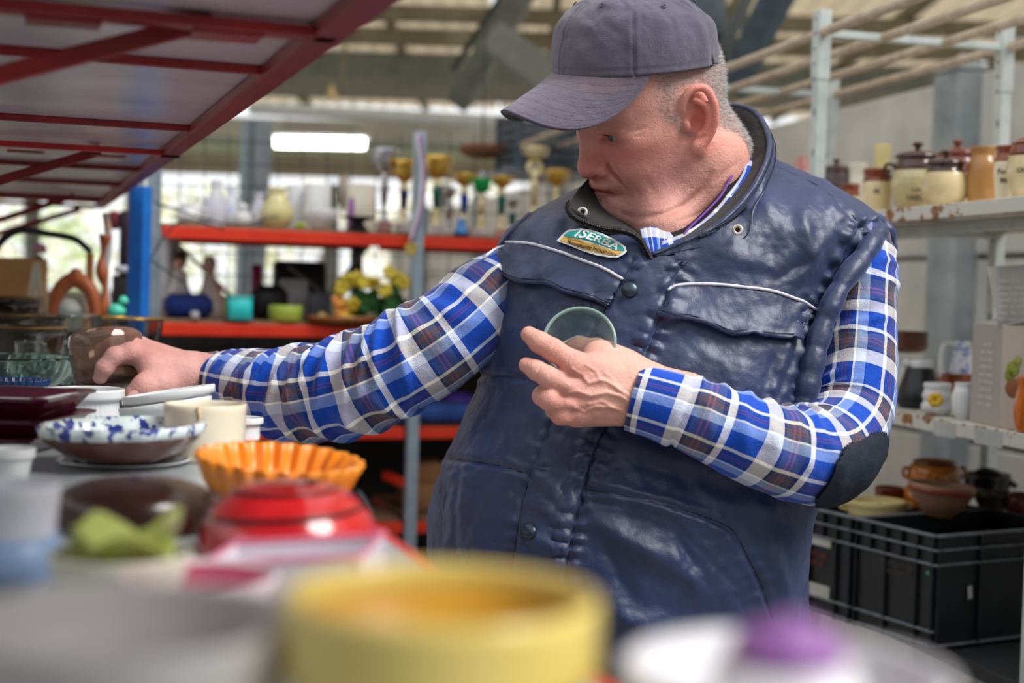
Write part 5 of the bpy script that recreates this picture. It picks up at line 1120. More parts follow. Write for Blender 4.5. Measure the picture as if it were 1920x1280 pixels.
cols = np.concatenate([HC, nC, fC, np.tile(base, (len(allm[0])-len(HC)-len(nC)-len(fC), 1))])
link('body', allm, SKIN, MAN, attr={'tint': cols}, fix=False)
# ---- eyes
EYEW = M('eye_white', (150, 140, 138), .2); IRIS = M('grey_iris', (74, 86, 92), .1)
for m in (1, -1):
    c = hw((.0715, .033*m, .0112)); r_ = .0136
    prof = [(r_*math.sin(a), -r_*math.cos(a)) for a in np.linspace(0, math.pi, 15)]; prof[0] = (0, -r_); prof[-1] = (0, r_)
    e = link('eye', lathe(prof, 24, c), EYEW, MAN)
    g = hw((.0715, .033*m, .0112)+np.array((.99, -.10, -.08))*.0011)
    ca = [(0, r_+.0001)]+[(r_*math.sin(a), r_*math.cos(a)) for a in np.linspace(.05, .42, 6)]
    link('iris', lathe(ca, 20, g, zto(HR@np.array((.98, -.16, -.10)))), IRIS, e, fix=False)
for m in (1, -1):
    q = np.array([hw(p_) for p_ in smooth_path([(.0868, .021*m, .0128), (.0865, .029*m, .0136), (.0835, .037*m, .0130), (.0775, .0435*m, .0105)], 20)]); link('eyelashes', tube(q, [.0004+.0006*math.sin(math.pi*k/19) for k in range(20)], 6), M('lashes', (52, 36, 32), .7), MAN)
# ---- short grey hair: fine tapered bristles over the stubbled skin
def bristles():
    w = HM.copy(); x, y, z = HV.T; w[(z > .075)] = 0; ids = np.where(w > .12)[0]; r = np.random.default_rng(2); k = r.choice(ids, 24000, p=(w[ids])/(w[ids]).sum())
    Nn = np.zeros_like(HV); a = HV[HF[:, 1]]-HV[HF[:, 0]]; b = HV[HF[:, 2]]-HV[HF[:, 0]]; fn = np.cross(a, b)
    for i in range(4): np.add.at(Nn, HF[:, i], fn)
    Nn /= np.linalg.norm(Nn, axis=1)[:, None]+1e-12
    if ((HV-HV.mean(0))*Nn).sum(1).mean() < 0: Nn = -Nn
    p = HV[k]+r.normal(0, .0008, (len(k), 3)); n = Nn[k]; dirv = n*.5+np.array((-.75, 0, -.55))+r.normal(0, .28, (len(k), 3)); dirv /= np.linalg.norm(dirv, axis=1)[:, None]
    L = r.uniform(.0025, .0058, len(k))*(.45+.75*HM[k]); sd = np.cross(dirv, n+r.normal(0, .4, n.shape)); sd /= np.linalg.norm(sd, axis=1)[:, None]; wd = .00022
    A = p-sd*wd; B = p+sd*wd; Cc = p+dirv*L[:, None]; D = p-n*.0002+np.cross(sd, dirv)*wd*1.2
    V_ = np.stack([A, B, Cc, D], 1).reshape(-1, 3); F_ = []
    for i in range(len(k)): o = 4*i; F_ += [(o, o+1, o+2), (o+1, o+3, o+2), (o+3, o, o+2)]
    c = r.uniform(.16, .62, len(k)); cc = np.stack([c*1.02, c*.95, c*.92], 1).repeat(4, 0)
    return (V_@HR.T+HO, F_), cc
bm_, bc_ = bristles()
t = NT('grey_hair'); vc = t.n('ShaderNodeVertexColor', layer_name='tint'); t.set(col=vc.outputs[0], rough=.45)
hair = link('hair', bm_, t.m, MAN, attr={'tint': bc_}, fix=False, smooth=False); hair['kind'] = 'stuff'
# brows
rr = np.random.default_rng(5)
for m in (1, -1):
    br = []
    for i in range(260):
        u = rr.random(); c = np.array((.0985-.026*u**1.3, (.014+.036*u)*m, .031+.002*math.sin(3*u)+rr.normal(0, .0014))); d = np.array((-.3, .9*m, .35+rr.normal(0, .3))); d /= np.linalg.norm(d)
        a = c+np.array((.0015, 0, 0)); br.append(tube(np.array([hw(a), hw(a+d*.004+[.001, 0, 0]), hw(a+d*.007)]), [.00022, .0002, .00005], 3, caps=False))
    link('eyebrow', cat(*br), M('brow_hair', (96, 74, 62), .6), MAN, fix=False)
# thumb nail of the reaching hand, finger nails of the other
def nail(c, ax, up, w, l, name='fingernail'):
    ax = np.array(ax)/np.linalg.norm(ax); up = np.array(up)-ax*(np.array(up)@ax); up /= np.linalg.norm(up); sd = np.cross(ax, up); A = np.zeros((7, 7, 3))
    for i, u in enumerate(np.linspace(-1, 1, 7)):
        for j, v in enumerate(np.linspace(-1, 1, 7)): A[i, j] = np.array(c)+ax*u*l/2+sd*v*w/2*(1-.25*u*u)+up*(-.28*w*v*v-.0006*u*u)
    return link(name, slab(A, .0008, up), M('nail', (226, 176, 172), .25, c2=(214, 160, 156), coat=.4), MAN)
nail(P(251, 736, 1.652), P(240, 746, 1.655)-P(268, 727, 1.66), -FW+.3*UP, .013, .017)

# ---- the cap
CA, CB, CH = .0975, .084, .083
CC = np.array((.0145, 0, .068)); tilt = rax((0, 1, 0), -11)   # rim plane drops towards the back
def capp(th, el):   # crown point; el 0 at the rim to pi/2 at the button
    c, s_ = np.cos(th), np.sin(th); rho = np.cos(el)**.68; et = np.sin(el)**.92
    fr = sm(c, .1, 1.); x = CA*c*rho*(1+.02*fr); y = CB*s_*rho; z = CH*et+.010*fr*np.sin(el)*np.cos(el)
    return np.stack([x, y, z], -1)
def crown():
    nr_, nc_ = 70, 240; el = np.linspace(0, np.pi/2-.02, nr_)[:, None]; th = np.linspace(0, 2*np.pi, nc_, endpoint=False)[None, :]
    Q = capp(th+0*el, el+0*th); n = Q/np.linalg.norm(Q, axis=-1)[..., None]
    h = np.zeros(Q.shape[:2])
    for k in range(6):
        a = np.radians(0+60*k); d = np.abs((th-a+np.pi) % (2*np.pi)-np.pi)*.095*np.maximum(np.cos(el), .05); h += -.0012*np.exp(-(d/.0013)**2)+.0009*np.exp(-((d-.004)/.0022)**2)
    q2 = Q.reshape(-1, 3); h += (.0028*vnoise(q2, 21, 3, 32)+.0012*vnoise(q2, 22, 2, 75)).reshape(h.shape)*np.sin(np.minimum(el*2.2, np.pi/2))
    h += .0045*np.exp(-((th-2.0)/.10)**2)*np.exp(-((el-.35)/.30)**2)-.0045*np.exp(-((th-2.25)/.10)**2)*np.exp(-((el-.3)/.3)**2)
    h += .006*np.exp(-((th-2.9)/.16)**2)*np.exp(-((el-.42)/.16)**2)-.004*np.exp(-((th-2.8)/.2)**2)*np.exp(-((el-.75)/.1)**2)
    h += -.0008*np.exp(-((el-.07)/.012)**2)
    Q = Q+n*h[..., None]; W = hw(Q.reshape(-1, 3)@np.array(tilt).T+CC).reshape(Q.shape)
    v = W.reshape(-1, 3); v = np.vstack([v, hw(np.array((0, 0, CH))@np.array(tilt).T+CC)]); f = [(i*nc_+j, i*nc_+(j+1) % nc_, (i+1)*nc_+(j+1) % nc_, (i+1)*nc_+j) for i in range(nr_-1) for j in range(nc_)]
    f += [((nr_-1)*nc_+j, (nr_-1)*nc_+(j+1) % nc_, nr_*nc_) for j in range(nc_)]
    # turned-in sweatband
    inn = hw((capp(th[0], 0*th[0])*[.965, .965, 1]+[0, 0, .018])@np.array(tilt).T+CC); o = len(v); v = np.vstack([v, inn]); f += [(j, (j+1) % nc_, o+(j+1) % nc_, o+j) for j in range(nc_)]
    n_ = vnoise(Q.reshape(-1, 3), 24, 3, 25); c = np.tile(SRGB((86, 82, 100)), (len(v), 1)); c[:len(n_)] *= (1+.10*n_)[:, None]
    ff = sm(np.cos(th+0*el)*CA, .05, .10).ravel(); c[:len(n_)] = c[:len(n_)]*(1-.25*ff[:, None])+SRGB((112, 96, 98))*.25*ff[:, None]
    return (v, f), c
cm, cc = crown()
CAP = link('cap', cm, CAPM, MAN, attr={'tint': cc})
def brim():
    na, nb_ = 46, 24; A = np.zeros((nb_, na, 3)); th = np.linspace(-1.28, 1.28, na)
    for j, a in enumerate(th):
        inn = capp(np.array(a), np.array(0.02))*[.99, .99, 1]
        s_ = math.cos(a*np.pi/2/1.28); ext = .073*max(s_, 0)**.60
        for i, u in enumerate(np.linspace(0, 1, nb_)):
            y = inn[1]*(1-.06*u); x = inn[0]+ext*u
            z = inn[2]-.030*u*s_-.105*(y/CB)**2*max(s_, 0)**.5*u**.75-.002*u*u
            A[i, j] = (x, y, z)
    nrm = A.reshape(-1, 3); W = hw(nrm@np.array(tilt).T+CC).reshape(A.shape)
    m = slab(W, .0036, HR[:, 2]); c = np.tile(SRGB((116, 106, 124)), (len(m[0]), 1)); u = np.linspace(0, 1, nb_)[:, None]+0*th[None, :]
    n_ = vnoise(nrm, 31, 3, 40); top = len(nrm); rust = np.exp(-((u.ravel()-.12)/.16)**2)*(.6+.4*n_); c[:top] = c[:top]*(1-.5*rust[:, None])+SRGB((148, 112, 92))*.5*rust[:, None]; c[:top] *= (1+.08*n_)[:, None]
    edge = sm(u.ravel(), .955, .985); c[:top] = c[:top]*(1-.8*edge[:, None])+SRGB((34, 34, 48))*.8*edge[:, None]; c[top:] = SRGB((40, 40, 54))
    st = []
    for k in range(1, 8):
        uu = int(k/8*nb_); st.append(tube(W[uu, 3:-3]-HR[:, 2]*.00005, .0002, 4))
    return m, c, cat(*st)
bm2, bc2, st = brim()
BR = link('brim', bm2, CAPM, CAP, attr={'tint': bc2}); link('stitching', st, M('cap_thread_light', (104, 98, 114), .9), CAP)
for a, e in ((.52, .95), (1.57, .95), (-.52, .95), (2.6, .95)):
    q = capp(np.array(a), np.array(e)); n = HR@np.array(tilt)@(q/np.linalg.norm(q)); c = hw(q@np.array(tilt).T+CC)+n*.0012
    link('air_eyelet', xf(lathe([(.0021+.0009*math.cos(k), .0009*math.sin(k)) for k in np.linspace(0, 2*np.pi, 9)], 16), c, zto(n)), M('cap_thread', (84, 78, 94), .9), CAP)
q = hw(np.array((0, 0, CH+.001))@np.array(tilt).T+CC); link('button', lathe([(0, .004), (.005, .0032), (.007, 0), (.0065, -.002), (0, -.002)], 16, q, HR@np.array(tilt)), CAPM, CAP, attr={'tint': np.tile(SRGB((84, 80, 98)), (16*5, 1))})

# ---- shirt sleeves
def sleeve(name, pts, n, nc_, seed, folds, cuff, v0, u0=0., ang0=0.):
    pts = [list(P(x, y, d))+[ra, rb] for x, y, d, ra, rb in pts]; q = smooth_path(pts, n)
    for _ in range(6): q[1:-1] = (q[:-2]+2*q[1:-1]+q[2:])/4
    c = q[:, :3]; T = np.gradient(c, axis=0); sl = np.linalg.norm(T, axis=1); arc = np.cumsum(sl)-sl[0]; T /= sl[:, None]
    x = -FW.copy(); G = np.zeros((n, nc_, 3)); th = np.linspace(0, 2*np.pi, nc_, endpoint=False); NN = np.zeros_like(G)
    for i in range(n):
        x = x-T[i]*(x@T[i]); x /= np.linalg.norm(x); y = np.cross(T[i], x)
        NN[i] = np.cos(th)[:, None]*x+np.sin(th)[:, None]*y
        G[i] = c[i]+q[i, 4]*np.cos(th)[:, None]*x+q[i, 3]*np.sin(th)[:, None]*y
    R0 = .075; U = (arc+u0)[:, None]+0*th[None]; Vv = (((th+np.pi) % (2*np.pi))-np.pi)[None, :]*R0*(.55+.45*q[:, 3:4]/.055)+v0+0*U
    h = np.zeros((n, nc_)); A = arc[:, None]; TH = ((th[None]-ang0+np.pi) % (2*np.pi))-np.pi
    for (a0, t0, wa, wt, amp, tw) in folds:   # position along, angle, width along, width round, height, skew
        dt = (TH-t0+np.pi) % (2*np.pi)-np.pi; h += amp*np.exp(-((A-a0-tw*dt)/wa)**2)*np.exp(-(dt/wt)**2)
    q3 = G.reshape(-1, 3); h += (.0022*vnoise(q3, seed, 3, 22)+.0012*vnoise(q3, seed+1, 2, 55)).reshape(n, nc_)
    cuffm = sm(arc, arc[-1]-cuff, arc[-1]-cuff+.004)[:, None]; h = h*(1-.8*cuffm)-.0012*np.exp(-((A-arc[-1]+cuff)/.0035)**2)*2+.0012*cuffm
    G = G+NN*h[..., None]
    inn = G[-1]-NN[-1]*.004; inn2 = inn-T[-1]*.03; Gx = np.concatenate([G, inn[None], inn2[None]]); U = np.vstack([U, U[-1:], U[-1:]-.03]); Vv = np.vstack([Vv, Vv[-1:], Vv[-1:]])
    m = n+2; v = Gx.reshape(-1, 3); f = [(i*nc_+j, i*nc_+(j+1) % nc_, (i+1)*nc_+(j+1) % nc_, (i+1)*nc_+j) for i in range(m-1) for j in range(nc_)]
    return link(name, (v, f), PLAID, MAN, attr={'cloth_u': U.ravel(), 'cloth_v': Vv.ravel()}), G, NN, arc
# right of the picture: his left arm, bent across the chest    (x, y, depth, radius in the picture plane, radius in depth)
foldsR = [(.02+.022*i, -1.2, .006, .9, .003, .01) for i in range(3)]
for i in range(9): foldsR.append((.215+.019*i, 1.2+.1*(i % 3), .0054, .75, .0066, .018*(1 if i < 4 else -1)))
for i in range(7): foldsR.append((.335+.026*i, .9, .0058, 1.1, .0054, -.010))
for i in range(5): foldsR.append((.36+.03*i, -1.0, .007, .7, .0034, .014))
for i in range(4): foldsR.append((.07+.035*i, .3, .010, .8, .0035, .03))
SR, GR, NRm, arcR = sleeve('left_sleeve', [(1618, 440, 1.64, .030, .045), (1610, 500, 1.63, .041, .060), (1605, 550, 1.62, .044, .064), (1599, 640, 1.605, .047, .066), (1595, 730, 1.575, .048, .062), (1586, 800, 1.545, .046, .052), (1548, 850, 1.492, .049, .050),
    (1500, 858, 1.458, .048, .048), (1430, 836, 1.436, .0455, .044), (1360, 806, 1.425, .042, .040), (1300, 782, 1.423, .038, .038), (1240, 760, 1.427, .0335, .035), (1188, 745, 1.432, .031, .0335)], 260, 150, 41, foldsR, .052, .030, .012)
foldsL = [(.05+.03*i, .4, .010, .9, .004, .02) for i in range(4)]
for i in range(11): foldsL.append((.16+.022*i, .5+.25*math.sin(i*1.7), .0062, 1.0, .0088, -.020-.004*(i % 3)))
for i in range(6): foldsL.append((.20+.036*i, -1.0, .007, .7, .0066, .02))
for i in range(5): foldsL.append((.40+.02*i, .9, .006, .7, .0032, -.012))
SL_, GL, NLm, arcL = sleeve('right_sleeve', [(975, 508, 1.655, .036, .035), (918, 560, 1.63, .050, .050), (850, 622, 1.615, .054, .056), (770, 674, 1.615, .057, .056), (690, 712, 1.625, .058, .055), (610, 733, 1.645, .057, .053),
    (540, 738, 1.670, .0535, .050), (470, 726, 1.700, .046, .045), (415, 714, 1.725, .036, .037), (378, 709, 1.742, .0295, .033)], 260, 150, 51, foldsL, .026, .052, .040)
# dark elbow of the bent sleeve
i0, i1 = np.searchsorted(arcR, .262), np.searchsorted(arcR, .368)
th = np.linspace(0, 2*np.pi, 150, endpoint=False)
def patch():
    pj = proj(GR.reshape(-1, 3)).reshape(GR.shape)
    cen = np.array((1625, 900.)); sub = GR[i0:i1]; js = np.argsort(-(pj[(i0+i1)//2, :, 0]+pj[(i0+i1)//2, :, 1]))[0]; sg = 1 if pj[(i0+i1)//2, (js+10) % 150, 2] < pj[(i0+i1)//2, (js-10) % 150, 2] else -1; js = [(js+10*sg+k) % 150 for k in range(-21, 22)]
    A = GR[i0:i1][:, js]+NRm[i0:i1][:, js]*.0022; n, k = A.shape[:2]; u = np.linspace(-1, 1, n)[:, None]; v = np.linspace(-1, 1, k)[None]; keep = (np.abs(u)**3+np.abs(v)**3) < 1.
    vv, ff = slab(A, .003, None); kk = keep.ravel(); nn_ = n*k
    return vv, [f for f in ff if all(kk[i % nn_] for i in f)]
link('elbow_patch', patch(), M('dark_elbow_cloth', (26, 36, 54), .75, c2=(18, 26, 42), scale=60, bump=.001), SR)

# ---- armhole rolls of the vest (padded edge)
def roll(name, pts, r, seed, puck=.0022):
    q = smooth_path([list(P(x, y, d))+[rr_] for x, y, d, rr_ in pts], 150); a = np.cumsum(np.linalg.norm(np.gradient(q[:, :3], axis=0), axis=1))
    rad = q[:, 3]+puck*np.abs(np.sin(a/.011+1.5*np.sin(a/.05)))-.001
    return link(name, tube(q[:, :3], rad, 14), NAVY, VEST)
roll('armhole_edge', [(1600, 396, 1.665, .009), (1632, 418, 1.635, .010), (1646, 436, 1.605, .011), (1634, 456, 1.582, .0115), (1612, 490, 1.562, .012), (1580, 530, 1.546, .0115), (1553, 585, 1.532, .0115), (1533, 645, 1.522, .012), (1518, 710, 1.512, .0125), (1504, 770, 1.510, .013), (1490, 825, 1.525, .012)], .016, 3)
roll('armhole_edge', [(1640, 412, 1.66, .010), (1662, 432, 1.64, .010), (1668, 452, 1.66, .009), (1672, 490, 1.70, .007)], .01, 4, .001)
vtube('armhole_edge', [(992, 402), (955, 440), (930, 480), (914, 540), (905, 620), (906, 698)], .0042, NAVY, off=-.001)

# ---- pocket flaps, piping, badge, snaps
def flap(top, bot, off, name='pocket_flap', thick=.0026):
    n = 60; a = smooth_path(top, n); b = smooth_path(bot, n); m = 16; A = np.zeros((m, n, 3))
    for i in range(m):
        u = i/(m-1); row = a*(1-u)+b*u
        for j in range(n): A[i, j] = hit(row[j, 0], row[j, 1], .0022+off*u**1.2+.0012*math.sin(j/n*17+3*u)*u)
    return link(name, slab(A, thick, -FW), NAVY, VEST), A
topL = [(953, 455), (1000, 459), (1050, 474), (1100, 492), (1140, 508), (1166, 523)]; botL = [(924, 498), (952, 518), (985, 534), (1030, 536), (1065, 552), (1100, 562), (1140, 576)]
topR = [(1249, 543), (1290, 535), (1345, 534), (1400, 540), (1450, 547), (1500, 565), (1527, 580)]; botR = [(1238, 592), (1290, 602), (1325, 612), (1368, 630), (1400, 630), (1440, 634), (1488, 638)]
FLL, _ = flap(topL, botL, .007); FLR, _ = flap(topR, botR, .008)
for b, dx in ((botL, 1), (botR, 1)):
    q = np.array([hit(x, y-7, .0096) for x, y in smooth_path(b, 60)]); link('stitching', tube(q, .0005, 4), NAVYD, VEST)
vtube('piping', topL, .0017, PIPING, off=.0030); vtube('piping', [(1249, 543), (1290, 535), (1345, 534), (1400, 540), (1450, 547), (1500, 565), (1553, 592)], .0017, PIPING, off=.0030)
vtube('piping', [(905, 486), (925, 469), (950, 463)], .0016, PIPING, off=.003)
for pl in (SEAMS[0][0], SEAMS[1][0], SEAMS[3][0], SEAMS[5][0], SEAMS[9][0]): vtube('seam', pl, .0006, NAVYD, off=-.0004)
# placket edge: a raised overlap strip between the two centre seams
def placket():
    l = smooth_path([(1192, 492), (1162, 540), (1142, 575), (1104, 650), (1074, 740), (1038, 798), (1010, 868), (996, 888), (975, 985), (965, 1060), (958, 1200), (950, 1330)], 160)
    r_ = smooth_path([(1290, 489), (1264, 520), (1234, 598), (1206, 665), (1158, 740), (1126, 812), (1103, 880), (1090, 925), (1068, 1012), (1058, 1080), (1048, 1200), (1040, 1330)], 160)
    A = np.zeros((160, 24, 3)); a = 0
    for i in range(160):
        for j in range(24):
            v = j/23; x, y = l[i]*(1-v)+r_[i]*v; A[i, j] = hit(x, y, .0022+.0028*math.sin(math.pi*min(max(v, .0), 1))**.5+.0009*math.sin(i*.62+2*math.sin(i*.13))*math.exp(-((v-.12)/.12)**2)+.0012*math.sin(i*.55)*math.exp(-((v-.9)/.12)**2))
    return slab(A, .002, -FW)
link('placket', placket(), NAVY, VEST)
TREE2 = BVH
def snap(x, y, r=.0085, name='snap_button', off=.004):
    c = hit(x, y, off); d = hit(x+8, y, off)-hit(x-8, y, off); e = hit(x, y-8, off)-hit(x, y+8, off); n = np.cross(d, e); n /= np.linalg.norm(n); n = n if n@FW < 0 else -n
    b = link(name, lathe([(0, .0052), (r*.5, .0048), (r*.82, .0036), (r, .0014), (r*.96, 0), (0, 0)], 28, c, zto(n)), SNAP, VEST); return b
snap(1179, 546, .0092, off=.0052); snap(995, 1001, .0088, off=.0052)
bpoly = [(1047, 456), (1058, 444), (1068, 437), (1091, 434), (1112, 437), (1133, 443), (1155, 454), (1174, 466), (1178, 476), (1172, 482), (1160, 486), (1143, 487), (1120, 481), (1096, 473), (1070, 464)]
def vpoly(poly, off, th_=.0012, name='badge', mat=None, parent=None):
    c = np.mean(poly, 0); rings = [np.array(poly)*(1-u)+c*u for u in (0, .25, .5, .75)]; v = [hit(x, y, off) for rg in rings for x, y in rg]+[hit(c[0], c[1], off)]
    n = len(poly); f = [(k*n+i, k*n+(i+1) % n, (k+1)*n+(i+1) % n, (k+1)*n+i) for k in range(3) for i in range(n)]+[(3*n+i, 3*n+(i+1) % n, 4*n) for i in range(n)]
    o = len(v); v = np.array(v); v2 = v+FW*th_; f += [tuple(i+o for i in q[::-1]) for q in f]+[(i, (i+1) % n, (i+1) % n+o, i+o) for i in range(n)]
    return link(name, (np.vstack([v, v2]), f), mat, parent or VEST, smooth=False)
def shrinkp(poly, k): c = np.mean(poly, 0); return [tuple(c+(np.array(q)-c)*k) for q in poly]
BADGE = vpoly(bpoly, .0052, .003, 'badge', M('badge_white', (236, 238, 236), .5)); BADGE['label'] = 'white-edged teal and yellow embroidered company badge'
teal = [(1060, 447), (1069, 441), (1091, 438), (1112, 441), (1132, 447), (1153, 458), (1171, 469), (1173, 475), (1150, 473), (1120, 463), (1090, 452)]
vpoly(teal, .0060, .001, 'badge_field', M('badge_teal', (20, 164, 158), .55), VEST)
yel = [(1053, 455), (1060, 449), (1090, 455), (1120, 466), (1150, 476), (1170, 478), (1160, 483), (1143, 483.5), (1120, 477), (1096, 469), (1070, 460)]
vpoly(yel, .0059, .001, 'badge_band', M('badge_yellow', (222, 176, 84), .6), VEST)
def vtext(s, org, ex, size, mat, name, shear=.25, bold=0., off=.0066):
    v, f = text_mesh(s, 1., shear, bold); ex = np.array(ex, float); ey = np.array((ex[1], -ex[0])); ey = ey/np.linalg.norm(ey)*size; w = v[:, 0].max()-v[:, 0].min(); ex = ex/w
    q = np.array([hit(*(np.array(org)+ex*a+ey*b), off) for a, b, _ in v]); return link(name, (q, f), mat, VEST, smooth=False, fix=False)
vtext('ISERBA', (1121, 455), (76, 27), 20, M('badge_white', (236, 238, 236), .5), 'badge_lettering', .3, .02)
vtext('Maintenance Immobilière', (1112, 470), (88, 27), 9.5, M('badge_black', (36, 30, 26), .6), 'badge_lettering', .2, .01)

# ---- collar: fleece-lined stand with two open wings
def strip(rows, n=60, rowsub=10):
    R_ = [smooth_path([list(P(*q)) for q in r], n) for r in rows]; R_ = np.array(R_); m = len(R_); out = []
    for j in range(n): out.append(smooth_path(R_[:, j], (m-1)*rowsub+1))
    return np.array(out).transpose(1, 0, 2)
# wing on the right of the picture, nape to the front corner: rows run inside bottom -> rolled top edge -> outside bottom
inner = [(1330, 230, 1.72), (1372, 232, 1.700), (1402, 262, 1.66), (1398, 320, 1.612), (1368, 368, 1.580), (1335, 405, 1.562), (1300, 432, 1.548), (1262, 456, 1.538), (1225, 474, 1.530)]
edge = [(1340, 206, 1.735), (1376, 198, 1.715), (1420, 214, 1.675), (1443, 268, 1.615), (1428, 325, 1.570), (1392, 378, 1.545), (1350, 418, 1.532), (1300, 446, 1.522), (1222, 478, 1.516)]
outer = [(1350, 235, 1.755), (1400, 230, 1.735), (1446, 252, 1.690), (1456, 300, 1.625), (1438, 352, 1.560), (1412, 396, 1.532), (1404, 452, 1.518), (1320, 466, 1.513), (1224, 482, 1.512)]
A = strip([inner, edge, outer], 90, 12); k = A.shape[0]
A2 = A+0; nz = vnoise(A.reshape(-1, 3), 61, 3, 45).reshape(A.shape[:2]); A2 -= FW*(nz*.0022)[..., None]
FL = link('collar_lining', slab(A2[:14], .006, -RT-FW), FLEECE, VEST); link('collar', slab(A2[12:], .006, RT-FW), NAVY, VEST)
q = A2[11:14].mean(0); link('collar_piping', tube(q, .0032, 8), NAVY, VEST)
q = A2[-3]; link('stitching', tube(q-FW*.003, .0006, 4), NAVYD, VEST); q = A2[15]; link('stitching', tube(q-FW*.0028, .0006, 4), NAVYD, VEST)
# wing on the left: black fleece face turned out, zip along its lower edge
r0 = [(1250, 400, 1.655), (1200, 375, 1.655), (1150, 345, 1.655), (1106, 330, 1.645)]
r1 = [(1232, 440, 1.610), (1190, 420, 1.622), (1140, 392, 1.628), (1080, 362, 1.605)]
r2 = [(1216, 474, 1.522), (1190, 442, 1.526), (1130, 426, 1.528), (1066, 388, 1.540)]
A = strip([r0, r1, r2], 50, 10); A -= FW*(vnoise(A.reshape(-1, 3), 62, 3, 50).reshape(A.shape[:2])*.0015)[..., None]
link('collar_lining', slab(A, .005, -FW), FLEECE, VEST)
zp = np.array([P(*q) for q in smooth_path([(1066, 380, 1.535), (1066, 396, 1.524), (1085, 412, 1.516), (1130, 428, 1.514), (1172, 434, 1.513), (1198, 448, 1.512), (1214, 474, 1.511), (1222, 492, 1.513)], 90)])
ZIPM = M('black_zip', (26, 26, 30), .35, metal=.2)
link('zip_tape', tube(zp+FW*.001, .0035, 8), FLEECE, VEST)
tt = np.linspace(0, 89, 78).astype(int); teeth = [box(zp[i]-FW*.003, (.0022, .0022, .0062), zto((zp[min(i+1, 89)]-zp[max(i-1, 0)])[[0, 1, 2]])@rax((1, 0, 0), 90)) for i in tt]
zt = link('zip_teeth', cat(*teeth), ZIPM, VEST); zt['kind'] = 'stuff'
zp2 = np.array([P(*q) for q in smooth_path([(1398, 388, 1.535), (1372, 410, 1.528), (1345, 425, 1.520), (1312, 444, 1.515)], 40)])
link('zip_teeth', cat(*[box(zp2[i]-FW*.001, (.002, .002, .005), zto(zp2[min(i+1, 39)]-zp2[max(i-1, 0)])@rax((1, 0, 0), 90)) for i in range(0, 40, 1)]), ZIPM, VEST)['kind'] = 'stuff'
for (x, y, d) in ((1092, 398, 1.548), (1383, 431, 1.505)):
    n = -FW+.1*UP; c = P(x, y, d); link('eyelet', lathe([(.0024, .0006), (.0034, .0022), (.0052, .0022), (.0062, .0004), (.0058, -.001), (.0024, -.001), (.0024, .0006)], 24, c, zto(n)), EYELET, VEST); link('eyelet_hole', lathe([(0, .0008), (.0024, .0008), (.0024, 0), (0, 0)], 16, c, zto(n)), M('hole_black', (14, 12, 12), .8), VEST)
# shirt and undershirt at the neck
def ribbon(name, a, b, mat, th_=.002, att=True):
    A = strip([a, b], 60, 6); sv = slab(A, th_, -FW); kw = {}
    if att:
        u = np.repeat(np.linspace(0, .05, A.shape[0]), A.shape[1]); w = np.tile(np.linspace(0, .24, A.shape[1]), A.shape[0]); kw['attr'] = {'cloth_u': np.tile(u, 2)+.03, 'cloth_v': np.tile(w, 2)+.01}
    return link(name, sv, mat, MAN, **kw)
ribbon('shirt_collar', [(1376, 226, 1.69), (1398, 262, 1.655), (1394, 318, 1.605), (1362, 366, 1.578), (1330, 402, 1.563), (1290, 432, 1.552), (1240, 452, 1.545)], [(1392, 230, 1.70), (1414, 262, 1.655), (1408, 322, 1.60), (1380, 372, 1.572), (1346, 412, 1.556), (1306, 446, 1.545), (1240, 474, 1.536)], PLAID)
ribbon('undershirt', [(1366, 230, 1.69), (1388, 262, 1.66), (1380, 320, 1.615), (1350, 362, 1.588), (1316, 398, 1.572), (1280, 428, 1.562), (1235, 440, 1.56)], [(1380, 228, 1.695), (1400, 262, 1.658), (1396, 320, 1.608), (1364, 368, 1.580), (1332, 404, 1.565), (1292, 434, 1.555), (1235, 462, 1.55)], M('black_undershirt', (24, 24, 28), .9), att=False)
q = np.array([P(*a) for a in smooth_path([(1372, 330, 1.592), (1352, 366, 1.578), (1325, 396, 1.566), (1296, 424, 1.556), (1282, 440, 1.55)], 40)]); link('neck_trim', tube(q, .0016, 6), M('purple_trim', (112, 58, 150), .6), MAN)
ribbon('shirt_front', [(1200, 428, 1.562), (1222, 424, 1.560), (1250, 432, 1.562), (1290, 440, 1.56)], [(1212, 480, 1.532), (1230, 482, 1.53), (1250, 476, 1.532), (1280, 462, 1.54)], PLAID)
# ---- trousers and shoes, below the frame
TR = M('dark_trousers', (40, 44, 58), .85)
for sx in (-1, 1):
    h0 = hipc+RT*.092*sx; tv = limb([h0+ZV*.06, h0-ZV*.1, [h0[0]+.01*sx, h0[1], .48], [h0[0]+.01*sx, h0[1]+.02, .07]], [.125, .118, .085, .075], 40, 28)
    link('trouser_leg', tv, TR, MAN)
    c = np.array([h0[0]+.01*sx, h0[1]-.06, 0]); prof = [(.0, 0), (.052, 0), (.056, .02), (.05, .055), (.03, .085), (0, .09)]
    m = lathe(prof, 24, (0, 0, 0)); vv = m[0]*[.85, 2.5, 1]; link('shoe', (vv+c, m[1]), M('black_shoe', (28, 26, 26), .5), MAN)
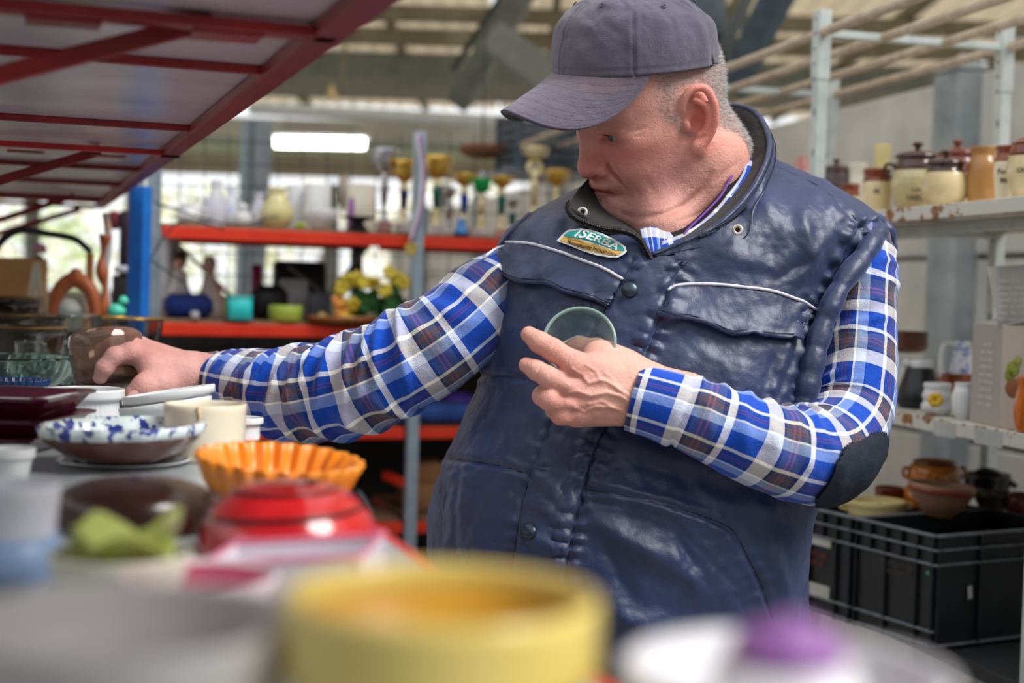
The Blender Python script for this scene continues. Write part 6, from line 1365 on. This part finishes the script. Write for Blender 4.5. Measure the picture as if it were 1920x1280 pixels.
# ================================================================== CROCKERY ON THE RED SHELF
def shelfp(px, d): # a spot on the lower red shelf board under image column px at depth d
    q = P(px, 545, d); return np.array([q[0], q[1], SH])
def glassm(name, c, rough=.03, ior=1.45):
    if name in MATS: return MATS[name]
    t = NT(name); t.set(col=lin(c), rough=rough, trans=1., ior=ior, spec=.5); MATS[name] = t.m; return t.m
GCL = glassm('clear_glass', (238, 244, 242)); GTL = glassm('tinted_clear_glass', (206, 228, 222)); GBR = glassm('smoked_brown_glass', (168, 138, 120), .04); GBR.node_tree.nodes['Principled BSDF'].inputs['Transmission Weight'].default_value = .80; GDB = glassm('dark_brown_glass', (96, 62, 44)); GLM = glassm('lime_glass', (206, 222, 120), .25)
PW = M('white_porcelain', (226, 228, 228), .16, c2=(218, 220, 222), scale=4, coat=.4); PCR = M('cream_pottery', (232, 222, 200), .25, c2=(222, 208, 180), scale=6, coat=.3)
GF = 'crockery on the red shelf'
def dish(px, ytop, wpx, d, prof, m, name, label, cat_, t_=.07, warp=None, base=None, R=None, n=48, extra=None, group=GF, lift=0.):
    o = shelfp(px, d)+ZV*lift; H = P(px, ytop, d)[2]-o[2]; R_ = wpx/2/FPX*d; g = thing(name, label, cat_, o, group)
    q = smooth_path([(a*R_, b*H) for a, b in prof], 22) if len(prof) > 3 else np.array([(a*R_, b*H) for a, b in prof])
    link('body', lathe(vessel([tuple(a) for a in q], R_*t_), n, o, R, warp=warp), m, g); return g, o, R_, H
# nearest row, strongly out of focus
YP = M('yellow_glaze', (236, 216, 132), .22, c2=(226, 202, 108), scale=9, coat=.4); YPD = M('mustard_inside_glaze', (206, 156, 52), .3, c2=(190, 138, 40))
g, o, R_, H = dish(843, 1122, 604, .36, [(.80, 0), (.86, .3), (.885, .62), (.89, .70), (.99, .74), (1, .86), (1, 1)], YP, 'flower_pot', 'large yellow glazed pot with a broad rim, nearest to us', 'pot', .09)
link('inner_glaze', lathe([(R_*.78, H*.10), (R_*.90, H*.93), (R_*.885, H*.93), (R_*.76, H*.10)], 48, o), YPD, g)
g, o, R_, H = dish(250, 1165, 640, .36, [(.55, 0), (.86, .35), (.97, .8), (1, 1)], M('dull_white_glaze', (206, 202, 200), .35, c2=(190, 186, 186)), 'bowl', 'large dull white bowl in the bottom left corner', 'bowl', .05)
g, o, R_, H = dish(1500, 1262, 620, .33, [(.5, 0), (.9, .5), (1, 1)], M('white_dish_glaze', (226, 224, 228), .3), 'dish', 'white dish in the foreground carrying a purple cover', 'dish', .06)
solo('cover', lathe([(0, 0), (.0125, 0), (.0138, .003), (.012, .0065), (.007, .009), (.003, .0098), (.0035, .011), (0, .0115)], 32, np.array([o[0], o[1], P(1490, 1248, .33)[2]])), M('purple_glaze', (150, 98, 166), .4), 'small purple domed cover on the white dish in the foreground', 'cover', GF)
link('inner_base', lathe([(0, 0), (.022, 0), (.020, H*.82), (.016, P(1490, 1248, .33)[2]-o[2]), (0, P(1490, 1248, .33)[2]-o[2])], 28, o), M('white_dish_glaze', (226, 224, 228)), g)
g, o, R_, H = dish(28, 908, 176, .68, [(.72, 0), (.80, .25), (.86, .3), (1, 1)], M('lavender_white_plastic', (216, 218, 228), .4), 'tub', 'tall white tub over a light blue one at the left edge', 'tub', .05)
link('blue_tub', lathe([(R_*.90, H*.10), (R_*.98, H*.18), (R_*1.02, H*.52), (R_*.94, H*.52), (R_*.88, H*.12)], 40, o), M('light_blue_plastic', (140, 166, 204), .4), g)
g, o, R_, H = dish(235, 1040, 262, .62, [(.55, 0), (.7, .2), (.95, .75), (1, 1)], M('ivory_glaze', (224, 222, 204), .25), 'bowl', 'small ivory bowl holding lime-green glass leaves', 'bowl', .07)
lg = thing('glass_leaves', 'lime-green glass leaf ornament standing in the small ivory bowl', 'ornament', o+ZV*H*.3, GF)
LIME = M('lime_glass_solid', (212, 222, 130), .25, c2=(196, 210, 108), trans=.45)
for a, L, tl in ((-60, .034, .9), (20, .042, .7), (75, .046, .9), (150, .036, .7), (220, .040, .8), (290, .034, .9)):
    dv = rz(a)@np.array((0, -1, 0)); link('leaf', slab(np.array([[o+ZV*(H*.5)+dv*L*u*math.cos(tl)+ZV*L*u*math.sin(tl)+np.cross(dv, ZV)*v*.018*math.sin(math.pi*(u*.9+.06)) for v in np.linspace(-1, 1, 7)] for u in np.linspace(0, 1, 8)]), .0022), LIME, lg)
# magenta-rimmed flat dish and the tray
g, o, R_, H = dish(385, 1082, 300, .60, [(.6, 0), (.8, .5), (1, 1)], M('pale_pink_glaze', (226, 206, 214), .3), 'dish', 'shallow pale dish with a magenta ring beneath the tray', 'dish', .07)
link('magenta_ring', lathe([(R_*.70, H*.55), (R_*.93, H*.93), (R_*.90, H*.95), (R_*.68, H*.6)], 40, o), M('magenta_glaze', (166, 60, 92), .3), g)
o = shelfp(572, .68); tr = thing('tray', 'white rectangular tray with pink rim below the red bowl', 'tray', o, GF); Rt = rz(-4)@rax((0, 1, 0), -5); hh = P(572, 1030, .68)[2]-SH
for (x, y, dx, dy) in ((0, -.028, .076, .003), (0, .028, .076, .003), (-.037, 0, .003, .056), (.037, 0, .003, .056)): link('side', box(o+Rt@np.array((x, y, hh*.55)), (dx, dy, hh*.8), Rt, .001), M('lilac_white_plastic', (222, 214, 224), .35), tr, smooth=False); link('pink_rim', box(o+Rt@np.array((x, y, hh*.96)), (dx*1.01, dy*1.4, .0025), Rt, .001), M('pink_rim', (208, 120, 150), .4), tr, smooth=False)
link('bottom', box(o+Rt@np.array((0, 0, hh*.2)), (.074, .056, .003), Rt), M('lilac_white_plastic', (222, 214, 224)), tr, smooth=False)
# upturned red bowl with black swirls
o = shelfp(553, .80); R_ = .0515; H = P(553, 903, .80)[2]-SH; rbw = thing('bowl', 'upturned red bowl with thin black swirls', 'bowl', o, GF)
dome = [(R_*math.cos(a)**.75, H*math.sin(a)) for a in np.linspace(0, np.pi/2-.02, 20)]
link('body', lathe([(R_*.94, 0)]+dome+[(0, H)], 56, o), M('glossy_red', (196, 22, 26), .2, c2=(170, 14, 20), coat=.6), rbw)
for k, (t0, t1, a0) in enumerate(((.50, .78, -3.1), (.98, 1.16, -3.4), (1.30, 1.42, -2.6))):
    q = []; 
    for u in np.linspace(0, 1, 40): e = t0+(t1-t0)*u; a = a0+3.6*u; q.append(o+np.array((R_*math.cos(e)**.75*math.cos(a), R_*math.cos(e)**.75*math.sin(a), H*math.sin(e)+.0004)))
    link('black_swirl', tube(np.array(q), [.0014*math.sin(math.pi*min(max(u, .03), .97))+.0003 for u in np.linspace(0, 1, 40)], 6), M('black_lacquer', (30, 14, 18), .25), rbw)
# orange fluted mould
o = shelfp(528, .99); R_ = .0570; H = P(528, 862, .99)[2]-SH; fm = thing('baking_mould', 'orange fluted baking mould tipped towards the aisle, behind the red bowl', 'mould', o, GF)
fl = lambda a, t_, z: .050*math.cos(24*a)*min(1, max(0, z/(H*.3)))
link('body', lathe(vessel([(R_*.80, 0), (R_*.86, H*.3), (R_*.93, H*.66), (R_*1.0, H*.94)], .0028), 216, o+ZV*.003, rax((0, 1, 0), 4)@rax((1, 0, 0), 3), warp=fl), M('orange_enamel', (240, 150, 34), .25, c2=(228, 130, 20), coat=.5), fm)
# dark brown glass dish, upturned
g, o, R_, H = dish(262, 897, 302, .86, [(1, 0), (.99, .3), (.90, .7), (.55, .95), (.05, 1)], M('dark_amber_glass', (54, 26, 18), .22, c2=(40, 18, 14), trans=.1, coat=.15), 'dish', 'dark brown glass dish turned upside down beside the red bowl', 'dish', .05)
link('handle', xf(lathe([(.0035+.0012*math.cos(k), .0012*math.sin(k)) for k in np.linspace(0, 2*np.pi, 9)], 18), P(398, 935, .84), zto(-FW)), M('dark_amber_glass', (54, 26, 18)), g)
# painted scalloped plate on white plates
for k in range(3):
    g, o, R_, H = dish(238, 884-11*k, 262-8*k, 1.16, [(.5, 0), (.6, .2), (1, 1)], PW, 'plate', ['lowest white plate under the painted scalloped dish', 'middle white plate under the painted scalloped dish', 'top white plate directly under the painted scalloped dish'][k], 'plate', .05, lift=.0015+.0035*k)
zb = P(230, 858, 1.14)[2]; o = P(230, 858, 1.14); R_ = 150/FPX*1.14; H = P(230, 800, 1.14)[2]-zb; pl = thing('dish', 'scalloped dish with blue painted rim and brown outside', 'dish', o, GF)
sc = lambda a, t_, z: .035*math.cos(12*a)*max(0, z/H); Rt = rax((0, 1, 0), -1.5)
link('body', lathe(vessel([(R_*.60, 0), (R_*.72, H*.2), (R_*.93, H*.62), (R_, H)], .003), 120, o, Rt, warp=sc), M('brown_outside_glaze', (112, 54, 34), .2, c2=(82, 36, 24), scale=24, coat=.6), pl)
t = NT('blue_dabbed_white'); t.set(col=t.mix(t.math('GREATER_THAN', t.noise(95, 2), .53), lin((214, 226, 226)), lin((36, 60, 140))), rough=.2, coat=.5)
link('painted_rim', lathe([(R_*.86, H*.62), (R_*.985, H*.80), (R_*1.02, H*1.10), (R_*.96, H*1.14), (R_*.90, H*.95), (R_*.80, H*.5)], 120, o, Rt, warp=sc), t.m, pl)
g, o, R_, H = dish(24, 842, 92, 1.04, [(.7, 0), (.8, .4), (.9, .7), (1, .75), (1, 1)], PW, 'ramekin', 'white ramekin at the left edge below the maroon dishes', 'ramekin', .08)
# maroon dishes
MAR = M('maroon_glaze', (94, 24, 50), .18, c2=(72, 16, 38), scale=7, coat=.6)
for k in range(3):
    d = 1.17; xr = 142-(k == 0)*26; z_b = SH+.001+.0155*k; o = P(20, 545, d+.06); o[2] = z_b; g = thing('baking_dish', ['lowest of the three maroon baking dishes', 'middle of the three maroon baking dishes', 'topmost of the three maroon baking dishes'][k], 'baking dish', o, 'stacked maroon baking dishes')
    xw = (xr-(-170))/FPX*d; cx = P((xr-170)/2, 545, d+.06); cx[2] = z_b
    def frus(w0, d0, w1, d1, h, t_):
        f = []; v = []
        for (w_, dd_, z_) in ((w0, d0, 0), (w1, d1, h*.8), (w1+.008, d1+.008, h*.84), (w1+.010, d1+.010, h), (w1-t_, d1-t_, h), (w0-t_, d0-t_, t_)):
            c = .010
            for sx, sy in ((-1, -1), (1, -1), (1, 1), (-1, 1)):
                a = np.array((sx*(w_/2), sy*(dd_/2-c), z_)); b = np.array((sx*(w_/2-c), sy*(dd_/2), z_)); v += [a, b] if sx*sy > 0 else [b, a]
        for r_ in range(5):
            for i in range(8): f.append((r_*8+i, r_*8+(i+1) % 8, (r_+1)*8+(i+1) % 8, (r_+1)*8+i))
        f += [tuple(range(8))[::-1], tuple(40+i for i in range(8))]; return np.array(v), f
    link('body', xf(frus(xw*.84, .10, xw, .125, .0185 if k == 2 else .0155, .006), cx, rz(-3)), MAR, g, smooth=False)
# row under the reaching hand
g, o, R_, H = dish(164, 730, 142, 1.48, [(.84, 0), (.86, .05), (.86, .62), (.88, .70), (1, .76), (1, 1)], PW, 'ramekin', 'white ribbed ramekin below the held tumbler', 'ramekin', .07, warp=lambda a, t_, z: .008*math.cos(40*a) if z < .024 else 0, n=160)
for k in range(2):
    d = 1.40; o = P(316+6*k, 810-24*k, d); o[2] = SH+.006+.011*k; R_ = 88/FPX*d; g = thing('oval_dish', ['lower of two tilted white oval dishes below the reaching hand', 'upper of two tilted white oval dishes below the reaching hand'][k], 'dish', o, 'nested white oval dishes')
    m = lathe(vessel([(.72*R_, 0), (.82*R_, .011), (.90*R_, .015), (.99*R_, .0165), (R_, .023)], .003), 60); v = m[0]*[1, .66, 1]; link('body', (v@np.array(rax((0, 1, 0), -10)).T+o+ZV*.002, m[1]), PW, g)
g, o, R_, H = dish(389, 758, 154, 1.20, [(.90, 0), (.95, .06), (.97, .3), (1, 1)], PCR, 'beaker', 'cream pottery beaker with a brownish run down its side', 'beaker', .06)
link('glaze_run', tube([o-FW*R_*1.0+RT*.002+ZV*H*.98, o-FW*R_*1.0+RT*.003+ZV*H*.75, o-FW*R_*.99+RT*.002+ZV*H*.55], [.0016, .0012, .0005], 6), M('honey_glaze', (206, 176, 120), .3), g)
g, o, R_, H = dish(462, 784, 74, 1.36, [(.84, 0), (.84, .7), (1, .76), (1, 1)], PW, 'ramekin', 'small white ramekin half hidden by the cream beaker', 'ramekin', .08)
g, o, R_, H = dish(30, 712, 128, 1.62, [(.7, 0), (.75, .2), (1, 1)], M('dark_blue_glaze', (22, 62, 116), .25, c2=(16, 46, 92), coat=.4), 'dish', 'dark blue fluted dish above the maroon stack', 'dish', .05, warp=lambda a, t_, z: .03*math.cos(30*a)*min(1, z*60), n=180)
# cut glass
o = P(100, 704, 1.90); o[2] = SH+.010; ct = thing('glass_dish', 'rectangular cut-glass dish left of the held tumbler', 'dish', o, 'cut glass on the red shelf')
def cutbox(L, W, h, t_, n=9):
    A = []; per = []
    for (x0, y0, x1, y1) in ((-L/2, -W/2, L/2, -W/2), (L/2, -W/2, L/2, W/2), (L/2, W/2, -L/2, W/2), (-L/2, W/2, -L/2, -W/2)):
        m = n if abs(x1-x0) > 0 else max(3, n*2//3)
        for i in range(m*2): u = i/(m*2); per.append((x0+(x1-x0)*u, y0+(y1-y0)*u, i % 2))
    rows = []
    for j, (z_, s_) in enumerate(((0, .80), (h*.25, .86), (h*.5, .92), (h*.75, .97), (h, 1.0), (h, .94), (h*.5, .86), (t_, .76))):
        rows.append([(x*s_*(1+(.02 if (b+j) % 2 else -.02)*(j < 4)), y*s_*(1+(.03 if (b+j) % 2 else -.03)*(j < 4)), z_+(.002 if (b and j in (4, 5)) else 0)) for x, y, b in per])
    k = len(per); v = [p for r_ in rows for p in r_]; f = [(j*k+i, j*k+(i+1) % k, (j+1)*k+(i+1) % k, (j+1)*k+i) for j in range(len(rows)-1) for i in range(k)]; f += [tuple(range(k))[::-1], tuple((len(rows)-1)*k+i for i in range(k))]
    return np.array(v), f
link('body', xf(cutbox(.115, .07, .030, .004, 12), o, rz(8)), GCL, ct, smooth=False)
g, o, R_, H = dish(20, 668, 250, 1.80, [(.5, 0), (.55, .1), (.85, .5), (1, 1)], GTL, 'glass_bowl', 'wide pale glass bowl at the left edge behind the blue dish', 'bowl', .035, warp=lambda a, t_, z: .02*math.cos(24*a)*z*20, n=144, group='cut glass on the red shelf')
g, o, R_, H = dish(112, 688, 190, 1.98, [(.4, 0), (.6, .2), (1, 1)], GTL, 'glass_plate', 'clear glass plate beneath the cut-glass dish', 'plate', .05, group='cut glass on the red shelf')
g, o, R_, H = dish(150, 590, 96, 2.28, [(.6, 0), (.8, .2), (.9, .55), (.8, .9), (.86, 1)], GCL, 'glass_jug', 'clear glass jug with a square handle behind the cut-glass dish', 'jug', .05, group='cut glass on the red shelf')
link('handle', tube(smooth_path([o-RT*R_*.8+ZV*H*.85, o-RT*R_*1.45+ZV*H*.85, o-RT*R_*1.5+ZV*H*.35, o-RT*R_*.85+ZV*H*.3], 12), .0045, 8), GCL, g)
g, o, R_, H = dish(245, 598, 122, 2.35, [(.5, 0), (.8, .3), (.96, .8), (1, 1)], glassm('grey_glass', (196, 198, 200)), 'glass_bowl', 'greyish glass bowl with a gilt rim behind the reaching hand', 'bowl', .04, group='cut glass on the red shelf')
link('gilt_rim', lathe([(R_+.0012*math.cos(k), H+.002+.0012*math.sin(k)) for k in np.linspace(0, 2*np.pi, 7)], 48, o), GOLD, g)
for k, (px, yt, w_, d, lab) in enumerate(((0, 556, 150, 2.45, 'uppermost dark brown glass oven dish at the left edge'), (15, 588, 200, 2.30, 'middle dark brown glass oven dish'), (42, 612, 165, 2.14, 'foremost dark brown glass oven dish with a bronze rim'))):
    g, o, R_, H = dish(px, yt, w_, d, [(.7, 0), (.8, .1), (.93, .8), (1, .9), (1, 1)], M('brown_oven_glass', (72, 54, 34), .08, c2=(50, 36, 24), trans=.4, coat=.8), 'oven_dish', lab, 'oven dish', .05, group='brown glass oven dishes')
    link('rim_edge', lathe([(R_+.0016*math.cos(q_), H+.0016*math.sin(q_)) for q_ in np.linspace(0, 2*np.pi, 7)], 48, o), M('bronze_gilt', (176, 140, 72), .25, metal=.7), g)
for k in range(7): 
    rr = np.random.default_rng(90+k); dish([215, 285, 330, 180, 60, 120, 250][k], [640, 652, 668, 628, 640, 640, 628][k], [46, 40, 38, 44, 60, 40, 50][k], [2.5, 2.1, 2.05, 2.6, 2.05, 2.45, 2.6][k], [(.6, 0), (.5, .1), (.85, .5), (1, 1)], GCL, 'glass', ['small stemless glass behind the gilt-rimmed bowl', 'small glass behind the knuckles of the reaching hand', 'small glass behind the wrist of the reaching hand', 'low glass right of the glass jug', 'small thick glass standing inside the wide pale bowl', 'low glass under the jug handle', 'low glass near the bright blue post'][k], 'glass', .08, group='small glasses on the red shelf')
# tumbler in the reaching hand, bowl in the near hand
ax = P(196, 622, 1.735)-P(206, 738, 1.715); ax /= np.linalg.norm(ax); c = P(204, 722, 1.718)
tb = thing('tumbler', 'clear brownish facetted tumbler in the reaching hand', 'glass', c)
link('body', lathe(vessel([(.034, 0), (.038, .004), (.0395, .018), (.0415, .032), (.0435, .048), (.044, .060)], .0034), 120, c, zto(ax), warp=lambda a, t_, z: .035*abs(math.sin(5*a+z*30)) if .002 < z < .052 else 0), GBR, tb)
ax = -FW*.93+UP*.34-RT*.12; ax /= np.linalg.norm(ax); rimc = P(1086, 640, 1.432); Rg = .0372; hb = .040
GGR = glassm('greenish_glass', (206, 232, 226), .06); GGR.node_tree.nodes['Principled BSDF'].inputs['Transmission Weight'].default_value = .93; GGR.node_tree.nodes['Principled BSDF'].inputs['IOR'].default_value = 1.3
gb = thing('glass_bowl', 'small greenish glass bowl held against the chest, open towards us', 'bowl', rimc-ax*hb)
rib = lambda a, t_, z: .012*math.cos(36*a)*(1 if .006 < z < .030 else 0)
link('body', lathe(vessel([(.020, 0), (.0225, .003), (.029, .016), (.0345, .031), (Rg, hb)], .0016), 144, rimc-ax*hb, zto(ax), warp=rib), GGR, gb)
link('rim', lathe([(Rg-.0013+.0019*math.cos(k), .0019*math.sin(k)) for k in np.linspace(0, 2*np.pi, 9)], 72, rimc, zto(ax)), M('green_rim_glass', (170, 206, 198), .08, trans=.45), gb)
# -------- wooden oddments at the far end
GW = 'oddments at the far end of the red shelf'
WOOD = M('light_wood', (204, 158, 104), .6, c2=(180, 130, 78), scale=14); WOODD = M('orange_brown_wood', (176, 96, 50), .5, c2=(146, 72, 36), scale=20); WOODM = M('mid_wood', (186, 126, 72), .55, c2=(160, 100, 52), scale=18)
def at(px, d): q = P(px, 545, d); return np.array([q[0], q[1], SH])
o = at(42, 2.95); b = thing('wooden_box', 'light wooden box with a barred opening at the far left', 'box', o, GW); H = P(42, 484, 2.95)[2]-SH; w_ = 78/FPX*2.95
link('body', box(o+ZV*H/2, (w_, .07, H), rz(6), .002), WOOD, b, smooth=False)
for k in range(3): link('bar', box(o+ZV*(H*.55-.012*k)+np.array((.014, -.038, 0)), (.04, .003, .006), rz(6)), M('dark_slot', (66, 58, 66), .7), b, smooth=False)
o = at(18, 2.80); solo('wooden_block', box(o+ZV*.045, (.045, .05, .09), rz(10), .003), WOODM, 'small orange-toned wooden block before the wooden box', 'block', GW, smooth=False)
o = at(68, 2.72); p_ = thing('pyramid_ornament', 'open cream slatted pyramid with a small golden bead', 'ornament', o, GW); H = P(68, 492, 2.72)[2]-SH; CRP = M('cream_slat', (214, 206, 184), .6); ap = o+ZV*H
for k in range(10):
    a = 2*math.pi*k/10; link('slat', bar(o+np.array((math.cos(a)*.032, math.sin(a)*.032, 0)), ap+np.array((math.cos(a)*.004, math.sin(a)*.004, 0)), .005, .003), CRP, p_, smooth=False)
link('bead', lathe([(0, -.005), (.005, 0), (0, .005)], 12, ap), GOLD, p_)
o = at(72, 2.98); H = P(72, 458, 2.98)[2]-SH; f_ = thing('figurine', 'slim figurine with a round pink cap behind the pyramid', 'figurine', o, GW)
link('body', lathe([(0, 0), (.012, 0), (.014, H*.4), (.008, H*.8), (.010, H*.88), (0, H*.9)], 16, o), M('dark_figurine', (70, 66, 66), .6), f_); link('cap', lathe([(0, 0), (.014, 0), (.016, .008), (.012, .018), (0, .021)], 20, o+ZV*(H-.018)), M('pink_cap', (214, 160, 178), .6), f_)
# arched wooden horse-like ornament
o = at(136, 2.70); hs = thing('arched_ornament', 'orange-brown arched ornament over a pale cushion', 'ornament', o, GW)
link('arch', tube(smooth_path([P(98, 592, 2.7), P(108, 548, 2.7), P(138, 524, 2.7), P(170, 545, 2.7), P(182, 600, 2.7)], 24), [.009+.006*math.sin(math.pi*k/23) for k in range(24)], 10), WOODD, hs)
link('top', lathe([(0, 0), (.012, .002), (.014, .010), (.009, .022), (0, .026)], 16, P(142, 527, 2.7)), WOODD, hs)
link('cushion', lathe([(0, 0), (.026, .002), (.030, .016), (.022, .032), (0, .036)], 24, P(133, 592, 2.72)), M('pale_cushion', (196, 198, 188), .8, c2=(170, 174, 168), scale=40), hs)
solo('base', box(at(138, 2.74)+ZV*.012, (.12, .06, .024), rz(0), .004), M('black_base', (28, 26, 28), .5), 'flat black base carrying the arched ornament', 'base', GW)
o = at(168, 2.85); H = P(168, 474, 2.85)[2]-SH; solo('wooden_stick', box(o+ZV*H/2, (.014, .014, H), rz(10), .002), WOODM, 'upright square wooden stick below the black cable', 'stick', GW, smooth=False)
o = at(192, 2.75); H = P(192, 440, 2.75)[2]-SH; sc_ = thing('wooden_sculpture', 'slender orange-brown wooden sculpture beside the blue post', 'sculpture', o, GW)
link('shaft', tube(smooth_path([o, o+ZV*H*.25+RT*-.004, o+ZV*H*.5+RT*.006, o+ZV*H*.75-RT*.003, o+ZV*H+RT*.004], 30), [.024-.016*min(1, k/8)+.004*math.sin(k*.7) for k in range(30)], 10), WOODD, sc_); link('foot', lathe([(0, 0), (.045, 0), (.042, .010), (.018, .018), (0, .018)], 24, o), WOODD, sc_)
o = at(206, 2.8); solo('pale_strip', tube(smooth_path([P(198, 400, 2.8), P(204, 450, 2.8), P(197, 520, 2.8), P(205, 590, 2.8)], 20), .0075, 8), M('pale_blue_wood', (158, 182, 190), .6, c2=(196, 158, 136), scale=18), 'long curved pale blue strip beside the wooden sculpture', 'strip', GW)
o = at(222, 2.72); mf = thing('figure', 'mint-green toy figure beside the blue post', 'toy', P(222, 602, 2.72), GW); MINT = M('mint_plastic', (86, 214, 184), .4)
link('body', lathe([(0, 0), (.016, .001), (.018, .012), (.010, .022), (0, .024)], 20, P(218, 592, 2.72)), MINT, mf); link('head', lathe([(0, 0), (.009, .003), (.010, .010), (.005, .017), (0, .018)], 16, P(231, 572, 2.72)), MINT, mf); link('arm', tube([P(222, 590, 2.72), P(232, 578, 2.72)], .006, 8), MINT, mf)
solo('hose', tube(smooth_path([P(-30, 500, 2.6), P(5, 450, 2.62), P(40, 432, 2.65), P(90, 438, 2.7), P(140, 448, 2.75), P(168, 470, 2.8)], 40), .0062, 10), M('black_rubber', (24, 32, 34), .35), 'thick black hose arching over the oddments at the left', 'hose')
for k, (x, y0, y1, w_, d, c_, lab) in enumerate(((238, 395, 520, 26, 3.3, (40, 38, 46), 'dark cloth hanging left of the blue post'), (243, 400, 505, 8, 3.2, (140, 34, 48), 'narrow dark red cloth hanging beside the blue post'), (215, 396, 430, 18, 3.3, (120, 44, 58), 'short maroon cloth hanging under the shelf end'), (232, 498, 512, 34, 3.1, (206, 210, 222), 'small white panel low beside the blue post'), (228, 515, 610, 34, 3.4, (38, 36, 38), 'black bag standing behind the mint figure'))):
    solo('hanging_cloth' if k < 3 else ('panel' if k == 3 else 'bag'), box(P(x, (y0+y1)/2, d), (w_/FPX*d, .02, (y1-y0)/FPX*d), rz(5), .004), M('cloth_%d' % k, c_, .85), lab, 'cloth' if k < 3 else ('panel' if k == 3 else 'bag'), GW)
